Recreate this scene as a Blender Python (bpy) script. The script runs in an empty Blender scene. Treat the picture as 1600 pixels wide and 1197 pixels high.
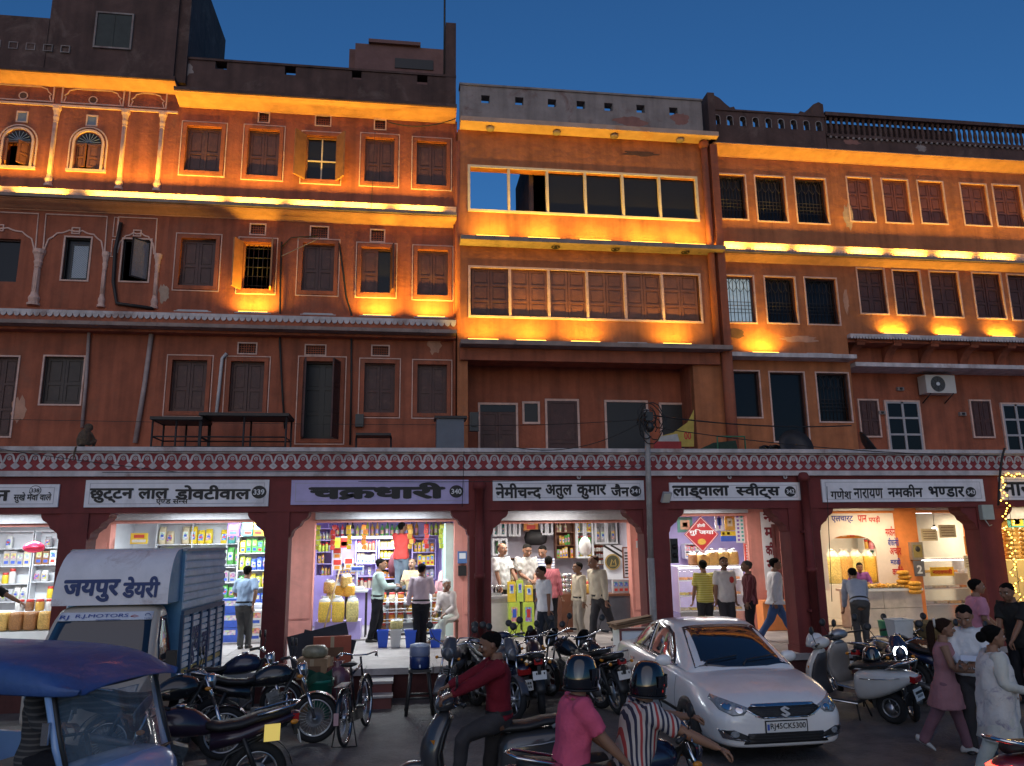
import bpy, bmesh, math, random
import numpy as np
from mathutils import Vector, Matrix, noise
R = math.radians
random.seed(7)
SC = bpy.context.scene
COL = SC.collection
# ------------------------------------------------------------------ camera, world, sun, exposure
FPX = 1200.0
PITCH, ROLL, YAW, CAMH = R(11.722), R(-0.749), R(7.9475), 2.5
f0 = Vector((math.sin(YAW), math.cos(YAW), 0)); r0 = Vector((math.cos(YAW), -math.sin(YAW), 0)); u0 = Vector((0, 0, 1))
FW = f0*math.cos(PITCH) + u0*math.sin(PITCH); u1 = -f0*math.sin(PITCH) + u0*math.cos(PITCH)
RT = r0*math.cos(ROLL) + u1*math.sin(ROLL); UP = -r0*math.sin(ROLL) + u1*math.cos(ROLL)
cd = bpy.data.cameras.new('camera'); cam = bpy.data.objects.new('camera', cd); COL.objects.link(cam)
cd.sensor_width = 36; cd.lens = FPX/1600*36; cd.clip_end = 2000; cd.clip_start = 0.05
mw = Matrix((RT, UP, -FW)).transposed().to_4x4(); mw.translation = (0, 0, CAMH); cam.matrix_world = mw
SC.camera = cam
W = bpy.data.worlds.new("World"); SC.world = W; W.use_nodes = True
_n = W.node_tree; _bg = _n.nodes['Background']
_s = _n.nodes.new('ShaderNodeTexSky'); _s.sky_type = 'NISHITA'; _s.sun_disc = False
_s.sun_elevation = R(7); _s.sun_rotation = R(195); _s.ozone_density = 5.6; _s.dust_density = 0.4
_n.links.new(_s.outputs[0], _bg.inputs[0]); _bg.inputs[1].default_value = 0.142
sd = bpy.data.lights.new('sun', 'SUN'); so = bpy.data.objects.new('sun', sd); COL.objects.link(so)
sd.energy = 0.52; sd.angle = R(70); sd.color = (1.0, 0.86, 0.76)        # the afterglow behind the camera
so.rotation_euler = (R(58), 0, R(-14))
SC.view_settings.view_transform = 'Standard'; SC.view_settings.look = 'None'
SC.view_settings.exposure = 0.0; SC.view_settings.gamma = 1.0
SC.cycles.use_denoising = True
try: SC.cycles.denoiser = 'OPENIMAGEDENOISE'
except Exception: pass
SC.cycles.max_bounces = 6; SC.cycles.diffuse_bounces = 3; SC.cycles.glossy_bounces = 3
SC.cycles.transmission_bounces = 5; SC.cycles.transparent_max_bounces = 8
SC.cycles.sample_clamp_indirect = 4.0
# ------------------------------------------------------------------ pixel (1600 px wide photo) -> world
def ray(px, py): return RT*((px-800)/FPX) - UP*((py-598.5)/FPX) + FW
def P(px, py, Y):
    d = ray(px, py); t = Y/d.y; return d.x*t, CAMH + d.z*t
def PX(px, py, Y): return P(px, py, Y)[0]
def PZ(px, py, Y): return P(px, py, Y)[1]
def G(px, py, Z=0.0):
    d = ray(px, py); t = (Z-CAMH)/d.z; return d.x*t, d.y*t
# ------------------------------------------------------------------ materials
MC = {}
def s2l(c):
    return tuple((v/255/12.92 if v <= 10 else ((v/255+.055)/1.055)**2.4) for v in c)
def mat(name, col, rough=.65, var=.16, sc=5.0, bump=0.0, metal=0.0, emit=0.0, ecol=None, spec=.5, coat=0.0, alpha=1.0, trans=0.0, streak=0.0, dirt=None, dsc=1.3, damt=.55, bsc=None):
    if name in MC: return MC[name]
    m = bpy.data.materials.new(name); m.use_nodes = True
    nt = m.node_tree; b = nt.nodes['Principled BSDF']; L = nt.links.new
    b.inputs['Roughness'].default_value = rough; b.inputs['Metallic'].default_value = metal
    b.inputs['Specular IOR Level'].default_value = spec
    b.inputs['Coat Weight'].default_value = coat; b.inputs['Coat Roughness'].default_value = .06
    b.inputs['Transmission Weight'].default_value = trans
    b.inputs['Alpha'].default_value = alpha
    col = tuple(col)[:3]
    if var or streak or dirt or bump:
        tc = nt.nodes.new('ShaderNodeTexCoord')
        n1 = nt.nodes.new('ShaderNodeTexNoise'); n1.inputs['Scale'].default_value = sc; n1.inputs['Detail'].default_value = 6
        n1.inputs['Roughness'].default_value = .65
        L(tc.outputs['Object'], n1.inputs['Vector'])
        mp = nt.nodes.new('ShaderNodeMapRange'); mp.inputs[1].default_value = .3; mp.inputs[2].default_value = .7
        mp.inputs[3].default_value = 1-var; mp.inputs[4].default_value = 1+var
        L(n1.outputs[0], mp.inputs[0])
        hs = nt.nodes.new('ShaderNodeMix'); hs.data_type = 'RGBA'; hs.blend_type = 'MULTIPLY'; hs.inputs[0].default_value = 1
        hs.inputs[6].default_value = (*col, 1); L(mp.outputs[0], hs.inputs[7])
        out = hs.outputs[2]
        if streak:
            mg = nt.nodes.new('ShaderNodeMapping'); mg.inputs['Scale'].default_value = (2.2, 2.2, .16)
            L(tc.outputs['Object'], mg.inputs[0])
            n2 = nt.nodes.new('ShaderNodeTexNoise'); n2.inputs['Scale'].default_value = 2.2; n2.inputs['Detail'].default_value = 5
            L(mg.outputs[0], n2.inputs['Vector'])
            m2 = nt.nodes.new('ShaderNodeMapRange'); m2.inputs[1].default_value = .42; m2.inputs[2].default_value = .72
            m2.inputs[3].default_value = 1; m2.inputs[4].default_value = 1-streak
            L(n2.outputs[0], m2.inputs[0])
            h2 = nt.nodes.new('ShaderNodeMix'); h2.data_type = 'RGBA'; h2.blend_type = 'MULTIPLY'; h2.inputs[0].default_value = 1
            L(out, h2.inputs[6]); L(m2.outputs[0], h2.inputs[7]); out = h2.outputs[2]
        if dirt:
            n3 = nt.nodes.new('ShaderNodeTexNoise'); n3.inputs['Scale'].default_value = dsc; n3.inputs['Detail'].default_value = 9
            n3.inputs['Roughness'].default_value = .72; n3.inputs['Distortion'].default_value = .6
            L(tc.outputs['Object'], n3.inputs['Vector'])
            m3 = nt.nodes.new('ShaderNodeMapRange'); m3.inputs[1].default_value = .54; m3.inputs[2].default_value = .68
            m3.inputs[3].default_value = 0; m3.inputs[4].default_value = damt
            L(n3.outputs[0], m3.inputs[0])
            h3 = nt.nodes.new('ShaderNodeMix'); h3.data_type = 'RGBA'; h3.inputs[7].default_value = (*dirt, 1)
            L(m3.outputs[0], h3.inputs[0]); L(out, h3.inputs[6]); out = h3.outputs[2]
        L(out, b.inputs['Base Color'])
        if bump:
            nb = nt.nodes.new('ShaderNodeTexNoise'); nb.inputs['Scale'].default_value = bsc or sc*5; nb.inputs['Detail'].default_value = 5
            L(tc.outputs['Object'], nb.inputs['Vector'])
            bp = nt.nodes.new('ShaderNodeBump'); bp.inputs['Strength'].default_value = bump; bp.inputs['Distance'].default_value = .03
            L(nb.outputs[0], bp.inputs['Height']); L(bp.outputs[0], b.inputs['Normal'])
    else:
        b.inputs['Base Color'].default_value = (*col, 1)
    if emit:
        b.inputs['Emission Color'].default_value = (*(ecol or col), 1); b.inputs['Emission Strength'].default_value = emit
    MC[name] = m
    return m
# ------------------------------------------------------------------ objects
WM = {}
def link(o, parent=None):
    COL.objects.link(o)
    if parent is not None: o.parent = parent
    return o
def tag(o, label=None, cat=None, group=None, kind=None):
    if label: o['label'] = label
    if cat: o['category'] = cat
    if group: o['group'] = group
    if kind: o['kind'] = kind
    return o
def thing(name, label, cat, loc=(0, 0, 0), rz=0.0, group=None, scale=1.0, rot=None):
    o = bpy.data.objects.new(name, None); o.empty_display_size = .1; link(o)
    o.location = loc; o.rotation_euler = rot or (0, 0, rz); o.scale = (scale,)*3
    WM[o.name] = Matrix.LocRotScale(Vector(loc), o.rotation_euler.copy(), Vector((scale,)*3))
    return tag(o, label, cat, group)
class MB:
    def __init__(s): s.v = []; s.f = []; s.m = []; s.sm = []
    def add(s, vs, fs, mi=0, smooth=False):
        o = len(s.v); s.v += [tuple(v) for v in vs]
        for f in fs: s.f.append([i+o for i in f]); s.m.append(mi); s.sm.append(smooth)
        return s
    def box(s, x0, x1, y0, y1, z0, z1, mi=0):
        v = [(x0,y0,z0),(x1,y0,z0),(x1,y1,z0),(x0,y1,z0),(x0,y0,z1),(x1,y0,z1),(x1,y1,z1),(x0,y1,z1)]
        return s.add(v, [(0,3,2,1),(4,5,6,7),(0,1,5,4),(1,2,6,5),(2,3,7,6),(3,0,4,7)], mi)
    def obox(s, c, size, rot=(0,0,0), mi=0):
        from mathutils import Euler
        E = Euler(rot).to_matrix(); c = Vector(c); h = Vector(size)/2
        v = [c + E@Vector((sx*h.x, sy*h.y, sz*h.z)) for sz in (-1,1) for sx, sy in ((-1,-1),(1,-1),(1,1),(-1,1))]
        return s.add(v, [(0,3,2,1),(4,5,6,7),(0,1,5,4),(1,2,6,5),(2,3,7,6),(3,0,4,7)], mi)
    def rings(s, rs, mi=0, smooth=True, cap=True, close=True):
        n = len(rs[0]); vs = [p for r in rs for p in r]; fs = []
        for i in range(len(rs)-1):
            for j in range(n if close else n-1):
                k = (j+1) % n; fs.append((i*n+j, i*n+k, (i+1)*n+k, (i+1)*n+j))
        if cap and close: fs.append(tuple(range(n-1, -1, -1))); fs.append(tuple((len(rs)-1)*n+j for j in range(n)))
        return s.add(vs, fs, mi, smooth)
    def tube(s, pts, r, n=8, mi=0, smooth=True, flat=1.0, up=None):
        pts = [Vector(p) for p in pts]; rr = r if isinstance(r, (list, tuple)) else [r]*len(pts)
        rs = []; a = None
        for i, p in enumerate(pts):
            t = (pts[min(i+1, len(pts)-1)]-pts[max(i-1, 0)]).normalized()
            if a is None:
                a = Vector(up) if up else (Vector((0,0,1)) if abs(t.z) < .9 else Vector((1,0,0)))
            a = (a - t*a.dot(t)); a = a.normalized() if a.length > 1e-6 else t.orthogonal().normalized()
            b = t.cross(a)
            rs.append([p + (a*math.cos(q)*flat + b*math.sin(q))*rr[i] for q in (2*math.pi*j/n for j in range(n))])
        return s.rings(rs, mi, smooth)
    def lathe(s, prof, c=(0,0,0), axis='z', n=20, mi=0, smooth=True, cap=True):
        c = Vector(c); rs = []
        for r, h in prof:
            ring = []
            for j in range(n):
                q = 2*math.pi*j/n; a, b = r*math.cos(q), r*math.sin(q)
                ring.append(c + (Vector((a, b, h)) if axis == 'z' else Vector((h, a, b)) if axis == 'x' else Vector((b, h, a))))
            rs.append(ring)
        return s.rings(rs, mi, smooth, cap)
    def prism(s, poly, y0, y1, mi=0, plane='xz', smooth=False):
        # poly CCW seen from -Y (x right, z up)
        if plane == 'xz': f = lambda a, b, t: (a, t, b)
        elif plane == 'yz': f = lambda a, b, t: (t, a, b)
        else: f = lambda a, b, t: (a, b, t)
        n = len(poly); v = [f(a, b, y0) for a, b in poly] + [f(a, b, y1) for a, b in poly]
        fs = [tuple(range(n)), tuple(range(2*n-1, n-1, -1))] + [((i+1) % n, i, i+n, (i+1) % n + n) for i in range(n)]
        return s.add(v, fs, mi, smooth)
    def sphere(s, c, r, sc=(1,1,1), n=12, mi=0):
        c = Vector(c); prof = [(math.sin(math.pi*i/n), -math.cos(math.pi*i/n)) for i in range(n+1)]
        prof[0] = (.02, -1); prof[-1] = (.02, 1); rs = []
        for a, h in prof:
            rs.append([c + Vector((a*math.cos(q)*sc[0], a*math.sin(q)*sc[1], h*sc[2]))*r for q in (2*math.pi*j/(n+2) for j in range(n+2))])
        return s.rings(rs, mi)
    def torus(s, c, R0, r, axis='y', n=32, k=8, mi=0, flat=1.0):
        c = Vector(c); rs = []
        for i in range(n+1):
            q = 2*math.pi*i/n; d = Vector((math.cos(q), 0, math.sin(q))) if axis == 'y' else Vector((0, math.cos(q), math.sin(q))) if axis == 'x' else Vector((math.cos(q), math.sin(q), 0))
            ax = Vector((0,1,0)) if axis == 'y' else Vector((1,0,0)) if axis == 'x' else Vector((0,0,1))
            rs.append([c + d*(R0 + r*math.cos(p)) + ax*r*flat*math.sin(p) for p in (2*math.pi*j/k for j in range(k))])
        return s.rings(rs, mi, True, False)
    def frame(s, x0, x1, z0, z1, y0, y1, w, mi=0):
        s.box(x0, x1, y0, y1, z0, z0+w, mi); s.box(x0, x1, y0, y1, z1-w, z1, mi)
        s.box(x0, x0+w, y0, y1, z0+w, z1-w, mi); s.box(x1-w, x1, y0, y1, z0+w, z1-w, mi); return s
    def line(s, pts, w, y0, y1, mi=0):                # a ribbon of width w in the xz plane
        pts = [Vector((p[0], p[1])) for p in pts]; L = []; Q = []
        for i, p in enumerate(pts):
            t = (pts[min(i+1, len(pts)-1)] - pts[max(i-1, 0)]); t = t.normalized() if t.length else Vector((1,0))
            nrm = Vector((-t.y, t.x))*w/2; L.append(p+nrm); Q.append(p-nrm)
        for i in range(len(pts)-1):
            s.prism([tuple(Q[i]), tuple(Q[i+1]), tuple(L[i+1]), tuple(L[i])], y0, y1, mi)
        return s
    def xf(s, M, i0=0):
        s.v[i0:] = [tuple(M @ Vector(p)) for p in s.v[i0:]]; return s
    def mesh(s, name, mats):
        me = bpy.data.meshes.new(name); me.from_pydata(s.v, [], s.f)
        for m in (mats if isinstance(mats, (list, tuple)) else [mats]): me.materials.append(m)
        me.polygons.foreach_set('material_index', s.m); me.polygons.foreach_set('use_smooth', s.sm)
        me.update(); return me
    def build(s, name, mats, parent=None, world=False, mods=None, **kw):
        if world and parent is not None:
            I = WM[parent.name].inverted(); s.v = [tuple(I @ Vector(p)) for p in s.v]
        o = bpy.data.objects.new(name, s.mesh(name, mats)); link(o, parent)
        if mods: bake(o, mods)
        if kw: tag(o, **kw)
        return o
def bake(o, mods):
    ms = []
    for t, kw in mods:
        m = o.modifiers.new(t.lower(), t)
        for k, v in kw.items(): setattr(m, k, v)
    dg = bpy.context.evaluated_depsgraph_get(); dg.update()
    me = bpy.data.meshes.new_from_object(o.evaluated_get(dg))
    o.modifiers.clear(); old = o.data; o.data = me; bpy.data.meshes.remove(old)
    return o
def solo(name, mb, mats, label, cat, group=None, base=None, mods=None, rz=0, rot=None):
    # a thing that is one mesh; verts are given in local coordinates round base
    o = mb.build(name, mats, None, mods=mods)
    if base is not None: o.location = base
    o.rotation_euler = rot or (0, 0, rz)
    return tag(o, label, cat, group)
def dup(root, loc=None, rz=None, label=None, group=None):
    r = root.copy(); COL.objects.link(r)
    if loc is not None: r.location = loc
    if rz is not None: r.rotation_euler = (0, 0, rz)
    WM[r.name] = Matrix.LocRotScale(r.location, r.rotation_euler, r.scale)
    if label: r['label'] = label
    if group: r['group'] = group
    for ch in list(root.children):
        c = ch.copy(); COL.objects.link(c); c.parent = r
        for g in list(ch.children):
            d = g.copy(); COL.objects.link(d); d.parent = c
    return r
# ------------------------------------------------------------------ lettering (letters drawn one by one; '~' after a letter = its half form, '^' = ra stroke)
GC = {}
def _cm(body, bold):
    c = bpy.data.curves.new('t', 'FONT'); c.body = body; c.offset = bold; c.resolution_u = 3
    o = bpy.data.objects.new('t', c); COL.objects.link(o)
    dg = bpy.context.evaluated_depsgraph_get(); dg.update()
    me = bpy.data.meshes.new_from_object(o.evaluated_get(dg))
    v = [(a.co.x, a.co.y) for a in me.vertices]; f = [list(p.vertices) for p in me.polygons]
    bpy.data.objects.remove(o); bpy.data.curves.remove(c); bpy.data.meshes.remove(me)
    return v, f
def glyph(ch, bold):
    k = (ch, bold)
    if k in GC: return GC[k]
    if ch == ' ': GC[k] = ([], [], .26); return GC[k]
    v, f = _cm(ch, bold)
    mx = lambda vv: max(p[0] for p in vv)
    adv = mx(_cm(ch+'l', bold)[0]) - mx(_cm('l', bold)[0])
    GC[k] = (v, f, adv); return GC[k]
def text(s, x0, x1, z0, z1, y, bold=0.02, mi=0, mb=None, th=.004, shear=0.0):
    # letters stand in the xz plane facing -Y, stretched to fill the rectangle
    V = []; F = []; x = 0.0; k = 0; i = 0
    while i < len(s):
        ch = s[i]; nx = s[i+1] if i+1 < len(s) else ''
        v, f, adv = glyph(ch, 0)
        if nx == '~':
            cut = adv - .17; bm = bmesh.new(); bv = [bm.verts.new((p[0], p[1], 0)) for p in v]
            for q in f:
                try: bm.faces.new([bv[j] for j in q])
                except ValueError: pass
            bmesh.ops.bisect_plane(bm, geom=bm.verts[:]+bm.edges[:]+bm.faces[:], plane_co=(cut, 0, 0), plane_no=(1, 0, 0), clear_outer=True)
            bm.verts.index_update(); v = [(p.co.x, p.co.y) for p in bm.verts]; f = [[p.index for p in q.verts] for q in bm.faces]; bm.free(); adv = cut; i += 1
        elif nx == '^':
            n0 = len(v); v = v + [(.02, .02), (.08, -.05), (.34, .17), (.30, .25)]; f = f + [[n0, n0+1, n0+2, n0+3]]; i += 1
        b = bold*.72
        for c_, (ox, oz) in enumerate(((0,0),(b,0),(-b,0),(0,b),(0,-b),(b*.7,b*.7),(-b*.7,-b*.7),(b*.7,-b*.7),(-b*.7,b*.7)) if b else ((0,0),)):
            o = len(V); V += [(p[0]+x+ox, p[1]+oz, k % 3 + c_*.06) for p in v]; F += [[j+o for j in q] for q in f]
        x += adv; k += 1; i += 1
    if mb is None: mb = MB()
    if not V: return mb
    if shear: V = [(a+b*shear, b, c) for a, b, c in V]
    ax = min(p[0] for p in V); bx = max(p[0] for p in V); az = min(p[1] for p in V); bz = max(p[1] for p in V)
    sx = (x1-x0)/(bx-ax); sz = (z1-z0)/(bz-az)
    mb.add([(x0+(p[0]-ax)*sx, y - p[2]*.0012 - th, z0+(p[1]-az)*sz) for p in V], F, mi)
    return mb
# ------------------------------------------------------------------ palette
WALL  = mat('terracotta_plaster', (.33,.092,.046), .85, .22, 2.2, .5, streak=.42, dirt=(.22,.085,.05), dsc=.9, damt=.6)
WALL2 = mat('orange_plaster', (.40,.135,.052), .85, .26, 1.6, 1.0, streak=.34, dirt=(.26,.10,.05), dsc=1.6, damt=.6, bsc=5)
TRIM  = mat('pink_white_trim', (.62,.40,.33), .8, .2, 6, .2, dirt=(.30,.16,.12), dsc=3, damt=.5)
CORN  = mat('cornice_plaster', (.60,.30,.17), .8, .18, 3, .2, dirt=(.3,.15,.08), dsc=2, damt=.4)
CREAM = mat('cream_frame_paint', (.62,.50,.36), .6, .12, 8)
SHUT  = mat('dark_maroon_shutter_paint', (.06,.019,.016), .55, .25, 6, .15, dirt=(.16,.08,.05), dsc=5, damt=.4)
SHUT2 = mat('brown_wood_panel', (.17,.062,.03), .5, .25, 5, .15)
SOOT  = mat('dark_weathered_plaster', (.088,.048,.042), .9, .3, 1.8, .4, streak=.35, dirt=(.2,.14,.12), dsc=1.1, damt=.5)
GREYP = mat('grey_bare_plaster', (.27,.225,.215), .9, .25, 1.5, .5, streak=.3, dirt=(.17,.09,.08), dsc=1.6, damt=.8)
LEDGE = mat('weathered_ledge_concrete', (.26,.19,.165), .9, .3, 3, .4, dirt=(.08,.06,.055), dsc=2.5, damt=.7)
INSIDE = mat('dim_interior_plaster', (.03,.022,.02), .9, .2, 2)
RED   = mat('arcade_red_paint', (.165,.024,.022), .75, .2, 2.0, .2, streak=.22, dirt=(.15,.03,.025), dsc=1.2, damt=.5)
FRED  = mat('frieze_maroon_paint', (.24,.026,.03), .75, .15, 4)
FWHT  = mat('frieze_white_paint', (.54,.48,.48), .8, .22, 4, .1, streak=.3, dirt=(.24,.15,.13), dsc=1.1, damt=.85)
PINK  = mat('pink_painted_wall', (.66,.27,.22), .7, .12, 2.5, .1, streak=.15, dirt=(.45,.2,.17), dsc=2, damt=.5)
LILAC = mat('lilac_painted_wood', (.47,.38,.72), .6, .08, 3)
WHITEP = mat('white_wall_paint', (.74,.76,.80), .6, .06, 3)
STONE = mat('worn_stone_floor', (.34,.31,.30), .6, .22, 3, .2, dirt=(.18,.15,.14), dsc=1.5, damt=.6)
IRON  = mat('dark_iron', (.035,.03,.03), .55, .2, 8, metal=.4)
GLASS = mat('window_glass', (.010,.010,.012), .18, 0, spec=.22)
BLACK = mat('black_paint', (.012,.011,.012), .5, .1, 6)
BLACKL = mat('sign_black_lettering', (.015,.013,.014), .6, 0)
LED = mat('lit_amber_diffuser', (1,.6,.1), .5, 0, emit=9, ecol=(1,.48,.06))
LEDOFF = mat('grey_lamp_housing', (.38,.37,.38), .5, .1, 6)
AMBER = (1.0, .59, .05)
YA, YF, YS = 13.65, 17.2, 17.5
ZP = .47                                            # platform height
ORD = ['first','second','third','fourth','fifth','sixth','seventh','eighth','ninth','tenth','eleventh','twelfth','thirteenth','fourteenth','fifteenth','sixteenth','seventeenth','eighteenth','nineteenth','twentieth']
# ------------------------------------------------------------------ ground
ROAD = mat('worn_dark_asphalt', (.115,.102,.096), .72, .35, 2.4, .9, dirt=(.03,.027,.026), dsc=.5, damt=.8, bsc=24)
mb = MB(); mb.add([(-120,-60,0),(120,-60,0),(120,140,0),(-120,140,0)], [(0,1,2,3)])
tag(mb.build('road', ROAD), kind='structure')
mb = MB(); random.seed(3)                            # paved strip: irregular stone setts in front of the steps
y = 12.1
mb.box(-16, 24, YA+.05, 24, 0.02, ZP)
x = -16.0
while x < 24:
    w = random.uniform(.9, 1.6); mb.box(x+.006, min(x+w, 24)-.006, YA-.06, YA+.30, ZP-.09, ZP+.012+random.uniform(0,.006)); x += w
x = -16.0
while x < 24:
    w = random.uniform(.9, 1.5)
    for yy in (YA+.31, YA+1.25, YA+2.2): mb.box(x+.005, x+w-.005, yy, yy+.93, ZP-.02, ZP+.004+random.uniform(0, .006))
    x += w
tag(mb.build('platform_pavement', STONE), kind='structure')
mb = MB(); mb.box(-16, 24, YA+.0, YA+.05, 0.0, ZP-.09)
tag(mb.build('platform_kerb_wall', mat('dark_kerb_paint', (.075,.02,.018), .85, .3, 3, .3, streak=.3)), kind='structure')
# ------------------------------------------------------------------ facade helpers
class Facade:
    def __init__(s, name, label, x0, x1, z0, z1, Y, m):
        s.t = thing(name, label, 'building', (x0, Y, 0)); s.x0, s.x1, s.z0, s.z1, s.Y, s.m = x0, x1, z0, z1, Y, m
        s.holes = []
    def wall(s, extra_rects=(), depth=.24):
        mb = MB(); hs = s.holes
        xs = sorted({s.x0, s.x1, *[h[0] for h in hs], *[h[1] for h in hs]}); zs = sorted({s.z0, s.z1, *[h[2] for h in hs], *[h[3] for h in hs]})
        for i in range(len(xs)-1):
            for j in range(len(zs)-1):
                cx, cz = (xs[i]+xs[i+1])/2, (zs[j]+zs[j+1])/2
                if any(h[0] < cx < h[1] and h[2] < cz < h[3] for h in hs): continue
                a, b, c, d = xs[i], xs[i+1], zs[j], zs[j+1]
                mb.add([(a,s.Y,c),(b,s.Y,c),(b,s.Y,d),(a,s.Y,d)], [(0,1,2,3)])
                mb.add([(a,s.Y+depth,c),(b,s.Y+depth,c),(b,s.Y+depth,d),(a,s.Y+depth,d)], [(3,2,1,0)])
        for a, b, c, d in hs:
            y0, y1 = s.Y, s.Y+depth
            mb.add([(a,y0,c),(a,y1,c),(a,y1,d),(a,y0,d)], [(3,2,1,0)]); mb.add([(b,y0,c),(b,y1,c),(b,y1,d),(b,y0,d)], [(0,1,2,3)])
            mb.add([(a,y0,c),(b,y0,c),(b,y1,c),(a,y1,c)], [(0,1,2,3)]); mb.add([(a,y0,d),(b,y0,d),(b,y1,d),(a,y1,d)], [(3,2,1,0)])
        return mb.build('wall', s.m, s.t, True)
    def shell(s, ztop, depth=7.0, floors=(), skip_roof=False):
        mb = MB(); Y1 = s.Y+depth
        mb.box(s.x0, s.x0+.2, s.Y+.25, Y1, s.z0, ztop); mb.box(s.x1-.2, s.x1, s.Y+.25, Y1, s.z0, ztop)
        mb.box(s.x0+.2, s.x1-.2, Y1-.2, Y1, s.z0, ztop)
        for z in floors: mb.box(s.x0+.2, s.x1-.2, s.Y+.25, Y1-.2, z-.1, z+.1)
        if not skip_roof: mb.box(s.x0+.2, s.x1-.2, s.Y+.25, Y1-.2, ztop-.22, ztop-.02)
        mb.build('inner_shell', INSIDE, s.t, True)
    def rect(s, px, Y=None):
        Y = Y or s.Y; a, b, c, d = px; my = (b+d)/2; mx = (a+c)/2
        return PX(a, my, Y), PX(c, my, Y), PZ(mx, d, Y), PZ(mx, b, Y)
def leaf(mb, w, h, n=2, th=.035, mi=0):
    # a shutter leaf with n panels; x 0..w, z 0..h, front at y=0
    st = min(.055, w*.16); mb.box(0, w, .018, th, 0, h, mi)
    mb.box(0, st, 0, .018, 0, h, mi); mb.box(w-st, w, 0, .018, 0, h, mi)
    zs = [0, .44, 1] if n == 2 else [i/n for i in range(n+1)]
    for i, q in enumerate(zs):
        z = q*h; lo = max(0, z-st/2 if 0 < i < len(zs)-1 else (0 if i == 0 else h-st)); mb.box(st, w-st, 0, .018, lo, lo+st, mi)
    for i in range(len(zs)-1):
        a, b = zs[i]*h+st*.95, zs[i+1]*h-st*.95
        if b-a > .06 and w > 2*st+.08: mb.box(st+.025, w-st-.025, .006, .018, a+.015, b-.015, mi)
    return mb
def shutter(par, x, z, w, h, y, ang=0, n=2, m=None, hinge='l', name='shutter', handle=False):
    m = m or SHUT
    mb = leaf(MB(), w, h, n)
    if hinge == 'r': mb.v = [(p[0]-w, p[1], p[2]) for p in mb.v]
    M = Matrix.Translation((x, y, z)) @ Matrix.Rotation(R(ang), 4, 'Z'); mb.xf(M)
    root = par.parent if par.parent is not None else par
    return mb.build(name, m, par, False) if False else _bw(mb, name, m, par)
def _bw(mb, name, m, par, mods=None):
    root = par
    while root.parent is not None: root = root.parent
    I = WM[root.name].inverted(); mb.v = [tuple(I @ Vector(p)) for p in mb.v]
    return mb.build(name, m, par, False, mods=mods)
def window(F, px, kind='shut', casing=True, line=True, n=2, m=None, name='window', hole=True, rect=None, rec=.10):
    x0, x1, z0, z1 = rect or F.rect(px); Y = F.Y
    if hole: F.holes.append((x0, x1, z0, z1))
    mb = MB()
    if casing:
        for w, pr, d in ((.085, .035, 0),):
            mb.frame(x0-w, x1+w, z0-w, z1+w, Y-pr, Y+.02, w, 0)
        if line: mb.frame(x0-.125, x1+.125, z0-.125, z1+.125, Y-.018, Y+.01, .022, 1)
    elif line:
        mb.frame(x0-.028, x1+.028, z0-.028, z1+.028, Y-.02, Y+.02, .034, 1)
    mb.frame(x0, x1, z0, z1, Y+rec-.03, Y+rec+.05, .03, 2)
    win = _bw(mb, name, [F.m, TRIM, m or SHUT], F.t)
    a, b, c, d = x0+.03, x1-.03, z0+.03, z1-.03; w = (b-a)/2
    if kind == 'shut':
        q = random.uniform(0, 1); shutter(win, a, c, w-.003, d-c, Y+rec, -4*q*q, n, m); shutter(win, b, c, w-.003, d-c, Y+rec, 3.5*(1-q)**2, n, m, 'r')
    elif kind == 'single':
        shutter(win, a, c, 2*w, d-c, Y+rec, 0, n, m, name='door_leaf')
    elif kind == 'open':
        pb = MB(); pb.box(a, b, Y+rec+.02, Y+rec+.026, c, d); _bw(pb, 'pane', GLASS, win)
        gb = MB(); gb.box((a+b)/2-.015, (a+b)/2+.015, Y+rec-.005, Y+rec+.02, c, d); gb.box(a, b, Y+rec-.004, Y+rec+.02, c+(d-c)*.45, c+(d-c)*.45+.03); _bw(gb, 'glazing_bar', CREAM, win)
    elif kind in ('grille', 'grille2'):
        gb = MB()
        nb = 8
        for i in range(nb+1):
            x = a+(b-a)*i/nb; gb.tube([(x, Y+rec, c), (x, Y+rec, d)], .009, 5)
        for q in (.02, .22, .3, .38, .46, .98): gb.tube([(a, Y+rec-.01, c+(d-c)*q), (b, Y+rec-.01, c+(d-c)*q)], .008, 5)
        for i in range(4):
            cx = a+(b-a)*(i+.5)/4
            for sgn in (-1, 1): gb.tube([(cx+sgn*(b-a)/8*math.sin(t*math.pi), Y+rec-.015, d-(d-c)*(.02+.3*t)) for t in [k/8 for k in range(9)]], .007, 5)
        _bw(gb, 'grille', IRON, win)
        pb = MB(); pb.box(a, b, Y+rec+.08, Y+rec+.085, c, d); _bw(pb, 'pane', GLASS, win)
    elif kind == 'dark':
        pb = MB(); pb.box(a, b, Y+rec+.02, Y+rec+.03, c, d); _bw(pb, 'pane', GLASS, win)
    return win, (x0, x1, z0, z1)
def vent(F, px, m=None):
    x0, x1, z0, z1 = F.rect(px); mb = MB(); Y = F.Y
    mb.frame(x0-.03, x1+.03, z0-.03, z1+.03, Y-.015, Y+.02, .03, 1)
    F.holes.append((x0, x1, z0, z1))
    nx = max(3, int((x1-x0)/.05)); nz = max(2, int((z1-z0)/.05)); dx, dz = (x1-x0)/nx, (z1-z0)/nz
    for i in range(nx+1): mb.box(x0+i*dx-.008, x0+i*dx+.008, Y+.03, Y+.05, z0, z1)
    for j in range(nz+1): mb.box(x0, x1, Y+.028, Y+.048, z0+j*dz-.008, z0+j*dz+.008)
    mb.box(x0, x1, Y+.10, Y+.12, z0, z1, 2)
    return _bw(mb, 'vent_grille', [F.m, TRIM, BLACK], F.t)
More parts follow.
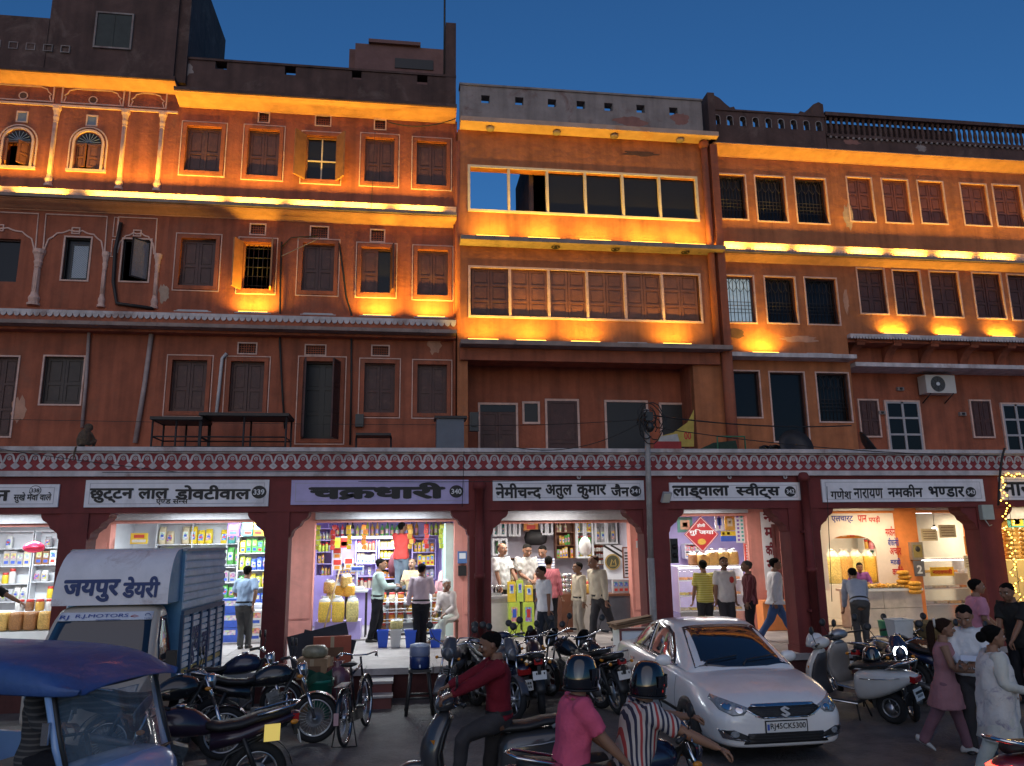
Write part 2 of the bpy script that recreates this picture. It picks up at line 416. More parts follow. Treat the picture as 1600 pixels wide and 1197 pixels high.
def ledge(F, name, x0, x1, y0, y1, z0, z1, m, nose=0.0):
    mb = MB(); mb.box(x0, x1, y0, y1, z0, z1)
    return _bw(mb, name, m, F.t)
def cornice(F, name, x0, x1, Y, z0, z1, out, m):
    # stepped cove: profile grows outwards towards the top
    pr = [(0,0),(.06,0),(.08,.12),(.22,.2),(.42,.42),(.7,.62),(.86,.78),(.88,.86),(1,.88),(1,1),(0,1)]
    poly = [(Y - a*out, z0+b*(z1-z0)) for a, b in pr]
    mb = MB(); mb.prism(poly, x0, x1, 0, 'yz'); return _bw(mb, name, m, F.t)
def scallops(F, x0, x1, Y, z, h, pitch, m, name='scalloped_band'):
    mb = MB(); n = int((x1-x0)/pitch); d = (x1-x0)/n
    mb.box(x0, x1, Y-.03, Y+.0, z, z+h*.45)
    for i in range(n):
        cx = x0+(i+.5)*d; poly = [(cx+d*.46*math.cos(math.pi+math.pi*k/8), z+h*.55*math.sin(math.pi+math.pi*k/8)) for k in range(9)]
        mb.prism(poly, Y-.026, Y-.002)
    return _bw(mb, name, m, F.t)
LAMPS = []
def strip(x, Y, z, L, lit=True, power=20, tilt=0.0, where=''):
    # an LED wall washer lying on a ledge
    t = thing('strip_lamp', 'x', 'strip lamp', (x, Y, z), group='strip lamps on the facade ledges')
    hb = MB(); hb.box(-L/2, L/2, -.03, .03, 0, .035); hb.box(-L/2-.06, -L/2, -.02, .02, 0, .02); hb.box(L/2, L/2+.06, -.02, .02, 0, .02)
    hb.build('housing', LEDOFF, t)
    db = MB(); db.box(-L/2+.02, L/2-.02, -.02, .02, .036, .045); db.build('diffuser', LED if lit else mat('unlit_diffuser', (.5,.5,.52), .4, 0), t)
    if lit:
        ld = bpy.data.lights.new('strip_light', 'AREA'); ld.shape = 'RECTANGLE'; ld.size = L; ld.size_y = .05; ld.energy = power*2.15; ld.color = AMBER; ld.spread = R(150)
        lo = bpy.data.objects.new('strip_light', ld); link(lo, t); lo.location = (0, 0, .06); lo.rotation_euler = (R(180-tilt), 0, 0)
    LAMPS.append((t, where, lit)); return t
# ------------------------------------------------------------------ the arcade
A = thing('shopping_arcade', 'long maroon painted arcade of wide shop bays under a white patterned frieze', 'arcade', (0, YA, 0))
mb = MB(); mb.box(-16, 24, YA+.02, YA+.45, 3.06, 3.66); _bw(mb, 'beam', RED, A)
mb = MB(); mb.box(-16, 24, YA-.06, YA+.45, 3.661, 3.75); mb.box(-16, 24, YA-.03, YA+.45, 4.05, 4.08); mb.box(-16, 24, YA-.10, YA+.45, 4.081, 4.15); _bw(mb, 'white_band', FWHT, A)
mb = MB(); mb.box(-16, 24, YA-.0, YA+.45, 3.751, 4.049, 0); random.seed(11)
pit = .196; n = int(20/pit)
for i in range(-42, 88):                              # white relief: arch with ring above, diamond below
    cx = i*pit+random.uniform(-.006,.006)
    if cx < -9.2 or cx > 14.6: continue
    if 1.55 < cx < 1.95 and random.random() < .5: continue
    yy = YA-.004
    arch = [(cx-.085, 3.905)] + [(cx-.065*math.cos(q)*1.0, 3.965+.065*math.sin(q)) for q in [math.pi*k/8 for k in range(9)]] + [(cx+.085, 3.905)]
    cx0 = cx; mb.line(arch, random.uniform(.028,.04), yy-.008, yy, 1)
    mb.line([(cx-.085,3.905),(cx-.1,3.885)], .024, yy-.007, yy, 1); mb.line([(cx+.085,3.905),(cx+.1,3.885)], .024, yy-.007, yy, 1)
    ring = [(cx+.026*math.cos(q), 3.962+.026*math.sin(q)) for q in [2*math.pi*k/10 for k in range(11)]]
    mb.line(ring, .014, yy-.009, yy, 1); mb.prism([(cx+.010*math.cos(q), 3.962+.010*math.sin(q)) for q in [2*math.pi*k/8 for k in range(8)]], yy-.008, yy, 1)
    c2 = cx+pit/2
    dia = [(c2,3.78),(c2+.035,3.80),(c2+.072,3.835),(c2+.035,3.872),(c2,3.893),(c2-.035,3.872),(c2-.072,3.835),(c2-.035,3.80)]
    mb.prism(dia, yy-.008, yy, 1 if random.random() < .8 else 2); mb.prism([(c2,3.81),(c2+.03,3.836),(c2,3.862),(c2-.03,3.836)], yy-.010, yy-.0085, 2)
_bw(mb, 'patterned_frieze', [FRED, FWHT, mat('faded_frieze_white', (.42,.36,.37), .8, .2, 4)], A)
COLS = [(-9.1,-8.62),(-5.60,-5.17),(-2.33,-1.95),(1.12,1.50),(4.28,4.75),(7.08,7.68),(10.95,11.42),(14.4,14.9)]
for a, b in COLS:
    mb = MB(); mb.box(a, b, YA+.03, YA+.44, ZP, 3.06); mb.box(a-.012, b+.012, YA+.015, YA+.455, ZP, ZP+.12)
    for s, xe in ((-1, a), (1, b)):
        pts = [(0,2.62),(.03,2.66),(.05,2.74),(.12,2.80),(.16,2.82),(.20,2.90),(.28,2.95),(.31,3.0),(.32,3.06),(0,3.06)]
        poly = [(xe+s*p, z) for p, z in pts]
        if s < 0: poly = poly[::-1]
        mb.prism(poly, YA+.06, YA+.41)
    _bw(mb, 'column', RED, A)
mb = MB(); mb.box(-16, 24, YA+.46, YF+.24, 3.30, 3.98); _bw(mb, 'terrace_slab', mat('verandah_ceiling', (.5,.42,.42), .8, .15, 2), A)
for (a, b), (z0, z1), nm in (((1.22,1.36),(ZP,3.42),'downpipe'),((7.30,7.46),(ZP,3.55),'downpipe')):
    cx = (a+b)/2; mb = MB(); mb.lathe([(.075,z0),(.075,1.9),(.095,1.9),(.095,1.98),(.075,1.98),(.075,z1),(.10,z1),(.11,z1+.08),(.07,z1+.16),(.02,z1+.17)], (cx, YA-.085, 0), n=12)
    mb.box(a-.02, b+.02, YA-.1, YA+.02, 1.2, 1.24); mb.box(a-.02, b+.02, YA-.1, YA+.02, 2.6, 2.64)
    _bw(mb, nm, RED, A)
# ------------------------------------------------------------------ shop signs on the beam
SGW = mat('painted_sign_white', (.74,.71,.74), .7, .12, 3, dirt=(.42,.38,.40), dsc=1.2, damt=.55)
SGL = mat('painted_sign_lilac', (.46,.39,.62), .7, .12, 3, dirt=(.28,.22,.42), dsc=1.2, damt=.5)
NUMW = mat('number_white', (.7,.68,.7), .7, .05, 4)
def sign(label, px, parts, num=None, m=SGW, border=True, side=None, numpx=None, ring=False):
    a, b, c, d = px; x0, x1 = PX(a,(b+d)/2,YA), PX(c,(b+d)/2,YA); z0, z1 = PZ((a+c)/2,d,YA), PZ((a+c)/2,b,YA)
    t = thing('shop_sign', label, 'shop sign', ((x0+x1)/2, YA, z0), group='painted shop signs along the arcade beam')
    mb = MB(); mb.box(x0, x1, YA-.012, YA+.02, z0, z1)
    if border: mb.frame(x0+.07, x1-.07, z0+.05, z1-.05, YA-.0145, YA-.012, .008, 1)
    _bw(mb, 'board', [m, mat('sign_border_grey', (.36,.34,.38), .7, .1, 4)], t)
    for s, r, bold, sh in parts:
        X0, X1 = PX(r[0],(r[1]+r[3])/2,YA), PX(r[2],(r[1]+r[3])/2,YA); Z0, Z1 = PZ((r[0]+r[2])/2,r[3],YA), PZ((r[0]+r[2])/2,r[1],YA)
        _bw(text(s, X0, X1, Z0, Z1, YA-.0145, bold, shear=sh), 'lettering', BLACKL, t)
    if num:
        cx, cz, r = PX(numpx[0],numpx[1],YA), PZ(numpx[0],numpx[1],YA), numpx[2]/87.
        mb = MB(); mb.prism([(cx+r*1.12*math.cos(q), cz+r*math.sin(q)) for q in [2*math.pi*k/24 for k in range(24)]], YA-.019, YA-.0146)
        if ring: mb.prism([(cx+r*1.0*math.cos(q), cz+r*.88*math.sin(q)) for q in [2*math.pi*k/24 for k in range(24)]], YA-.021, YA-.0192, 1)
        dd = _bw(mb, 'number_disc', [BLACKL, m], t)
        _bw(text(num, cx-r*.82, cx+r*.82, cz-r*.42, cz+r*.42, YA-.0215, .03), 'number', BLACKL if ring else NUMW, dd)
    return t
sign('white sign reading सुखे मेवा वाले at the left edge of the photo', (-70,757,92,793), [('न',(-8,766,16,783),.05,0),('सुखे मेवा वाले',(22,769,81,786),.03,0)], '338', numpx=(56,766.5,7), ring=True)
sign('white sign reading छुट्टन लाल above the dairy truck', (133,750,420,792), [('छुट्टन',(140,763,209,786),.055,0),('लाल',(216,763,264,780),.055,0),('डोवटीवाल',(274,758,392,781),.055,0),('एण~ड सन~स',(244,780,294,789),.03,0)], '339', numpx=(405,769,9.5))
sign('lilac sign reading चक्रधारी in broad lettering', (455,750,732,788), [('चक^धारी',(482,754,696,781),.075,0)], '340', SGL, numpx=(713,768,9.5))
sign('white sign reading नेमीचन्द अतुल कुमार जैन above the oil tins', (770,751,1006,782), [('नेमीचन~द',(774,755,846,780),.05,0),('अतुल',(852,757,894,780),.05,0),('कुमार',(901,757,947,780),.05,0),('जैन',(954,756,983,776),.05,0)], '341', numpx=(992.5,767.5,8.5))
sign('white sign reading लाडूवाला स्वीट्स beside the utility pole', (1046,754,1250,782), [('लाड्वाला',(1050,759,1139,781),.055,0),('स~वीट्स',(1149,755,1218,780),.055,0)], '342', numpx=(1234,768,8.5))
sign('white raised sign board reading गणेश नारायण नमकीन भण्डार', (1284,749,1537,784), [('गणेश',(1297,763,1330,780),.03,.05),('नारायण',(1333,763,1379,779),.03,.05),('नमकीन',(1386,757,1441,777),.04,.05),('भण~डार',(1450,760,1506,777),.045,0)], '343', numpx=(1516,769,8.5))
sign('white sign reading नारायण framed by glowing string lights', (1562,745,1680,781), [('नारायण',(1566,753,1660,775),.04,.0)])
# ------------------------------------------------------------------ upper buildings
Zc1, Zb1, Zl1 = 12.98, 10.04, 7.16
XB = [-13.0, -5.40, 1.12, 7.42, 10.85, 19.0]
# --- B1 the ornate house at the left
B1 = Facade('town_house', 'ornate terracotta house with arched windows and plaster columns at the left', XB[0], XB[1], 3.98, 12.95, YF, WALL)
def arch_window(F, cx, y_top, y_bot, w, openang):
    x0, x1 = PX(cx-w/2,(y_top+y_bot)/2,F.Y), PX(cx+w/2,(y_top+y_bot)/2,F.Y); z0, z1 = PZ(cx,y_bot,F.Y), PZ(cx,y_top,F.Y)
    r = (x1-x0)/2; zs = z1-r; xc = (x0+x1)/2; F.holes.append((x0, x1, z0, zs))
    mb = MB(); n = 14
    for k, (rr, wd, pr, mi) in enumerate(((r+.05, .05, .05, 1), (r+.13, .03, .035, 1))):
        pts = [(xc+rr*math.cos(math.pi-math.pi*i/n), zs+rr*math.sin(math.pi-math.pi*i/n)) for i in range(n+1)]
        pts = [(xc-rr, z0-.02)] + pts + [(xc+rr, z0-.02)]
        mb.line(pts, wd, F.Y-pr, F.Y+.01, mi)
    mb.box(xc-r-.16, xc+r+.16, F.Y-.05, F.Y+.05, z0-.09, z0-.02, 1)
    win = _bw(mb, 'arched_window', [F.m, TRIM], F.t)
    fb = MB(); fan = [(xc-r, zs)] + [(xc+r*math.cos(q), zs+r*math.sin(q)) for q in [math.pi*k/12 for k in range(13)]]
    fb.prism(fan[1:], F.Y-.012, F.Y-.004, 0)
    for k in range(9):
        q = math.pi*(k+.5)/9; fb.line([(xc, zs+.02), (xc+r*.94*math.cos(q), zs+r*.94*math.sin(q))], .012, F.Y-.018, F.Y-.0125, 1)
    fb.box(x0, x1, F.Y-.02, F.Y+.05, zs-.035, zs-.001, 2)
    _bw(fb, 'fanlight', [GLASS, mat('fanlight_blue_bars', (.16,.2,.26), .5, .1, 6), SHUT2], win)
    shutter(win, x0+.01, z0+.02, r-.01, zs-z0-.06, F.Y+.02, -openang, 2, SHUT2); shutter(win, x1-.01, z0+.02, r-.01, zs-z0-.06, F.Y+.02, openang*.75, 2, SHUT2, 'r')
arch_window(B1, 28, 204, 259, 40, 65); arch_window(B1, 138, 208, 264, 39, 28); arch_window(B1, -86, 200, 255, 40, 40)
for px in ((28,176,42,190),(137,182,151,196)):
    x0,x1,z0,z1 = B1.rect(px); mb = MB(); mb.frame(x0-.03,x1+.03,z0-.03,z1+.03,YF-.02,YF+.01,.03,0); mb.box(x0,x1,YF-.006,YF+.0,z0,z1,1); _bw(mb,'small_vent',[TRIM,mat('dull_glass_block',(.15,.17,.2),.3,.2,9)],B1.t)
for cx, cy in ((37,150),(146,157)):
    X, Z = PX(cx,cy,YF), PZ(cx,cy,YF); mb = MB()
    mb.prism([(X+.10*math.cos(q), Z+.10*math.sin(q)) for q in [2*math.pi*k/18 for k in range(18)]], YF-.02, YF, 0); mb.prism([(X+.075*math.cos(q), Z+.075*math.sin(q)) for q in [2*math.pi*k/18 for k in range(18)]], YF-.022, YF-.0202, 1); _bw(mb,'round_vent',[TRIM,SOOT],B1.t)
def half_column(F, cx, z0, z1, r=.075, name='plaster_column'):
    h = z1-z0; mb = MB()
    mb.lathe([(r*1.9,0),(r*1.9,.05),(r*1.4,.07),(r*1.7,.16),(r*1.5,.2),(r*1.2,.24),(r*1.05,.3),(r*.9,h-.42),(r*1.1,h-.4),(r*1.0,h-.36),(r*1.3,h-.28),(r*1.1,h-.24),(r*1.5,h-.12),(r*1.9,h-.08),(r*1.9,h)], (cx, F.Y-.01, z0), n=12, smooth=False)
    for k in (-1, 0, 1): mb.tube([(cx+k*r*.55, F.Y-.01-r*.9, z0+.3), (cx+k*r*.5, F.Y-.01-r*.8, z0+h-.42)], .012, 5)
    return _bw(mb, name, TRIM, F.t)
zc0, zc1 = PZ(80,292,YF), PZ(88,167,YF)
for cx in (-103, 83, 192, 251): half_column(B1, PX(cx,230,YF), zc0, zc1, .05)
mb = MB()                                            # panels and cusped outlines above the columns
zt0, zt1 = PZ(100,163,YF), PZ(100,133,YF)
mb.box(XB[0], XB[1], YF-.04, YF, zc1, zc1+.05)
for a, b in ((-95,85),(97,195),(202,262)):
    X0, X1 = PX(a,148,YF), PX(b,153,YF); mb.frame(X0, X1, zt0+.02, zt1, YF-.025, YF, .03)
    z = zt0+.06; q = (X1-X0); pts = [(X0+.06, z), (X0+.1, z+.12), (X0+.06, z+.16), (X0+.13, z+.22), (X0+.16, z+.29), (X0+.3, z+.34)]
    pts = pts + [(X0+X1-p[0], p[1]) for p in pts[::-1]]; mb.line(pts, .022, YF-.02, YF)
_bw(mb, 'plaster_panels', TRIM, B1.t)
# second floor of B1
def cusped(F, mb, xl, xr, zs, rise, w=.03):
    n = 7; pts = []
    for i in range(n*6+1):
        t = i/(n*6); q = math.pi*(1-t); lob = abs(math.sin(n*math.pi*t))*.07
        pts.append(((xl+xr)/2+(xr-xl)/2*math.cos(q)*(1-lob*.35), zs+rise*math.sin(q)**.8-lob*.5*math.sin(q)+.0))
    mb.line(pts, w, F.Y-.022, F.Y)
mb = MB()
zbelt = PZ(100,336,YF); zcap = PZ(60,391,YF)
for a, b, ta, tb in ((-60,56,-60,60),(72,164,72,168),(186,243,186,246)):
    xl, xr = PX(a,370,YF), PX(b,370,YF); cusped(B1, mb, xl, xr, zcap, .50)
    mb.line([(PX(ta,355,YF), zcap), (PX(ta,340,YF), zbelt), (PX(tb,340,YF), zbelt), (PX(tb,355,YF), zcap)], .03, YF-.022, YF)
    xc = (xl+xr)/2; mb.frame(xc-.09, xc+.09, zcap+.40, zcap+.56, YF-.03, YF, .025)
    mb.frame(PX(ta,330,YF), PX(tb,330,YF), zbelt+.08, zbelt+.22, YF-.02, YF, .02)
for z0_, z1_ in ((0,.42),(.47,.95)): mb.frame(PX(173,400,YF), PX(180,400,YF), zcap-.1+z0_, zcap-.1+z1_, YF-.02, YF, .018)
_bw(mb, 'cusped_arch_mouldings', TRIM, B1.t)
zs2 = PZ(60,478,YF)
for cx in (58, 163, 245): half_column(B1, PX(cx,430,YF), zs2, zcap, .07 if cx == 58 else .045)
window(B1, (-14,373,29,440), 'dark', False, False)
w_, r_ = window(B1, (99,371,140,438), 'dark', False, True, m=BLACK)
def lattice(par, x0, x1, z0, z1, Y, M=None, m=None):
    mb = MB(); mb.box(x0, x1, Y, Y+.006, z0, z1, 0); n = 7; s = (x1-x0)/n
    i0 = 0
    k = -int((z1-z0)/s)-1
    while x0+k*s < x1:
        for sg in (1, -1):
            pts = []
            for t in (0, 1):
                pass
            a = (x0+k*s, z0) if sg > 0 else (x0+k*s, z1)
            b = (a[0]+(z1-z0), z1) if sg > 0 else (a[0]+(z1-z0), z0)
            ta = max(0, (x0-a[0])/(b[0]-a[0])); tb = min(1, (x1-a[0])/(b[0]-a[0]))
            if tb > ta+.02: mb.line([(a[0]+(b[0]-a[0])*ta, a[1]+(b[1]-a[1])*ta), (a[0]+(b[0]-a[0])*tb, a[1]+(b[1]-a[1])*tb)], .012, Y-.006, Y, 1)
        k += 1
    mb.frame(x0, x1, z0, z1, Y-.015, Y+.012, .03, 2)
    if M is not None: mb.xf(M)
    return _bw(mb, 'lattice_casement', [mat('frosted_glass', (.20,.25,.30), .3, .2, 12), m or mat('lattice_white', (.42,.45,.5), .5, .1, 5), BLACK], par)
lattice(w_, r_[0]+.14, r_[1]-.03, r_[2]+.04, r_[3]-.14, YF+.07)
w_, r_ = window(B1, (190,374,234,440), 'none', False, True, m=BLACK)
Mx = Matrix.Translation((r_[1]-.03, YF+.06, 0)) @ Matrix.Rotation(R(48), 4, 'Z') @ Matrix.Translation((-(r_[1]-.03), -(YF+.06), 0))
lattice(w_, r_[0]+.14, r_[1]-.03, r_[2]+.04, r_[3]-.04, YF+.06, Mx, mat('lattice_brown', (.3,.22,.19), .5, .1, 5))
window(B1, (-28,557,23,682), 'shut', False, True, 3); window(B1, (66,557,129,632), 'shut', False, True, 2, mat('black_brown_shutter', (.05,.035,.03), .6, .3, 6))
# --- B2 the plainer house with panelled shutters
B2 = Facade('town_house', 'terracotta house with framed maroon shutters and a shuttered doorway', XB[1], XB[2], 3.98, 12.65, YF, WALL)
for px in ((290,198,345,268),(387,203,436,275),(570,216,616,285),(651,222,698,290)): window(B2, px)
def open_win(F, px, la, ra, glazed=True, n=2, m=None, rec=.1):
    win, r = window(F, px, 'open' if glazed else 'none', True, True, n, m, rec=rec)
    x0, x1, z0, z1 = r; w = (x1-x0)/2-.01
    if la: shutter(win, x0-.02, z0-.03, w, z1-z0+.02, F.Y-.04, -la, n, m)
    if ra: shutter(win, x1+.02, z0-.03, w, z1-z0+.02, F.Y-.04, ra, n, m, 'r')
    return win, r
open_win(B2, (478,213,526,281), 128, 125, m=mat('amber_brown_shutter', (.22,.10,.045), .55, .25, 6, .1))
window(B2, (281,373,336,447)); window(B2, (472,381,522,455)); window(B2, (652,391,700,462))
wg, rg = open_win(B2, (379,379,424,452), 118, 100, False, m=mat('pale_orange_shutter', (.42,.17,.06), .55, .2, 6, .1))
gb = MB()
for i in range(7): gb.tube([(rg[0]+(rg[1]-rg[0])*i/6, YF+.1, rg[2]), (rg[0]+(rg[1]-rg[0])*i/6, YF+.1, rg[3])], .01, 5)
for q in (.1, .3, .5, .7, .9): gb.tube([(rg[0], YF+.1, rg[2]+(rg[3]-rg[2])*q), (rg[1], YF+.1, rg[2]+(rg[3]-rg[2])*q)], .01, 5)
_bw(gb, 'grille', IRON, wg)
wn, r = window(B2, (564,387,612,458), 'none'); w = (r[1]-r[0])/2
shutter(wn, r[0]+.03, r[2]+.03, w, r[3]-r[2]-.06, YF+.08, 0); shutter(wn, r[1]+.0, r[2], w, r[3]-r[2]-.02, YF-.03, 100, 2, None, 'r')
pb = MB(); pb.box(r[0]+.03+w, r[1]-.03, YF+.14, YF+.15, r[2]+.03, r[3]-.03); _bw(pb, 'pane', GLASS, wn)
for px in ((267,563,322,643),(359,565,412,644),(569,568,617,645),(652,570,698,646)): window(B2, px)
wd, r = window(B2, (472,565,531,686), 'none', name='doorway'); w = (r[1]-r[0])/2
shutter(wd, r[0], r[2], w*.9, r[3]-r[2], YF-.04, -78, 3); shutter(wd, r[1], r[2], w*.9, r[3]-r[2], YF-.04, 72, 3, None, 'r')
db = leaf(MB(), w-.02, r[3]-r[2]-.03, 3); db.xf(Matrix.Translation((r[0]+.02, YF+.16, r[2]))); db2 = leaf(MB(), w-.02, r[3]-r[2]-.03, 3); db2.xf(Matrix.Translation((r[0]+w, YF+.16, r[2])))
_bw(db, 'inner_door', BLACK, wd); _bw(db2, 'inner_door', BLACK, wd)
for px in ((405,177,420,191),(494,182,516,196),(586,188,602,202),(392,351,414,366),(486,355,512,372),(580,360,600,377),(373,537,400,552),(478,540,508,554),(582,541,607,555)): vent(B2, px)
# --- B3 orange house with strip windows
B3 = Facade('strip_window_house', 'orange plastered house with six light openings under the grey parapet', XB[2], XB[3], 3.98, 12.3, YF-.25, WALL2)
Y3 = YF-.25
x0, x1 = PX(734,295,Y3), PX(1088,310,Y3); z0, z1 = 10.08, 11.28
z0 = (PZ(760,331,Y3)+PZ(1050,343,Y3))/2; z1 = (PZ(760,263,Y3)+PZ(1050,279,Y3))/2
B3.holes.append((x0, x1, z0, z1)); mb = MB(); mb.frame(x0-.05, x1+.05, z0-.02, z1+.07, Y3-.03, Y3+.05, .06)
for i in range(1, 6): x = x0+(x1-x0)*i/6; mb.box(x-.03, x+.03, Y3-.02, Y3+.1, z0+.04, z1+.01)
w3 = _bw(mb, 'strip_window', CREAM, B3.t)
for i in range(2, 6): a = x0+(x1-x0)*i/6+.03; b = x0+(x1-x0)*(i+1)/6-.03; mb = MB(); mb.box(a, b, Y3+.08, Y3+.085, z0+.04, z1+.01); _bw(mb, 'pane', GLASS, w3)
u0, u1 = PX(735,455,Y3), PX(1093,465,Y3); v0 = (PZ(760,494,Y3)+PZ(1060,501,Y3))/2; v1 = (PZ(760,419,Y3)+PZ(1060,430,Y3))/2
B3.holes.append((u0, u1, v0, v1)); mb = MB(); mb.frame(u0-.05, u1+.05, v0-.05, v1+.05, Y3-.03, Y3+.05, .05)
for i in range(1, 6): x = u0+(u1-u0)*i/6; mb.box(x-.03, x+.03, Y3-.02, Y3+.1, v0, v1)
w3b = _bw(mb, 'shuttered_strip_window', TRIM, B3.t)
for i in range(6):
    a = u0+(u1-u0)*i/6+.03; b = u0+(u1-u0)*(i+1)/6-.03; w = (b-a)/2
    shutter(w3b, a, v0, w-.004, v1-v0, Y3+.06, 0 if i < 2 else -2.5, 3, SHUT if i < 1 else SHUT2); shutter(w3b, b, v0, w-.004, v1-v0, Y3+.06, 0 if i < 2 else 2, 3, SHUT if i < 1 else SHUT2, 'r')
# recess of the lowest floor
rx0, rx1, rz1 = PX(731,630,Y3), PX(1086,630,Y3), PZ(900,561,Y3)
B3.holes.append((rx0, rx1, 4.0, rz1))
mb = MB(); mb.box(rx0, rx1, Y3+.9, Y3+1.0, 3.98, rz1); mb.box(rx0-.02, rx0, Y3+.24, Y3+.9, 3.98, rz1); mb.box(rx1, rx1+.02, Y3+.24, Y3+.9, 3.98, rz1); mb.box(rx0, rx1, Y3+.24, Y3+1.0, rz1, rz1+.05)
_bw(mb, 'recess_wall', WALL, B3.t)
Yr = Y3+.9
for px, kd, nm in (((750,633,806,700),'shut','door'),((855,627,902,700),'single','door'),((948,629,1010,702),'dark','door'),((1034,633,1082,702),'dark','window'),((819,631,840,661),'dark','window')):
    a, b, c, d = px; X0, X1 = PX(a,(b+d)/2,Yr), PX(c,(b+d)/2,Yr); Z1 = PZ((a+c)/2,b,Yr); Z0 = PZ((a+c)/2,d,Yr) if nm == 'window' else 4.02
    mb = MB(); mb.frame(X0-.05, X1+.05, Z0-.03, Z1+.05, Yr-.05, Yr+.0, .05); w_ = _bw(mb, nm, TRIM, B3.t)
    if kd == 'shut':
        shutter(w_, X0, Z0, (X1-X0)/2-.004, Z1-Z0-.18, Yr-.04, 0, 3); shutter(w_, X1, Z0, (X1-X0)/2-.004, Z1-Z0-.18, Yr-.04, 0, 3, None, 'r')
        pb = MB(); pb.box(X0, X1, Yr-.02, Yr-.01, Z1-.17, Z1); _bw(pb, 'pane', GLASS, w_)
    elif kd == 'single': shutter(w_, X0, Z0, X1-X0, Z1-Z0, Yr-.04, 0, 2, name='door_leaf')
    else:
        pb = MB(); pb.box(X0, X1, Yr-.02, Yr-.01, Z0, Z1); _bw(pb, 'dark_panel', BLACK, w_)
# roofless room behind the strip window: low back wall, a dark partition and roofed part
mb = MB(); mb.box(x0-.1, x1+.2, Y3+2.6, Y3+2.75, 9.2, 10.75); mb.box(PX(824,300,Y3+1.2), x1+.3, Y3+2.4, Y3+2.55, 9.2, 12.1); mb.box(PX(824,300,Y3+1.2)-.1, PX(824,300,Y3+1.2), Y3+.3, Y3+2.6, 9.2, 12.1)
mb.box(PX(824,300,Y3+1.2), x1+.3, Y3+.3, Y3+2.5, 12.0, 12.1); mb.box(x0-.2, x1+.3, Y3+.3, Y3+2.7, 9.3, 9.4); mb.box(x1+.2, x1+.3, Y3+.3, Y3+2.6, 9.2, 12.1); mb.box(x0-.3, x0-.2, Y3+.3, Y3+2.6, 9.2, 12.4)
_bw(mb, 'roofless_room', SOOT, B3.t)
# --- B4 grilled house, B5 house with bracketed bay
B4 = Facade('town_house', 'orange house with iron grilled windows between the strip window house and the bracketed bay', XB[3], XB[4], 3.98, 12.2, YF, WALL2)
for px in ((1120,273,1166,342),(1182,276,1228,346),(1244,279,1292,349),(1197,433,1244,505),(1260,435,1309,507)): window(B4, px, 'grille', False)
wl, r = window(B4, (1130,431,1179,504), 'grille', False)
pb = MB(); pb.box(r[0]+.03, r[1]-.03, YF+.165, YF+.17, r[2]+.03, r[3]-.03); _bw(pb, 'lit_pane', mat('lit_curtain_pane', (.25,.3,.35), .5, .5, 5, emit=.30, ecol=(.55,.75,.9)), wl)
window(B4, (1140,580,1188,652), 'dark', False); window(B4, (1206,582,1260,690), 'dark', False, name='door'); window(B4, (1278,583,1328,659), 'grille', False)
B5 = Facade('town_house', 'orange house whose upper storeys rest on a row of curved brackets at the right', XB[4], XB[5], 7.36, 12.2, YF, WALL2)
MS5 = mat('red_brown_louvre', (.16,.05,.035), .55, .2, 7)
for px in ((1326,278,1364,346),(1381,281,1421,348),(1437,284,1476,349),(1504,288,1544,352),(1555,290,1597,354),(1640,295,1680,358)): window(B5, px, 'shut', False, True, 3, MS5)
for px in ((1342,420,1384,490),(1398,423,1440,492),(1456,425,1500,495),(1523,427,1567,497),(1578,430,1622,500)): window(B5, px, 'shut', False, True, 3)
YL = YF+.55
mb = MB(); mb.box(XB[4], XB[5], YL, YL+.2, 3.98, 7.28); _bw(mb, 'lower_wall', WALL, B5.t); mb = MB(); mb.box(XB[4]+.01, XB[5], YF+.01, YL+.6, 7.281, 7.358); _bw(mb, 'bay_soffit', WALL, B5.t)
mb = MB(); mb.box(XB[4]+.02, XB[5], YF-.2, YL, 6.62, 6.72); _bw(mb, 'white_slab', FWHT, B5.t)
for px, kd, nm in (((1343,626,1372,682),'shut','window'),((1386,628,1438,706),'glazed','door'),((1518,627,1548,683),'shut','window'),((1568,632,1612,706),'glazed','door')):
    a, b, c, d = px; X0, X1 = PX(a,(b+d)/2,YL), PX(c,(b+d)/2,YL); Z1 = PZ((a+c)/2,b,YL); Z0 = PZ((a+c)/2,d,YL)
    mb = MB(); mb.frame(X0-.035, X1+.035, Z0-.03, Z1+.035, YL-.05, YL+.0, .04); w_ = _bw(mb, nm, TRIM, B5.t)
    if kd == 'shut':
        shutter(w_, X0, Z0, (X1-X0)/2-.003, Z1-Z0, YL-.04, 0, 2); shutter(w_, X1, Z0, (X1-X0)/2-.003, Z1-Z0, YL-.04, 0, 2, None, 'r')
    else:
        pb = MB(); pb.box(X0, X1, YL-.02, YL-.01, Z0, Z1); _bw(pb, 'pane', GLASS, w_)
        gb = MB(); gb.frame(X0, X1, Z0, Z1, YL-.045, YL-.015, .05); gb.box((X0+X1)/2-.03, (X0+X1)/2+.03, YL-.045, YL-.015, Z0, Z1)
        for q in (.34, .67): gb.box(X0, X1, YL-.042, YL-.018, Z0+(Z1-Z0)*q-.025, Z0+(Z1-Z0)*q+.025)
        _bw(gb, 'white_bars', mat('white_metal_bars', (.36,.33,.34), .5, .1, 5), w_)
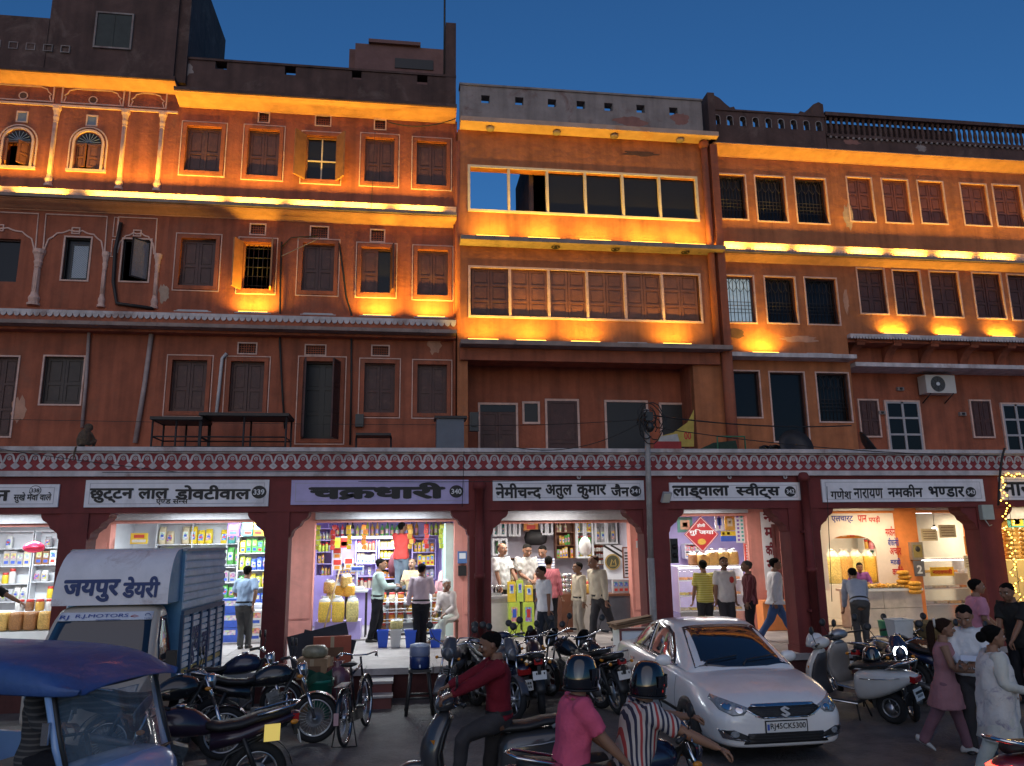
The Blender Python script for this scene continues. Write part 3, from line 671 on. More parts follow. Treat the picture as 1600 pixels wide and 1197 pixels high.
# brackets under the bay
for px in (1345, 1402, 1460, 1522, 1580, 1640):
    X = PX(px, 530, YF); mb = MB(); poly = [(YF-.02, 7.30)] + [(YF+.02+.5*math.sin(q), 7.22-.55*(1-math.cos(q))) for q in [math.pi/2*k/8 for k in range(9)]] + [(YF+.54, 7.30)]
    mb.prism(poly, X-.11, X+.11, 0, 'yz'); mb.box(X-.14, X+.14, YF-.05, YF+.54, 7.30, 7.36); _bw(mb, 'bracket', WALL, B5.t)
for F, zt, fl in ((B1, 12.92, (7.2, 10.0)), (B2, 12.6, (7.2, 10.0)), (B4, 12.1, (6.9, 9.6)), (B5, 12.1, (7.6, 9.6))):
    F.wall(); F.shell(zt, floors=fl)
B3.wall(depth=.2)
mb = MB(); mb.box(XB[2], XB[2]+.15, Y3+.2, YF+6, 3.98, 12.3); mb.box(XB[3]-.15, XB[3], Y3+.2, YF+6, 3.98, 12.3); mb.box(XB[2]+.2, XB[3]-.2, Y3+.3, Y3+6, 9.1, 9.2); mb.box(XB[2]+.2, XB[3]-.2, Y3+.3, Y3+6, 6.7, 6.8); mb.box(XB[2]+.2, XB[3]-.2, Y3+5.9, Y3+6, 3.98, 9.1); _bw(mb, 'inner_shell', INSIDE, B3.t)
# cornices, belts and ledges
cornice(B1, 'cornice', XB[0], XB[1]+.0, YF, 12.90, 13.0, .42, CORN); cornice(B2, 'cornice', XB[1]+.02, XB[2]-.04, YF, 12.59, 12.72, .5, CORN)
ledge(B1, 'dentil_ledge', XB[0], XB[1], YF-.45, YF+.1, 13.0, 13.1, SOOT); ledge(B2, 'roof_ledge', XB[1]+.02, XB[2]-.04, YF-.53, YF+.1, 12.72, 12.80, SOOT)
for F, a, b in ((B1, XB[0], XB[1]), (B2, XB[1], XB[2]-.03)):
    scallops(F, a, b, YF-.22, 10.17, .13, .085, TRIM); ledge(F, 'belt', a, b, YF-.22, YF, 10.08, 10.22, CORN); ledge(F, 'belt_cap', a, b, YF-.26, YF, 10.23, 10.28, TRIM)
    ledge(F, 'lamp_ledge', a, b, YF-.45, YF, 9.99, 10.06, LEDGE); cornice(F, 'belt_cove', a, b, YF, 9.85, 9.985, .38, CORN)
    scallops(F, a, b, YF-.28, 7.42, .15, .13, FWHT); ledge(F, 'belt', a, b, YF-.28, YF, 7.24, 7.53, WALL); ledge(F, 'lamp_ledge', a, b, YF-.52, YF, 7.12, 7.20, LEDGE); ledge(F, 'ledge_moulding', a, b, YF-.25, YF, 7.06, 7.115, WALL)
ledge(B3, 'top_ledge', XB[2]+.05, XB[3]+.15, Y3-.42, Y3+.1, 12.30, 12.42, mat('peeling_ledge_plaster', (.52,.33,.24), .85, .2, 2, .2, dirt=(.5,.24,.12), dsc=1.2, damt=.8))
ledge(B3, 'middle_ledge', XB[2]+.05, XB[3]+.12, Y3-.42, Y3, 9.32, 9.42, LEDGE); ledge(B3, 'lower_ledge', XB[2]+.05, XB[3]+.1, Y3-.45, Y3, 6.84, 6.94, LEDGE); ledge(B3, 'lower_moulding', XB[2]+.05, XB[3]-.1, Y3-.12, Y3, 6.55, 6.83, WALL)
for k, (Fx, xs, z) in enumerate(((B3, (766,870,960,1062), 12.30),)):
    for q in xs:
        X = PX(q, 212, Y3-.2); mb = MB(); mb.lathe([(.02,-.085),(.09,-.08),(.10,-.03),(.06,-.0),(.06,.0)], (X, Y3-.2, z), n=14); _bw(mb, 'soffit_lamp_holder', GREYP, B3.t)
for q in (868, 961, 1070):
    X = PX(q, 381, Y3-.2); mb = MB(); mb.torus((X, Y3-.2, 9.29), .09, .012, 'z', 16, 6); mb.lathe([(.02,-.05),(.035,-.04),(.03,0)], (X, Y3-.2, 9.32), n=8); _bw(mb, 'soffit_lamp_holder', IRON, B3.t)
for F, a, b in ((B4, XB[3]+.1, XB[4]), (B5, XB[4], XB[5])):
    cornice(F, 'cornice', a, b, YF, 12.12, 12.28, .42, CORN)
    ledge(F, 'lamp_ledge', a, b, YF-.42, YF, 9.38, 9.44, LEDGE); cornice(F, 'belt_cove', a, b, YF, 9.27, 9.375, .34, CORN); ledge(F, 'belt', a, b, YF-.2, YF, 9.46, 9.62, CORN); scallops(F, a, b, YF-.2, 9.58, .13, .085, TRIM); ledge(F, 'belt_cap', a, b, YF-.25, YF, 9.64, 9.70, TRIM)
ledge(B4, 'lower_ledge', XB[3]+.12, XB[4]-.05, YF-.4, YF, 6.76, 6.86, FWHT)
ledge(B5, 'bay_ledge', XB[4], XB[5], YF-.12, YF, 7.37, 7.46, FWHT); scallops(B5, XB[4], XB[5], YF-.12, 7.40, .12, .08, FWHT)
# roof parapets
mb = MB(); mb.box(XB[0], PX(88,30,YF), YF-.3, YF+.1, 13.1, 14.46); _bw(mb, 'parapet', SOOT, B1.t)
mb = MB(); t0, t1 = PX(88,30,YF), PX(282,60,YF); mb.box(t0, t1, YF-.28, YF+4, 13.1, 15.95); mb.box(t0+.55, t1+.0, YF-.26, YF+4, 15.95, 17.2)
poly = [(YF+.0, 13.1), (YF+4, 13.1), (YF+4, 16.9), (YF+.0, 17.2)]; mb.prism([(YF-.2,13.1),(YF+3.5,13.1),(YF+3.5,15.0),(YF+1.0,16.3),(YF-.2,17.2)], t1+.0, t1+.25, 0, 'yz')
_bw(mb, 'roof_block', SOOT, B1.t)
mb = MB(); X0, X1, Z0, Z1 = B1.rect((159,36,211,86)); mb.frame(X0-.05, X1+.05, Z0-.05, Z1+.05, YF-.32, YF-.28, .04, 0); mb.box(X0, X1, YF-.30, YF-.285, Z0, Z1, 1); mb.box((X0+X1)/2-.01, (X0+X1)/2+.01, YF-.31, YF-.301, Z0, Z1, 1); _bw(mb, 'roof_window', [GREYP, mat('black_green_board', (.03,.036,.034), .7, .3, 4)], B1.t)
mb = MB()
for cx, cy in ((-6,68),(21,71),(48,73),(75,75),(102,77)):
    X, Z = PX(cx,cy,YF-.3), PZ(cx,cy,YF-.3); mb.frame(X-.1, X+.1, Z-.09, Z+.09, YF-.315, YF-.28, .02)
_bw(mb, 'parapet_square_outlines', GREYP, B1.t)
def holed(F, name, x0, x1, z0, z1, Y, holes, m, th=.25):
    G2 = Facade.__new__(Facade); G2.t = F.t; G2.x0, G2.x1, G2.z0, G2.z1, G2.Y, G2.m, G2.holes = x0, x1, z0, z1, Y, m, holes
    o = G2.wall(depth=th); o.name = name
    mb = MB(); mb.box(x0-.02, x1+.02, Y-.03, Y+th+.03, z1, z1+.05); _bw(mb, 'coping', m, F.t); return o
Yp = YF-.1
hp = [(PX(a,110,Yp), PX(b,112,Yp), PZ((a+b)/2,d,Yp), PZ((a+b)/2,c,Yp)) for a, b, c, d in ((336,354,92,108),(445,462,101,117),(550,565,109,124),(652,668,117,132))]
holed(B2, 'parapet', PX(285,80,Yp), XB[2]-.05, 12.8, 13.78, Yp, hp, SOOT)
mb = MB(); a, b = PX(555,95,YF+1.6), PX(697,100,YF+1.6); zr = PZ(620,72,YF+1.5); mb.box(a, b, YF+1.5, YF+4, 12.7, zr); mb.box(a+.35, b-.7, YF+1.40, YF+3, zr, zr+.10); mb.box(a-.18, a, YF+1.8, YF+3.8, 13.4, zr+.02); _bw(mb, 'rooftop_room', mat('dull_pink_plaster', (.16,.085,.08), .9, .2, 2, .3), B2.t)
mb = MB(); mb.box(PX(617,100,YF+1.5), PX(677,104,YF+1.5), YF+1.47, YF+1.52, PZ(640,108,YF+1.5), PZ(640,93,YF+1.5)); _bw(mb, 'rooftop_window', BLACK, B2.t)
mb = MB(); a, b = PX(696,80,YF), PX(712,80,YF); mb.box(a, b, YF-.12, YF+.3, 12.8, 15.3); mb.lathe([(.11,0),(.11,.05),(.02,.12)], ((a+b)/2, YF+.1, 15.3), n=10); _bw(mb, 'chimney', SOOT, B2.t)
mb = MB(); q = PX(695,20,YF+.1); mb.tube([(q, YF+.2, 12.9), (q, YF+.2, 19)], .025, 6); _bw(mb, 'roof_pole', IRON, B2.t)
Yq = Y3-.12
hp = [(PX(a,160,Yq), PX(a+13,160,Yq), PZ(a+6,c+12,Yq), PZ(a+6,c,Yq)) for a, c in ((752,149),(805,152),(856,155),(901,158),(944,161),(994,164),(1045,168))]
holed(B3, 'parapet', XB[2]+.05, XB[3]-.12, 12.42, 13.42, Yq, hp, GREYP)
mb = MB(); mb.box(XB[3]+.0, XB[3]+.18, YF-.5, YF+2.5, 12.3, 13.6); _bw(mb, 'party_wall', SOOT, B4.t)
Y4 = YF-.12
def arch_parapet(F, x0, x1, z0, z1, Y, n, za, zb, w, m):
    hs = []; 
    for i in range(n):
        c = x0+(x1-x0)*(i+.5)/n; hs.append((c-w/2, c+w/2, za, zb))
    o = holed(F, 'pierced_parapet', x0, x1, z0, z1, Y, hs, m, .2)
    for a, b, c, d in hs:
        mb = MB(); mb.line([(a,c),(a,d-w*.4)] + [((a+b)/2+w/2*math.cos(q), d-w*.4+w*.4*math.sin(q)) for q in [math.pi-math.pi*k/6 for k in range(7)]] + [(b,c)], .02, Y-.015, Y)
        for s in (0, 1):                                   # round the hole's head
            mb.prism([(a,d),(a,d-w*.4),(a+w*.15,d-w*.12),(a+w*.45,d)][::1] if s == 0 else [(b,d),(b-w*.45,d),(b-w*.15,d-w*.12),(b,d-w*.4)], Y+.01, Y+.19)
        _bw(mb, 'arch_outline', GREYP, F.t)
q0, q1 = XB[3]+.2, PX(1288,190,Y4)
arch_parapet(B4, q0, q1, 12.28, 13.35, Y4, 9, 12.95, 13.22, .17, SOOT)
for xx, s in ((XB[3]+.2, 1), (q1, -1)):
    mb = MB(); poly = [(xx, 13.4), (xx, 13.72), (xx+s*.12, 13.78), (xx+s*.28, 13.7), (xx+s*.42, 13.56), (xx+s*.55, 13.45), (xx+s*.66, 13.48), (xx+s*.7, 13.4)]
    mb.prism(poly if s < 0 else poly[::-1], Y4-.02, Y4+.22); _bw(mb, 'parapet_finial', SOOT, B4.t)
q0 = q1+.02; z0 = 12.28
mb = MB(); mb.box(q0, XB[5], Y4, Y4+.2, 12.28, 12.78); mb.box(q0, XB[5], Y4-.05, Y4+.22, 13.40, 13.50); mb.box(q0, XB[5], Y4-.04, Y4+.2, 12.80, 12.88)
x = q0+.05
while x < XB[5]-.2:
    mb.lathe([(.05,12.88),(.05,12.93),(.03,12.96),(.045,13.05),(.05,13.12),(.03,13.26),(.045,13.34),(.06,13.40)], (x, Y4+.08, 0), n=8); x += .155
_bw(mb, 'balustrade', SOOT, B5.t)
mb = MB(); x = q0+.1
while x < XB[5]-.2: mb.sphere((x, Y4-.02, 12.79), .045, (1,.6,1), 6); x += .16
_bw(mb, 'bead_moulding', GREYP, B5.t)
mb = MB(); a = PX(1310,186,Y4+.3); mb.box(q0, PX(1490,190,Y4+.3), Y4+.3, Y4+.4, 12.3, 13.38); _bw(mb, 'screen_behind_balustrade', SOOT, B5.t)
# drain columns between houses
def pipe(F, pts, r, m, name='drainpipe', n=10): 
    mb = MB(); mb.tube(pts, r, n); return _bw(mb, name, m, F.t)
xp = XB[3]-.02
mb = MB(); mb.tube([(xp-.12, Y3-.12, 6.95), (xp-.12, Y3-.12, 12.2)], .085, 12); mb.box(xp+.02, xp+.2, Y3-.2, Y3+.1, 4.1, 12.2); mb.tube([(xp+.08, Y3-.15, 4.1), (xp+.08, Y3-.15, 6.84)], .13, 12); mb.sphere((xp-.12, Y3-.13, 12.2), .13, n=8); _bw(mb, 'drain_column', WALL, B3.t)
mb = MB(); xp = XB[2]+.02; mb.tube([(xp, YF-.2, 7.2), (xp, YF-.2, 12.0)], .07, 10); mb.tube([(xp-.07, YF-.1, 4.2), (xp-.07, YF-.1, 12.3)], .035, 8); mb.tube([(xp+.02, YF-.08, 4.2), (xp+.02, YF-.08, 7.0)], .03, 8); _bw(mb, 'drain_column', WALL, B2.t)
# lamps on the ledges
for px in (-50, 60, 175, 240): strip(PX(px,300,YF-.38), YF-.36, 10.06, .95, True, 15, 14, 'upper ledge of the ornate house')
for px in (305, 398, 490, 565, 655): strip(PX(px,318,YF-.38), YF-.36, 10.06, .95, True, 15, 14, 'upper ledge of the shuttered house')
for px, on in ((298,0),(393,1),(496,0),(589,1),(674,1)): strip(PX(px,486,YF-.4), YF-.25, 7.531, .66, on, 20, 8, 'lower ledge of the shuttered house')
for px in (770, 850, 930, 1010, 1078): strip(PX(px,374,Y3-.32), Y3-.32, 9.42, .8, True, 12, 14, 'middle ledge of the centre house')
for px, on in ((755,1),(830,1),(915,1),(988,0),(1058,1)): strip(PX(px,536,Y3-.32), Y3-.32, 6.94, .72, on, 13, 8, 'lower ledge of the centre house')
for px in (1140, 1205, 1275): strip(PX(px,384,YF-.34), YF-.33, 9.44, .8, True, 13, 14, 'belt of the grilled house')
for px in (1355, 1425, 1495, 1562, 1640): strip(PX(px,392,YF-.34), YF-.33, 9.44, .8, True, 13, 14, 'belt of the bracketed house')
for px, on in ((1196,1),(1280,0)): strip(PX(px,549,YF-.25), YF-.25, 6.86, .7, on, 16, 8, 'lower ledge of the grilled house')
for px in (1398, 1482, 1566): strip(PX(px,515,YF-.08), YF-.09, 7.462, .66, True, 9, 6, 'bay ledge of the bracketed house')
cnt = {}
for t, wh, lit in LAMPS:
    k = cnt[wh] = cnt.get(wh, 0)+1
    t['label'] = ('glowing amber' if lit else 'unlit grey') + ' strip lamp, %s from left, %s' % (ORD[k-1], wh)

# bare plaster where the paint has peeled
def patch(F, px, py, w, h, m, seed, Y=None):
    Y = Y or F.Y; rnd = random.Random(seed); X, Z = P(px, py, Y); n = 22
    pts = [(X+w/2*math.cos(q)*(1+rnd.uniform(-.3,.3)), Z+h/2*math.sin(q)*(1+rnd.uniform(-.3,.3))) for q in [2*math.pi*k/n for k in range(n)]]
    mb = MB(); mb.prism(pts, Y-.004, Y+.001); _bw(mb, 'bare_plaster_patch', m, F.t)
BARE = mat('bare_lime_plaster', (.36,.25,.19), .9, .25, 4, .4); BARE2 = mat('soot_stain', (.10,.05,.035), .9, .3, 4, .3); BARE3 = mat('old_paint_layer', (.46,.24,.16), .85, .2, 4, .3)
for F, px, py, w, h, m in ((B1,256,458,.22,.42,BARE),(B1,60,425,.0,.0,BARE),(B2,276,120,.4,.3,BARE),(B5,1326,340,.26,.75,BARE),(B5,1322,470,.14,.6,BARE3),(B4,1250,530,.9,.16,BARE3),(B4,1150,520,.5,.25,BARE2),(B3,1000,240,.9,.14,BARE2),(B2,610,325,.5,.1,BARE2),(B2,680,540,.3,.4,BARE3),(B1,160,500,.5,.1,BARE2),(B2,330,500,.3,.16,BARE3),(B4,1300,400,.3,.12,BARE2),(B5,1560,400,.4,.1,BARE2),(B1,30,640,.3,.5,BARE3)):
    if w: patch(F, px, py, w, h, m, px)
patch(B2, 290, 108, .35, .35, GREYP, 3, Yp); patch(B3, 1062, 185, .45, .3, mat('pink_old_paint', (.26,.12,.1), .9, .2, 4), 5, Yq); patch(B3, 985, 190, .8, .25, mat('pink_old_paint', (.26,.12,.1), .9, .2, 4), 6, Yq); patch(B5, 1440, 232, .28, .22, GREYP, 7, Y4); patch(B5, 1330, 222, .5, .15, mat('pink_old_paint', (.26,.12,.1), .9, .2, 4), 8, Y4)
# ------------------------------------------------------------------ shop rooms behind the arcade
COOL = (.86, .95, 1.0); NEUT = (1.0, .95, .88); WARM = (1.0, .78, .48)
TUBE = mat('lit_tube_light', (1,1,1), .5, 0, emit=7, ecol=(.92,.97,1))
TUBEW = mat('lit_warm_bulb', (1,.9,.7), .5, 0, emit=9, ecol=(1,.8,.45))
ORANGEP = mat('orange_painted_wall', (.75,.25,.07), .7, .14, 3, .1, dirt=(.5,.2,.1), dsc=2, damt=.5)
SHW = mat('white_shelf_board', (.70,.72,.76), .5, .05, 4)
GREENW = mat('pale_green_wall', (.50,.68,.62), .6, .1, 3)
TILE = mat('white_wall_tile', (.72,.74,.74), .25, .06, 4)
YDEP = 20.2
def room(label, x0, x1, y1, wallm, ceil=3.22, op=(), pier=PINK, lint=PINK, lintz=2.98, floorm=None):
    t = thing('shop_room', label, 'shop', ((x0+x1)/2, YS, ZP))
    mb = MB(); mb.box(x0, x0+.06, YS+.3, y1, ZP, ceil); mb.box(x1-.06, x1, YS+.3, y1, ZP, ceil); mb.box(x0, x1, y1, y1+.1, ZP, ceil); _bw(mb, 'inner_wall', wallm, t)
    mb = MB(); mb.box(x0, x1, YS, y1+.1, ceil, ceil+.06); _bw(mb, 'ceiling', WHITEP, t)
    mb = MB(); mb.box(x0+.06, x1-.06, YS+.1, y1, ZP+.0, ZP+.03); _bw(mb, 'floor', floorm or STONE, t)
    xs = [x0] + [v for o in op for v in o] + [x1]
    for i in range(0, len(xs), 2):
        if xs[i+1]-xs[i] > .03:
            mb = MB(); mb.box(xs[i], xs[i+1], YS, YS+.3, ZP, 3.28)
            mb.box(xs[i]+.05, xs[i+1]-.05, YS-.02, YS, ZP+.5, 2.6) if xs[i+1]-xs[i] > .3 else None
            _bw(mb, 'pier', pier, t)
    for a, b in op:
        mb = MB(); mb.box(a, b, YS+.02, YS+.28, lintz, 3.28); _bw(mb, 'lintel', lint, t)
        mb = MB(); mb.box(a+.02, b-.02, YS-.14, YS+.0, lintz+.06, 3.24)
        _bw(mb, 'rolled_shutter_box', mat('grey_shutter_box', (.5,.5,.53), .4, .12, 8, metal=.3), t)
    return t
def lamp_tube(x, y, z, L, power, col, label, m=None, rz=0):
    t = thing('tube_light', label, 'tube light', (x, y, z), rz, group='tube lights in the shops')
    mb = MB(); mb.tube([(-L/2,0,-.03),(L/2,0,-.03)], .022, 8); mb.build('tube', m or TUBE, t)
    mb = MB(); mb.box(-L/2-.04, L/2+.04, -.03, .03, -.005, .02); mb.box(-L/2-.04, -L/2, -.02, .02, -.05, 0); mb.box(L/2, L/2+.04, -.02, .02, -.05, 0); mb.build('batten', SHW, t)
    ld = bpy.data.lights.new('tube_glow', 'AREA'); ld.shape = 'RECTANGLE'; ld.size = L; ld.size_y = .25; ld.energy = power*1.8; ld.color = col
    lo = bpy.data.objects.new('tube_glow', ld); link(lo, t); lo.location = (0, 0, -.09)
    return t
PCOL = {'yellow': (.80,.58,.04), 'green': (.12,.42,.10), 'blue': (.05,.12,.55), 'red': (.6,.05,.04), 'white': (.75,.75,.72), 'orange': (.8,.3,.04), 'lime': (.55,.68,.08), 'teal': (.1,.45,.4), 'brown': (.24,.11,.05), 'golden': (.62,.36,.06), 'pink': (.75,.28,.38), 'purple': (.22,.1,.45), 'amber': (.45,.2,.03), 'black': (.03,.03,.03), 'grey': (.4,.4,.42), 'cream': (.7,.6,.4)}
def pm(c): return mat('goods_'+c, PCOL[c], .42, .14, 14, coat=.2)
def printed(c):
    # packaging print: small blocks of mixed ink colours
    n_ = 'print_'+c
    if n_ in MC: return MC[n_]
    m = mat(n_, PCOL[c], .4, .05, 5, coat=.2); nt = m.node_tree; b = nt.nodes['Principled BSDF']; tc = nt.nodes.new('ShaderNodeTexCoord'); v = nt.nodes.new('ShaderNodeTexVoronoi'); v.distance = 'CHEBYCHEV'; v.inputs['Scale'].default_value = 22
    nt.links.new(tc.outputs['Object'], v.inputs['Vector']); mx = nt.nodes.new('ShaderNodeMix'); mx.data_type = 'RGBA'; mx.inputs[0].default_value = .5; mx.inputs[6].default_value = (*PCOL[c], 1); nt.links.new(v.outputs['Color'], mx.inputs[7]); nt.links.new(mx.outputs[2], b.inputs['Base Color']); return m
ITM = {}
def item_mesh(kind, c, w, h, d):
    k = (kind, c, round(w,2), round(h,2), round(d,2))
    if k in ITM: return ITM[k]
    rnd = random.Random(sum(map(ord, str(k)))); mb = MB(); c2 = rnd.choice(['white','yellow','red','blue','cream','orange'])
    if c2 == c: c2 = 'white' if c != 'white' else 'red'
    if kind in ('packet', 'sack'):
        rs = []
        for q, ww, dd in ((0,.86,.5),(.06,.97,.9),(.3,1,1),(.6,.98,.95),(.85,.93,.6),(.93,.9,.2),(1,.94,.08)):
            rs.append([(w/2*ww*sx*(1 if abs(sx) == 1 else 1), d/2*dd*sy, h*q) for sx, sy in ((-1,-.6),(-.5,-1),(.5,-1),(1,-.6),(1,.6),(.5,1),(-.5,1),(-1,.6))])
        mb.rings(rs); 
        if kind == 'packet': mb.box(-w*.34, w*.34, -d*.53, -d*.5, h*.25, h*.7, 1); mb.box(-w*.2, w*.2, -d*.545, -d*.53, h*.42, h*.55, 2)
    elif kind == 'box':
        mb.box(-w/2, w/2, -d/2, d/2, 0, h); mb.box(-w*.36, w*.36, -d/2-.003, -d/2, h*.5, h*.85, 1); mb.box(-w*.3, w*.3, -d/2-.003, -d/2, h*.15, h*.35, 2)
    elif kind == 'bottle':
        mb.lathe([(w*.45,0),(w*.5,h*.04),(w*.5,h*.58),(w*.4,h*.68),(w*.18,h*.76),(w*.16,h*.9)], n=10); mb.lathe([(w*.2,h*.9),(w*.2,h),(.001,h)], n=10, mi=2); mb.lathe([(w*.51,h*.18),(w*.51,h*.48)], n=10, mi=1, cap=False)
    elif kind == 'jar':
        mb.lathe([(w*.44,0),(w*.5,h*.06),(w*.5,h*.72),(w*.38,h*.82)], n=12)
    elif kind == 'tin':
        mb.box(-w/2, w/2, -d/2, d/2, 0, h*.96); mb.box(-w*.47, w*.47, -d*.47, d*.47, h*.96, h); mb.box(-w*.28, w*.28, -d/2-.003, -d/2, h*.42, h*.86, 1); mb.box(-w*.16, w*.16, -d/2-.005, -d/2-.003, h*.55, h*.8, 2); mb.tube([(-w*.2,0,h),(-w*.15,0,h+.03),(w*.15,0,h+.03),(w*.2,0,h)], .006, 5)
    me = mb.mesh(kind, [pm(c), printed(c2), pm('blue' if c2 != 'blue' else 'red')]); ITM[k] = me; return me
JLID = None
def item(kind, c, loc, w, h, d, label, group, rz=0, name=None, cat=None):
    o = bpy.data.objects.new(name or kind, item_mesh(kind, c, w, h, d)); COL.objects.link(o); o.location = loc; o.rotation_euler = (0, 0, rz)
    WM[o.name] = Matrix.LocRotScale(Vector(loc), o.rotation_euler.copy(), Vector((1,1,1)))
    tag(o, label, cat or kind, group)
    if kind == 'jar':
        k = ('lid', round(w,2), round(h,2))
        if k not in ITM:
            mb = MB(); mb.lathe([(w*.42,h*.8),(w*.44,h*.82),(w*.44,h*.98),(w*.40,h),(.001,h)], n=12); ITM[k] = mb.mesh('lid', pm('red'))
        l = bpy.data.objects.new('lid', ITM[k]); link(l, o)
    return o
def shelf(x0, x1, z0, z1, Y, rows, cols, kinds, colors, where, m=SHW, depth=.28, fill=.8, back=True, bw=.02, seed=1, vert=True, goods=True):
    # a shelf unit plus the goods that stand on it
    rnd = random.Random(seed); t = thing('shelf_unit', 'shelf unit holding goods, %s' % where, 'shelf', ((x0+x1)/2, Y, z0), group='shelf units in the shops')
    mb = MB(); rh = (z1-z0)/rows
    for r in range(rows+1): mb.box(x0, x1, Y-depth/2, Y+depth/2, z0+r*rh-bw/2, z0+r*rh+bw/2)
    _bw(mb, 'board', m, t); mb = MB()
    nv = max(1, cols//4) if vert else 1
    for i in range(nv+1): X = x0+(x1-x0)*i/nv; mb.box(X-bw/2, X+bw/2, Y-depth/2+.002, Y+depth/2-.002, z0+bw/2, z1-bw/2)
    if back: mb.box(x0, x1, Y+depth/2, Y+depth/2+.02, z0, z1)
    _bw(mb, 'upright', m, t)
    if not goods: return t
    dx = (x1-x0-.06)/cols
    for r in range(rows):
        kd = kinds[r % len(kinds)]; col = None; cnt = {}
        for c in range(cols):
            if rnd.random() > fill: continue
            if col is None or rnd.random() < .4: col = rnd.choice(colors)
            nk = {'packet':'packet','box':'box','bottle':'bottle','jar':'jar'}[kd]
            h = rh*rnd.uniform(.62,.86); w = dx*.92
            if kd == 'bottle': w = min(w, .09)
            k = cnt[col] = cnt.get(col, 0)+1
            rw = 'top' if r == rows-1 else 'bottom' if r == 0 else ORD[rows-1-r]
            item(kd, col, (x0+.03+dx*(c+.5), Y-depth*.12, z0+r*rh+bw/2), w, h, min(depth*.6, w), '%s %s %s, %s row of %s' % (ORD[k-1], col, nk, rw, where), 'goods on %s' % where, rnd.uniform(-.08,.08))
    return t
def R4(px, Y): a, b, c, d = px; return PX(a,(b+d)/2,Y), PX(c,(b+d)/2,Y), PZ((a+c)/2,d,Y), PZ((a+c)/2,b,Y)
PLB = mat('clear_plastic_bag', (.75,.76,.74), .25, .1, 9, coat=.4)
SNACK = {'yellow': mat('yellow_snack_sticks', (.78,.50,.06), .5, .35, 40, .9, coat=.3, bsc=60), 'pale': mat('pale_snack_puffs', (.72,.60,.22), .5, .35, 30, .9, coat=.3, bsc=45), 'orange': mat('orange_snack', (.75,.36,.03), .5, .3, 40, .9, coat=.3, bsc=60), 'brown': mat('brown_nuts', (.36,.16,.05), .5, .4, 40, .9, coat=.2, bsc=60), 'golden': mat('golden_snack', (.62,.38,.10), .5, .35, 35, .9, coat=.2, bsc=50)}
def bag(x, y, z, w, h, d, c, label, group=None, rz=0, tilt=0, top=True, name='snack_bag', cat='bag'):
    # a stuffed clear bag with a gathered top
    t = thing(name, label, cat, (x, y, z), rz, group, rot=(tilt, 0, rz)); mb = MB(); rs = []; rnd = random.Random(int(abs(x*91+z*37)*10)); N = 14
    for q, ww in ((0,.8),(.04,.95),(.25,1.02),(.5,1.0),(.72,.97),(.85,.9)):
        rs.append([(w/2*ww*(abs(math.cos(a))**.5)*(1 if math.cos(a) > 0 else -1)*(1+rnd.uniform(-.03,.03)), d/2*ww*(abs(math.sin(a))**.6)*(1 if math.sin(a) > 0 else -1)*(1+rnd.uniform(-.04,.04)), h*q) for a in [2*math.pi*j/N for j in range(N)]])
    mb.rings(rs); mb.build('contents', SNACK[c], t)
    if top:
        mb = MB(); rs = []
        for q, ww in ((.83,.96),(.9,.9),(.95,.75),(.99,.55),(1.04,.5),(1.08,.6)):
            rs.append([(w/2*ww*math.cos(a)*(1+rnd.uniform(-.15,.15)), d/2*ww*math.sin(a)*(1+rnd.uniform(-.15,.15)), h*q+rnd.uniform(-.012,.012)) for a in [2*math.pi*j/N for j in range(N)]])
        mb.rings(rs, 0, True, False); mb.build('gathered_top', PLB, t)
    return t
def poster(name, label, px, Y, m, parts=(), cat='poster', th=.012, frame=None, group=None):
    x0, x1, z0, z1 = R4(px, Y); t = thing(name, label, cat, ((x0+x1)/2, Y, z0), group=group)
    mb = MB(); mb.box(x0, x1, Y-th, Y, z0, z1, 0)
    if frame: mb.frame(x0-.02, x1+.02, z0-.02, z1+.02, Y-th-.01, Y+.005, .03, 1)
    _bw(mb, 'sheet', [m, frame or m], t)
    for s, (a, b, c, d), bold, mm in parts:               # fractions of the sheet, z up
        X0, X1, Z0, Z1 = x0+(x1-x0)*a, x0+(x1-x0)*c, z0+(z1-z0)*b, z0+(z1-z0)*d
        if s is None: q = MB(); q.box(X0, X1, Y-th-.004, Y-th-.001, Z0, Z1); _bw(q, 'printed_patch', mm, t)
        else: _bw(text(s, X0, X1, Z0, Z1, Y-th-.003, bold), 'lettering', mm, t)
    return t
# ---- shop 338, far left
S0 = room('brightly lit dried fruit shop at the left edge of the photo', -11.2, -6.62, YDEP, WHITEP, op=((-10.4,-6.95),), lintz=2.95)
lamp_tube(-8.4, 18.2, 3.19, 1.2, 60, COOL, 'tube light on the ceiling of the dried fruit shop at the far left')
shelf(-8.6, -7.0, 1.35, 2.9, 19.9, 4, 10, ['jar','packet','box','packet'], ['yellow','white','green','brown','grey'], 'the white shelf of the far left shop', seed=2)
t = thing('shop_counter', 'white tiled counter of the dried fruit shop at the far left', 'counter', (-7.9, 18.3, ZP)); mb = MB(); mb.box(-9.5, -6.98, 18.0, 18.6, ZP+.03, 1.15); _bw(mb, 'body', TILE, t); mb = MB(); mb.box(-9.5, -6.95, 17.95, 18.65, 1.151, 1.2); _bw(mb, 'top', SHW, t)
for i, c in enumerate(('brown','brown','golden','pale','golden')):
    bag(-7.15-.27*i if i < 5 else 0, 17.95-.02*i, ZP+.03+.35, .26, .42, .26, ('pale','golden','brown','brown','golden')[i], '%s open sack of nuts and grains from the column at the far left shop' % ORD[i], 'sacks of nuts at the far left shop', top=False, name='nut_sack', cat='sack')
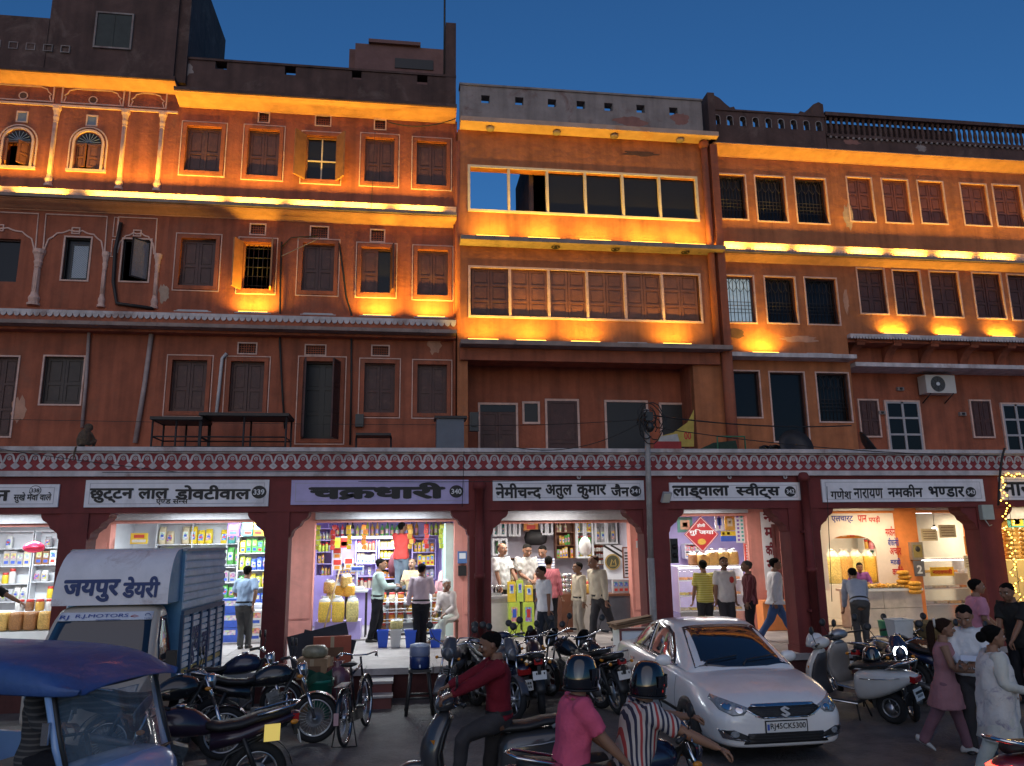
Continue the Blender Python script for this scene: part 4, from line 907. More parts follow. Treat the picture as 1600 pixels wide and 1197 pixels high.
mb = MB(); mb.box(-8.5, -6.95, 17.75, 18.2, ZP+.02, ZP+.36); solo('display_step', MB().add([(a-(-7.7), b-17.97, c-ZP) for a, b, c in mb.v], mb.f), [TILE], 'white tiled step carrying the nut sacks at the far left', 'step', base=(-7.7, 17.97, ZP))
for i in range(6): item('jar', ('golden','brown','white')[i % 3], (-7.1-.2*i, 18.25, 1.2), .17, .24, .17, '%s glass jar from the right on the counter of the far left shop' % ORD[i], 'jars on the far left counter')
mb = MB(); rs = [];
for q, ww in ((0,.02),(.04,.5),(.15,.9),(.3,1),(.45,.9),(.6,.55),(.7,.1)): rs.append([(.2*ww*math.cos(a)*(1+.15*math.cos(2*a)), .08*ww*math.sin(a), .36*q) for a in [2*math.pi*j/14 for j in range(14)]])
mb.rings(rs); solo('foil_balloon', mb, mat('pink_red_foil', (.75,.05,.12), .2, 0, metal=.3), 'shiny pinkish red balloon hanging in the far left shop', 'balloon', base=(PX(53,856,18.2), 18.2, PZ(53,864,18.2)))
# ---- shop 339 behind the truck
S1 = room('bright grocery shop with yellow packets behind the dairy truck', -6.62, -2.55, YDEP, WHITEP, op=((-6.15,-2.75),), lintz=3.0)
lamp_tube(-4.4, 18.3, 3.19, 1.2, 55, COOL, 'tube light on the ceiling of the grocery shop behind the truck'); lamp_tube(-3.3, 18.9, 3.19, 1.0, 30, COOL, 'shorter tube light at the right of the grocery shop behind the truck')
shelf(-5.9, -2.62, 2.05, 3.05, 19.9, 2, 18, ['packet','packet'], ['cream','yellow','green','white','lime','teal'], 'the upper back shelf behind the truck', seed=4, fill=.92)
shelf(-3.85, -2.62, 1.15, 2.72, 19.2, 4, 9, ['box','packet','packet','box'], ['yellow','yellow','lime','green','blue'], 'the yellow packet shelf right of the truck', seed=5, fill=1)
shelf(-5.85, -4.0, .55, 2.0, 19.9, 4, 12, ['packet','box'], ['white','green','teal','grey'], 'the lower back shelf behind the truck', seed=6)
t = thing('shop_counter', 'white counter with drawers beside the man in the light blue shirt', 'counter', (-3.1, 18.6, ZP)); mb = MB(); mb.box(-3.55, -2.62, 18.3, 18.85, ZP+.03, 1.22); _bw(mb, 'body', WHITEP, t)
for i in range(2):
    for j in range(3): mb = MB(); mb.box(-3.5+.44*i, -3.1+.44*i, 18.28, 18.3, .55+.22*j, .74+.22*j); mb.box(-3.34+.44*i, -3.26+.44*i, 18.26, 18.28, .63+.22*j, .66+.22*j, 1); _bw(mb, 'drawer', [SHW, IRON], t)
for i in range(3): item('box', 'blue', (PX(362,960,17.9), 17.9, ZP+.03+.3*i), .36, .29, .3, '%s blue carton from the bottom in the stack beside the truck' % ORD[i], 'blue cartons stacked beside the truck', name='carton', cat='carton')
for i in range(2): item('box', 'white', (PX(400,985,18.1), 18.0, ZP+.03+.32*i), .36, .31, .3, '%s white carton by the column right of the truck' % ('lower','upper')[i], 'white cartons by the column', name='carton', cat='carton')
poster('notice_board', 'yellow notice with red heading hanging above the truck roof', (204,833,231,850), 17.9, pm('yellow'), [(None, (.2,.55,.8,.85), 0, pm('red')), (None, (.1,.15,.9,.4), 0, pm('white'))])
for i, (px, c) in enumerate(((364,'purple'),(387,'teal'),(403,'golden'))): item('box', c, (PX(px,855,19.02), 19.02, 2.725), .26, .30, .16, '%s carton on top of the yellow packet shelf' % c, 'cartons over the yellow packet shelf', name='carton', cat='carton')
# ---- shop 340, lilac
S2 = room('lilac shelved snack and spice shop with pink jambs under the lilac sign', -2.55, 1.27, 20.6, LILAC, op=((-1.95,1.1),), lintz=2.98)
lamp_tube(-.4, 18.1, 3.18, 1.6, 55, COOL, 'tube light over the entrance of the lilac snack shop'); lamp_tube(PX(585,822,20.1), 20.05, PZ(600,838,20.1), 1.6, 32, COOL, 'glowing tube light below the bottle shelf of the lilac shop')
a, b, c, d = R4((520,812,690,838), 20.3)
shelf(a-.1, b+.2, c, d+.05, 20.35, 1, 24, ['bottle'], ['golden','black','amber','green','red','white','lime'], 'the top bottle shelf of the lilac shop', LILAC, seed=8, fill=.95)
a, b, c, d = R4((556,842,588,920), 20.4); shelf(a, b, c, d, 20.4, 4, 5, ['jar','packet','box','jar'], ['grey','white','brown','cream'], 'the left lilac shelf', LILAC, seed=9)
a, b, c, d = R4((575,842,592,905), 20.35); shelf(b, b+.42, c+.0, d, 20.4, 4, 4, ['packet','box'], ['yellow','orange','golden'], 'the narrow middle lilac shelf', LILAC, seed=10)
a, b, c, d = R4((644,842,680,905), 20.4); shelf(a, b, c, d, 20.4, 3, 5, ['packet','box','packet'], ['yellow','orange','golden','grey'], 'the right lilac shelf', LILAC, seed=12)
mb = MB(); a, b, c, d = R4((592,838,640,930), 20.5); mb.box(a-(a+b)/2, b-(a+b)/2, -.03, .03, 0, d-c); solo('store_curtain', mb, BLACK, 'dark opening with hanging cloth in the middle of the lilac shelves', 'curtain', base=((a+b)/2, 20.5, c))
mb = MB(); rs = [[(.16*w_*math.cos(q)*(1+.1*math.cos(3*q)), .1*w_*math.sin(q), z) for q in [2*math.pi*j/12 for j in range(12)]] for z, w_ in ((0,.6),(.1,.9),(.3,1),(.5,.6),(.58,.15))]; mb.rings(rs); solo('hanging_bag', mb, mat('maroon_cloth', (.10,.02,.03), .8, .2, 6), 'dark maroon bag hanging in the dark opening of the lilac shop', 'bag', base=(PX(615,885,20.3), 20.3, PZ(615,900,20.3)))
t = thing('shop_pillar', 'pale green wall panel at the right inside the lilac shop', 'wall panel', (.9, 18.6, ZP)); mb = MB(); mb.box(.92, 1.2, 17.82, 19.6, ZP+.03, 2.95); _bw(mb, 'panel', GREENW, t)
mb = MB(); mb.box(.905, .918, 18.2, 18.3, 1.55, 1.8); _bw(mb, 'switch_plate', SHW, t)
# jar rack
a, b, c, d = R4((592,912,700,990), 18.3); X0, X1 = a, b; zt = 1.22
t = thing('jar_rack', 'white wire rack of red lidded snack jars in the lilac shop', 'rack', ((X0+X1)/2, 18.3, ZP)); mb = MB()
for i in range(5):
    X = X0+(X1-X0)*i/4
    for yy in (18.1, 18.5): mb.tube([(X, yy, ZP+.03), (X, yy, zt+.16)], .01, 6)
for z in (.56, .78, 1.0, 1.22):
    mb.box(X0, X1, 18.1, 18.5, z-.008, z)
    mb.tube([(X0, 18.08, z+.07), (X1, 18.08, z+.07)], .008, 6)
_bw(mb, 'frame', SHW, t); mb = MB(); mb.box(X0, X1, 18.52, 18.54, ZP+.05, 1.3); _bw(mb, 'back_sheet', WHITEP, t)
for r, z in enumerate((.56, .78, 1.0, 1.22)):
    for i in range(8):
        if r == 0 and i in (2, 3): continue
        item('jar', ('brown','golden','cream','amber','orange','golden','white','brown')[(i+r*3) % 8], (X0+(X1-X0)*(i+.5)/8, 18.25, z), .145, .2, .145, '%s red lidded jar, %s tier of the white wire rack' % (ORD[i], ('bottom','second','third','top')[r]), 'red lidded jars on the wire rack')
# big snack bags at the left of shop 340
sx = [PX(p, 960, 17.75) for p in (508, 529, 551)]
t = thing('snack_bench', 'low lilac bench carrying snack bags at the left of the lilac shop', 'bench', (PX(520,985,17.8), 17.8, ZP)); mb = MB(); mb.box(sx[0]-.2, sx[2]+.18, 17.6, 18.2, ZP+.03, .88); _bw(mb, 'body', LILAC, t)
for i, c in enumerate(('yellow','yellow','pale')): bag(sx[i], 17.62, PZ(520,972,17.6), .27, .50, .26, c, ('leftmost yellow snack bag hanging at the lilac shop','middle yellow snack bag hanging at the lilac shop','pale puffed snack bag right of the two yellow bags')[i], 'large snack bags at the lilac shop')
for i, (px, py, c) in enumerate(((515,917,'golden'),(531,922,'orange'),(546,922,'orange'),(518,935,'pale'),(541,908,'golden'))): bag(PX(px,py,18.0), 18.0+.05*(i % 2), PZ(px,py+10,18.0), .25, .28, .2, c, '%s of the smaller snack bags stacked above the yellow bags' % ORD[i], 'smaller snack bags above the yellow ones', rz=.2*(i-2))
mb = MB(); mb.tube([(PX(507,983,17.4)-PX(530,900,17.4),-.1,PZ(507,983,17.4)-2.0),(PX(531,890,17.5)-PX(530,900,17.4),0,PZ(531,890,17.5)-2.0)], .018, 8); solo('wooden_stick', mb, mat('bare_wood', (.5,.34,.2), .6, .2, 8), 'pale wooden stick leaning across the snack bags', 'stick', base=(PX(530,900,17.4), 17.4, 2.0))
mb = MB(); mb.box(-.17,.17,-.16,.16,0,.06); mb.box(-.15,.15,-.14,.14,.06,.075); mb.tube([(0,.1,.07),(0,.1,.42)], .018, 8); mb.obox((0,.08,.46),(.3,.04,.12),(.15,0,0)); mb.obox((0,.055,.465),(.24,.01,.07),(.15,0,0),1)
solo('weighing_scale', mb, [SHW, pm('blue')], 'white electronic weighing scale with raised display in the lilac shop', 'scale', base=(PX(557,915,18.2), 18.2, PZ(557,922,18.2)))
t = thing('side_table', 'small table carrying the weighing scale', 'table', (PX(557,930,18.2), 18.2, ZP)); mb = MB(); z = PZ(557,922,18.2); mb.box(-.25,.25,-.25,.25,z-ZP-.04,z-ZP-.003); mb.build('top', SHW, t)
for sx_, sy_ in ((-1,-1),(1,-1),(1,1),(-1,1)): mb = MB(); mb.box(sx_*.22-.015,sx_*.22+.015,sy_*.22-.015,sy_*.22+.015,.03,z-ZP-.041); mb.build('leg', IRON, t)
for i, (px, c) in enumerate(((598,'blue'),(618,'white'),(641,'blue'),(680,'blue'))):
    X, Yb = G(px, 1012, ZP); mb = MB(); cc = {'blue': mat('blue_plastic', (.02,.10,.62), .4, .08, 5), 'white': mat('white_plastic', (.6,.6,.58), .4, .08, 5)}[c]
    mb.rings([[(sx_*w_, sy_*w_, zz) for sx_, sy_ in ((-1,-1),(1,-1),(1,1),(-1,1))] for zz, w_ in ((0,.085),(.3,.11),(.3,.12),(.33,.12),(.33,.105),(.05,.08))], 0, False)
    solo('plastic_bin', mb, cc, ('leftmost blue square bin before the jar rack','white square bin before the jar rack','blue square bin right of the white bin','blue square bin behind the seated old man')[i], 'bin', 'square plastic bins before the jar rack', base=(X, Yb, ZP+.01))
bag(*G(619,1010,ZP), ZP+.345, .26, .18, .2, 'pale', 'clear bag of pale snacks resting on the white bin')
poster('snack_strip', 'hanging strip of green and red snack sachets in the lilac shop', (520,840,544,856), 18.4, pm('lime'), [(None,(.5,0,1,1),0,pm('red')),(None,(.55,.2,.95,.6),0,pm('orange')),(None,(.1,.3,.4,.7),0,pm('yellow'))])
for i, (px, py) in enumerate(((527,864),(527,882),(545,880))):
    poster('snack_poster', '%s red and white snack sachet card hanging in the lilac shop' % ORD[i], (px-7,py-8,px+7,py+9), 18.5, pm('white'), [(None,(.1,.5,.9,.95),0,pm('red')),(None,(.2,.1,.8,.4),0,pm('orange'))], group='sachet cards in the lilac shop')
# meter boxes
t = thing('meter_box', 'blue electricity meter box on the pink jamb of the lilac shop', 'meter box', (PX(722,870,YS), YS, PZ(722,880,YS))); mb = MB(); mb.box(-.10,.10,-.12,0,0,.26); mb.box(-.07,.07,-.125,-.12,.10,.22,1); mb.build('case', [mat('blue_meter_case', (.08,.16,.36), .4, .1, 5), SHW], t); mb = MB(); mb.box(-.09,.09,-.09,0,-.27,-.05); mb.build('fuse_board', BLACK, t)
# ---- shop 341
S3 = room('shop with glazed white cabinets and oil tins under the नेमीचन्द sign', 1.27, 5.62, 20.4, mat('dull_lilac_wall', (.56,.53,.62), .7, .1, 3), op=((1.62,5.15),), lintz=2.92)
lamp_tube(2.7, 18.2, 3.12, 1.2, 24, NEUT, 'tube light over the entrance of the cabinet shop'); lamp_tube(4.3, 18.6, 3.12, 1.2, 18, NEUT, 'tube light over the right side of the cabinet shop')
def cabinet(px, Y, label, rows, cols, colors, seed):
    a, b, c, d = R4(px, Y); w_ = shelf(a, b, c, d, Y, rows, cols, ['packet','jar','box'], colors, label, SHW, seed=seed)
    w_['label'] = 'white glazed cabinet, %s' % label; n = 2
    for i in range(n):
        mb = MB(); X0, X1 = a+(b-a)*i/n, a+(b-a)*(i+1)/n; mb.frame(X0+.004, X1-.004, c, d, Y-.18, Y-.155, .045)
        _bw(mb, 'glazed_door', SHW, w_)
cabinet((769,812,790,838), 19.9, 'the upper left wall of the cabinet shop', 1, 4, ['blue','white','teal'], 21); cabinet((768,842,792,868), 19.9, 'the wall behind the man in white', 1, 4, ['green','white','grey'], 22)
cabinet((794,810,812,838), 20.0, 'left of the framed picture', 1, 3, ['grey','white'], 23); cabinet((843,810,862,836), 20.0, 'right of the framed picture', 1, 3, ['grey','white'], 24)
a, b, c, d = R4((867,812,896,872), 20.0); shelf(a, b, c, d, 20.0, 3, 6, ['box','packet','bottle'], ['green','red','golden','cream'], 'the open shelf left of the glazed doors', SHUT2, seed=25)
cabinet((898,812,925,872), 20.0, 'the middle of the cabinet shop', 3, 4, ['green','yellow','white'], 26); cabinet((927,812,962,850), 20.0, 'the upper right of the cabinet shop', 1, 4, ['white','cream','grey'], 27)
a, b, c, d = R4((925,852,944,882), 20.0); shelf(a, b, c, d, 20.0, 3, 4, ['jar','jar'], ['white','grey'], 'the small dark shelf of the cabinet shop', SHUT2, seed=28)
poster('framed_picture', 'framed orange religious style print hanging between glazed cabinets', (818,808,841,829), 19.9, pm('orange'), [(None,(.3,.45,.7,.9),0,pm('cream')),(None,(.2,.1,.8,.4),0,pm('red'))], 'picture', frame=SHUT2)
mb = MB(); mb.prism([(.2*math.cos(q),.2*math.sin(q)) for q in [2*math.pi*k/24 for k in range(24)]], -.03, 0, 0); mb.prism([(.165*math.cos(q),.165*math.sin(q)) for q in [2*math.pi*k/24 for k in range(24)]], -.034, -.031, 1); mb.line([(-.06,-.08),(-.02,.06),(.02,-.02),(.06,.06),(.08,-.08)], .03, -.038, -.035, 0); mb.box(-.09,.09,-.038,-.035,-.11,-.09)
solo('round_emblem', mb, [mat('brass_gold', (.5,.36,.12), .35, .1, 6, metal=.6), mat('olive_black', (.06,.06,.03), .5, .1, 5)], 'round dark emblem with golden mark on the white wall panel', 'emblem', base=(PX(957,878,19.6), 19.6, PZ(957,878,19.6)))
t = thing('wall_panel', 'white slanted stair panel behind the round emblem', 'wall panel', (PX(957,890,19.7), 19.7, 1.2)); mb = MB(); a, b, c, d = R4((943,852,976,905), 19.7); mb.box(a, b, 19.66, 19.7, c, d); _bw(mb, 'panel', WHITEP, t); mb = MB(); mb.line([(a, d),(b, d-.35)], .05, 19.63, 19.66); mb.line([(a+.2, d),(b, d-.2)], .04, 19.63, 19.66); _bw(mb, 'rail', IRON, t)
poster('price_board', 'narrow white board with dark writing on the right wall of the cabinet shop', (974,856,984,902), 18.6, WHITEP, [(None,(.2,.1+.1*i,.8,.15+.1*i),0,BLACK) for i in range(8)], 'board', frame=SHUT2)
mb = MB(); rs = [[(.15*w_*math.cos(q)*(1+.12*math.cos(5*q)), .12*w_*math.sin(q), z) for q in [2*math.pi*j/16 for j in range(16)]] for z, w_ in ((0,.5),(.08,.9),(.22,1),(.34,.8),(.42,.4),(.44,.1))]; mb.rings(rs); solo('hanging_bag', mb, PLB, 'bunch of white plastic bags hanging before the cabinets', 'bags', base=(PX(914,860,18.6), 18.6, PZ(914,868,18.6)))
mb = MB(); rs = [[(.28*w_*math.cos(q)*(1+.08*math.cos(4*q)), .12*w_*math.sin(q), z) for q in [2*math.pi*j/16 for j in range(16)]] for z, w_ in ((0,.5),(.06,.9),(.2,1),(.32,.85),(.4,.5))]; mb.rings(rs); solo('hanging_bag', mb, BLACK, 'black backpack hanging on the wall of the cabinet shop', 'backpack', base=(PX(837,840,19.9), 19.9, PZ(837,852,19.9)))
t = thing('shop_counter', 'pale counter with scales at the left of the cabinet shop', 'counter', (PX(780,960,17.8), 17.8, ZP)); a, b, c, d = R4((750,931,795,990), 17.7); mb = MB(); mb.box(a, b, 17.5+.05, 18.1, ZP+.03, d-.05); _bw(mb, 'body', mat('beige_laminate', (.5,.45,.4), .5, .1, 4), t); mb = MB(); mb.box(a-.02, b+.02, 17.5, 18.12, d-.049, d); _bw(mb, 'top', STONE, t); zc = d
mb = MB(); mb.box(-.12,.12,-.1,.1,0,.06); mb.tube([(0,0,.06),(0,0,.24)], .015, 6); mb.tube([(-.14,0,.22),(.14,0,.22)], .01, 6); mb.lathe([(.02,.18),(.1,.2),(.11,.215)], (-.14,0,0), n=12); mb.lathe([(.02,.18),(.1,.2),(.11,.215)], (.14,0,0), n=12); solo('weighing_scale', mb, mat('steel_metal', (.6,.6,.6), .25, .05, 5, metal=.9), 'steel balance scale on the left counter of the cabinet shop', 'scale', base=(PX(775,920,17.75), 17.75, zc))
for i, (px, pt, pb, c, w_) in enumerate(((803,940,985,'lime',.25),(825,940,988,'lime',.25),(799,908,940,'yellow',.17),(812,906,938,'lime',.15),(826,914,938,'yellow',.17))):
    X, Z0, Z1 = PX(px,(pt+pb)/2,17.45), PZ(px,pb,17.45), PZ(px,pt,17.45)
    if i < 2: Z0 = ZP+.02; Z1 = PZ(px, 940, 17.45)
    else: Z0 = PZ(812,940,17.45)
    item('tin', c, (X, 17.45, Z0+.002), w_, Z1-Z0-.012, w_*.8, ('left large green and yellow oil tin','right large green and yellow oil tin','small yellow oil tin at the left on the large tins','small lime oil tin in the middle on the large tins','small yellow oil tin at the right on the large tins')[i], 'oil tins stacked before the cabinet shop')
t = thing('shop_counter', 'brown wooden counter with beige front in the cabinet shop', 'counter', (PX(900,950,17.9), 17.9, ZP)); a, b, c, d = R4((878,928,928,990), 17.7); mb = MB(); mb.box(a, b, 17.7, 18.3, ZP+.03, d); _bw(mb, 'body', SHUT2, t); mb = MB(); mb.box(a+.25, b, 17.67, 17.699, ZP+.05, d-.02); _bw(mb, 'front_panel', mat('beige_laminate', (.5,.45,.4), .5, .1, 4), t); zc2 = d
t = thing('glass_counter', 'low dark glass counter at the right of the cabinet shop', 'counter', (PX(965,950,18.0), 18.0, ZP)); a, b, c, d = R4((932,928,990,990), 17.75); mb = MB(); mb.box(a, b, 17.75, 18.3, ZP+.03, d-.05); _bw(mb, 'body', mat('dark_glass_panel', (.10,.10,.12), .15, .2, 3, spec=.8), t); mb = MB(); mb.box(a-.02, b+.02, 17.72, 18.32, d-.049, d); _bw(mb, 'top', SHUT2, t)
for i in range(4): mb = MB(); mb.lathe([(.14,0),(.15,.01),(.15,.1),(.14,.11)], n=16); solo('steel_bowl', mb, mat('steel_metal', (.6,.6,.6), .25), '%s steel container from the bottom of the stack on the brown counter' % ORD[i], 'container', 'stack of steel containers', base=(PX(886,920,17.95), 17.95, zc2+.112*i))
for i in range(6): item('jar', 'golden', (PX(896+6*i,925,17.85), 17.85+.14*(i % 2), zc2), .13, .26, .13, '%s red lidded jar from the left on the brown counter' % ORD[i], 'red lidded jars on the brown counter')
for i in range(4): item('box', 'grey', (PX(962+8*i,915,18.0), 18.05, d), .13, .3, .14, '%s grey container from the left on the dark glass counter' % ORD[i], 'grey containers on the glass counter', name='container', cat='container')
bag(PX(905,905,18.2), 18.2, zc2, .5, .34, .3, 'pale', 'crumpled white plastic bag on the brown counter', top=True)
# ---- shop 342 sweets
S4 = room('sweet shop with glass display counter and posters under the लाडूवाला sign', 5.62, 9.2, 20.3, mat('lilac_wall', (.50,.44,.72), .7, .08, 3), op=((6.0,8.0),), lintz=3.05)
lamp_tube(7.0, 18.3, 3.18, 1.2, 42, NEUT, 'tube light on the ceiling of the sweet shop')
DISPG = mat('glass_clear', (.85,.9,.9), .03, 0, alpha=.18, spec=.8)
def display(label, px, Y, dep, seed, name='display_counter'):
    a, b, c, d = R4(px, Y); t = thing(name, label, 'display counter', ((a+b)/2, Y, ZP)); c = ZP+.03
    mb = MB(); mb.box(a, b, Y, Y+dep, c, c+.35); _bw(mb, 'base', mat('steel_metal', (.6,.6,.6), .25), t)
    mb = MB(); n = 3; h = d-c-.35
    for i in range(n): mb.box(a+.02, b-.02, Y+.06, Y+dep, c+.35+h*i/n, c+.365+h*i/n)
    mb.box(a, b, Y+.1, Y+dep, d-.03, d); mb.box(a, a+.02, Y+.02, Y+dep, c+.35, d-.03); mb.box(b-.02, b, Y+.02, Y+dep, c+.35, d-.03); _bw(mb, 'shelf', SHW, t)
    mb = MB(); mb.rings([[(X, Y+.1, d-.03), (X, Y+.03, d-.12), (X, Y, d-.3), (X, Y, c+.35)] for X in (a, b)], 0, True, False, False); _bw(mb, 'curved_glass', DISPG, t)
    mb = MB(); mb.box(a+.03, b-.03, Y+.1, Y+.13, d-.06, d-.035); _bw(mb, 'light_strip', TUBE, t)
    rnd = random.Random(seed); nt = max(3, int((b-a)/.3))
    for i in range(n):
        for k in range(nt):
            X = a+(b-a)*(k+.5)/nt; z = c+.366+h*i/n; w_ = (b-a)/nt*.42; tr = thing('sweet_tray', '%s sweet tray from the left, %s shelf, %s' % (ORD[k], ('lowest','middle','top')[i], label.split(' with ')[0][:40]), 'tray', (X, Y+dep*.5, z), group='sweet trays in '+label[:30])
            mb = MB(); mb.box(-w_, w_, -.14, .14, 0, .015); mb.build('tray', mat('steel_metal', (.6,.6,.6), .25), tr)
            mb = MB(); cc = rnd.choice(['cream','golden','orange','white','brown','yellow'])
            for u in range(4):
                for v in range(3): mb.obox((-w_*.75+w_*.5*u, -.09+.09*v, .04), (w_*.42, .07, .05), (0,0,rnd.uniform(-.1,.1)))
            mb.build('sweets', pm(cc), tr)
    return t, d
_, zd = display('steel and glass sweet display counter', (1062,884,1165,990), 17.9, .6, 31)
for i, (px, c, w_) in enumerate(((1098,'golden',.28),(1113,'golden',.3),(1130,'golden',.33),(1146,'golden',.3),(1085,'brown',.2))): bag(PX(px,870,18.2), 18.2+.03*i, zd, w_, .36-.05*(i in (0,4)), .24, c, '%s tan snack bag from the left on the sweet display counter' % ORD[(1,2,3,4,0)[i]], 'tan snack bags on the sweet counter')
poster('goods_chart', 'white sheet covered with tiny product pictures beside the red diamond sign', (1149,800,1177,848), 17.7, WHITEP, [(None,(.08+.22*(i % 4), .06+.125*(i//4), .2+.22*(i % 4), .13+.125*(i//4)),0,[pm('purple'),pm('brown'),BLACK,pm('teal')][(i*7) % 4]) for i in range(28)])
D0 = thing('hanging_sign', 'red diamond shaped hanging sign reading गुजिया with a sweet painted below', 'sign', (PX(1096,835,17.55), 17.55, PZ(1096,835,17.55)))
mb = MB(); mb.prism([(0,-.42),(.42,0),(0,.42),(-.42,0)], -.01, .01, 0); mb.line([(0,-.39),(.39,0),(0,.39),(-.39,0),(0,-.39)], .012, -.013, -.0105, 1); mb.build('board', [mat('red_print', (.42,.02,.025), .5, .08, 4), WHITEP], D0)
text('गुिजया', -.30, .30, -.03, .12, -.012, .04).build('lettering', WHITEP, D0); text('होली', -.1, .1, .16, .25, -.012, .04).build('lettering', WHITEP, D0)
mb = MB(); mb.prism([(.10*math.cos(q)*(1+.06*math.cos(9*q))-.01, -.17+.07*math.sin(q)) for q in [2*math.pi*k/30 for k in range(30)]], -.02, -.011); mb.torus((0,-.018,-.17), .06, .012, 'y', 16, 6); mb.build('painted_sweet', pm('golden'), D0)
poster('wall_poster', 'poster with pale round dish at the left of the sweet shop', (1058,808,1082,832), 18.0, pm('teal'), [(None,(.2,.2,.8,.8),0,pm('cream')),(None,(.35,.35,.65,.65),0,pm('yellow'))]); poster('wall_poster', 'poster with blue flower pattern beside the goods chart', (1117,803,1130,829), 18.0, WHITEP, [(None,(.25,.3,.75,.75),0,pm('blue')),(None,(.4,.1,.6,.95),0,pm('purple'))]); poster('wall_poster', 'yellow patterned poster beside the goods chart', (1132,803,1148,829), 18.0, pm('golden'), [(None,(.25,.25,.75,.75),0,pm('cream')),(None,(.42,.42,.58,.58),0,pm('orange'))]); poster('wall_poster', 'blue and yellow banner below the patterned posters', (1126,830,1150,846), 17.95, pm('blue'), [(None,(0,.55,1,1),0,pm('yellow')),(None,(.1,.65,.25,.9),0,pm('red')),(None,(.4,.65,.6,.9),0,pm('red'))])
mb = MB(); a, b, c, d = R4((1192,800,1213,922), YS-.03)
t = thing('vertical_sign', 'tall white board with नमकीन painted downwards in maroon beside the sweet shop', 'sign', ((a+b)/2, YS-.03, c)); mb.box(a, b, YS-.05, YS-.03, c, d); _bw(mb, 'board', WHITEP, t)
MAR = mat('maroon_lettering', (.20,.02,.035), .6, 0)
for s, q0_, q1_ in (('न',.87,.98),('म',.66,.80),('की',.44,.61),('न',.25,.38),('व',.06,.18)): _bw(text(s, a+.06, b-.06, c+(d-c)*q0_, c+(d-c)*q1_, YS-.051, .05), 'lettering', MAR, t)
poster('red_white_strip', 'narrow red board with white writing beside the display counter', (1164,850,1177,886), 17.62, pm('red'), [(None,(.15,.05+.12*i,.85,.12+.12*i),0,WHITEP) for i in range(8)], 'board')
t = thing('door_leaf', 'weathered dark maroon door leaf standing open beside the sweet shop', 'door', (PX(1226,900,17.3), 17.3, ZP)); mb = leaf(MB(), .42, 2.35, 4); mb.xf(Matrix.Rotation(R(-10), 4, 'Z') @ Matrix.Translation((-.21, 0, .02))); mb.build('leaf', mat('maroon_weathered_door', (.13,.04,.04), .7, .3, 4, .3), t)
t = thing('side_wall', 'pink wall face right of the dark door leaf', 'wall', (9.0, 16.9, ZP)); mb = MB(); mb.box(PX(1233,900,17.0), PX(1245,900,17.0), 17.0, YS-.01, ZP+.01, 3.2); _bw(mb, 'face', PINK, t)
t = thing('orange_step', 'orange painted low step behind the walking man in jeans', 'step', (8.6, 17.2, ZP)); mb = MB(); mb.box(8.05, 9.15, 17.1, YS-.055, ZP+.01, ZP+.62); mb.box(8.05, 9.2, 17.05, YS-.055, ZP+.621, ZP+.66); _bw(mb, 'body', ORANGEP, t)
# ---- shop 343 savouries
S5 = room('savoury shop with a lettered arch opening and orange pillar under the गणेश sign', 9.2, 14.05, 20.4, TILE, op=((9.75,11.72),(12.35,13.8)), pier=ORANGEP, lint=ORANGEP, lintz=3.08)
lamp_tube(10.7, 18.6, 3.15, 1.2, 30, WARM, 'warm lamp inside the lettered arch opening', TUBEW); lamp_tube(13.0, 18.5, 3.15, 1.0, 26, WARM, 'tube light over the glass counter of the savoury shop')
F5 = Facade.__new__(Facade); X0, X1 = 9.76, 11.71
t = thing('arch_panel', 'white arched panel with blue and red lettering round the savoury counter', 'panel', (10.7, YS-.05, ZP))
mb = MB(); ax0, ax1, az = 9.9, 11.18, 2.15; N = 16
outer = [(ax1, 1.3)] + [((ax0+ax1)/2+(ax1-ax0)/2*math.cos(q)*1.0, az+.42*abs(math.sin(q))**.7) for q in [math.pi*k/N for k in range(N+1)]] + [(ax0, 1.3)]
for i in range(len(outer)-1):
    (xa, za), (xb, zb) = outer[i], outer[i+1]
    if i == 0: mb.prism([(xa, 1.3), (X1, 1.3), (X1, zb), (xb, zb)], YS-.06, YS-.02)
    elif i == len(outer)-2: mb.prism([(X0, 1.3), (xb, 1.3), (xa, za), (X0, za)], YS-.06, YS-.02)
    else: mb.prism([(xb, zb), (xa, za), (xa, 3.08), (xb, 3.08)], YS-.06, YS-.02)
mb.box(ax1, X1, YS-.06, YS-.02, az, 3.08); mb.box(X0, ax0, YS-.06, YS-.02, az, 3.08); _bw(mb, 'panel', mat('cream_lettered_board', (.75,.66,.62), .6, .08, 3), t)
BLU = mat('blue_lettering', (.03,.05,.35), .6, 0); RDL = mat('red_lettering', (.5,.02,.02), .6, 0)
for s, px, m_ in (('एलचार्ट',(1299,806,1333,818),BLU),('पान',(1340,805,1354,816),RDL),('पपड़ी',(1357,806,1375,818),RDL),('नमकीन',(1383,822,1398,838),RDL),('बीकानेरी',(1387,840,1404,853),BLU),('अचार',(1390,856,1408,867),RDL),('मठडी',(1391,872,1407,882),BLU),('कचौरी',(1394,885,1412,899),RDL)):
    a, b, c, d = R4(px, YS-.06); _bw(text(s, a, b, c, d, YS-.061, .035), 'lettering', m_, t)
poster('counter_banner', 'orange banner with red sweets pictures hanging inside the lettered arch', (1296,824,1360,841), 17.9, pm('orange'), [(None,(.08+.2*i,.15,.2+.2*i,.85),0,pm(('red','cream')[i % 2])) for i in range(3)]+[(None,(.62,.1,.95,.9),0,pm('golden'))])
t = thing('shop_counter', 'marble slab counter front of the savoury shop', 'counter', (10.9, 17.3, ZP)); a, b = PX(1328,950,17.05), PX(1442,950,17.05); zc = PZ(1385,920,17.05)
mb = MB(); xm = (a+b)/2-.05; zm = (ZP+zc)/2
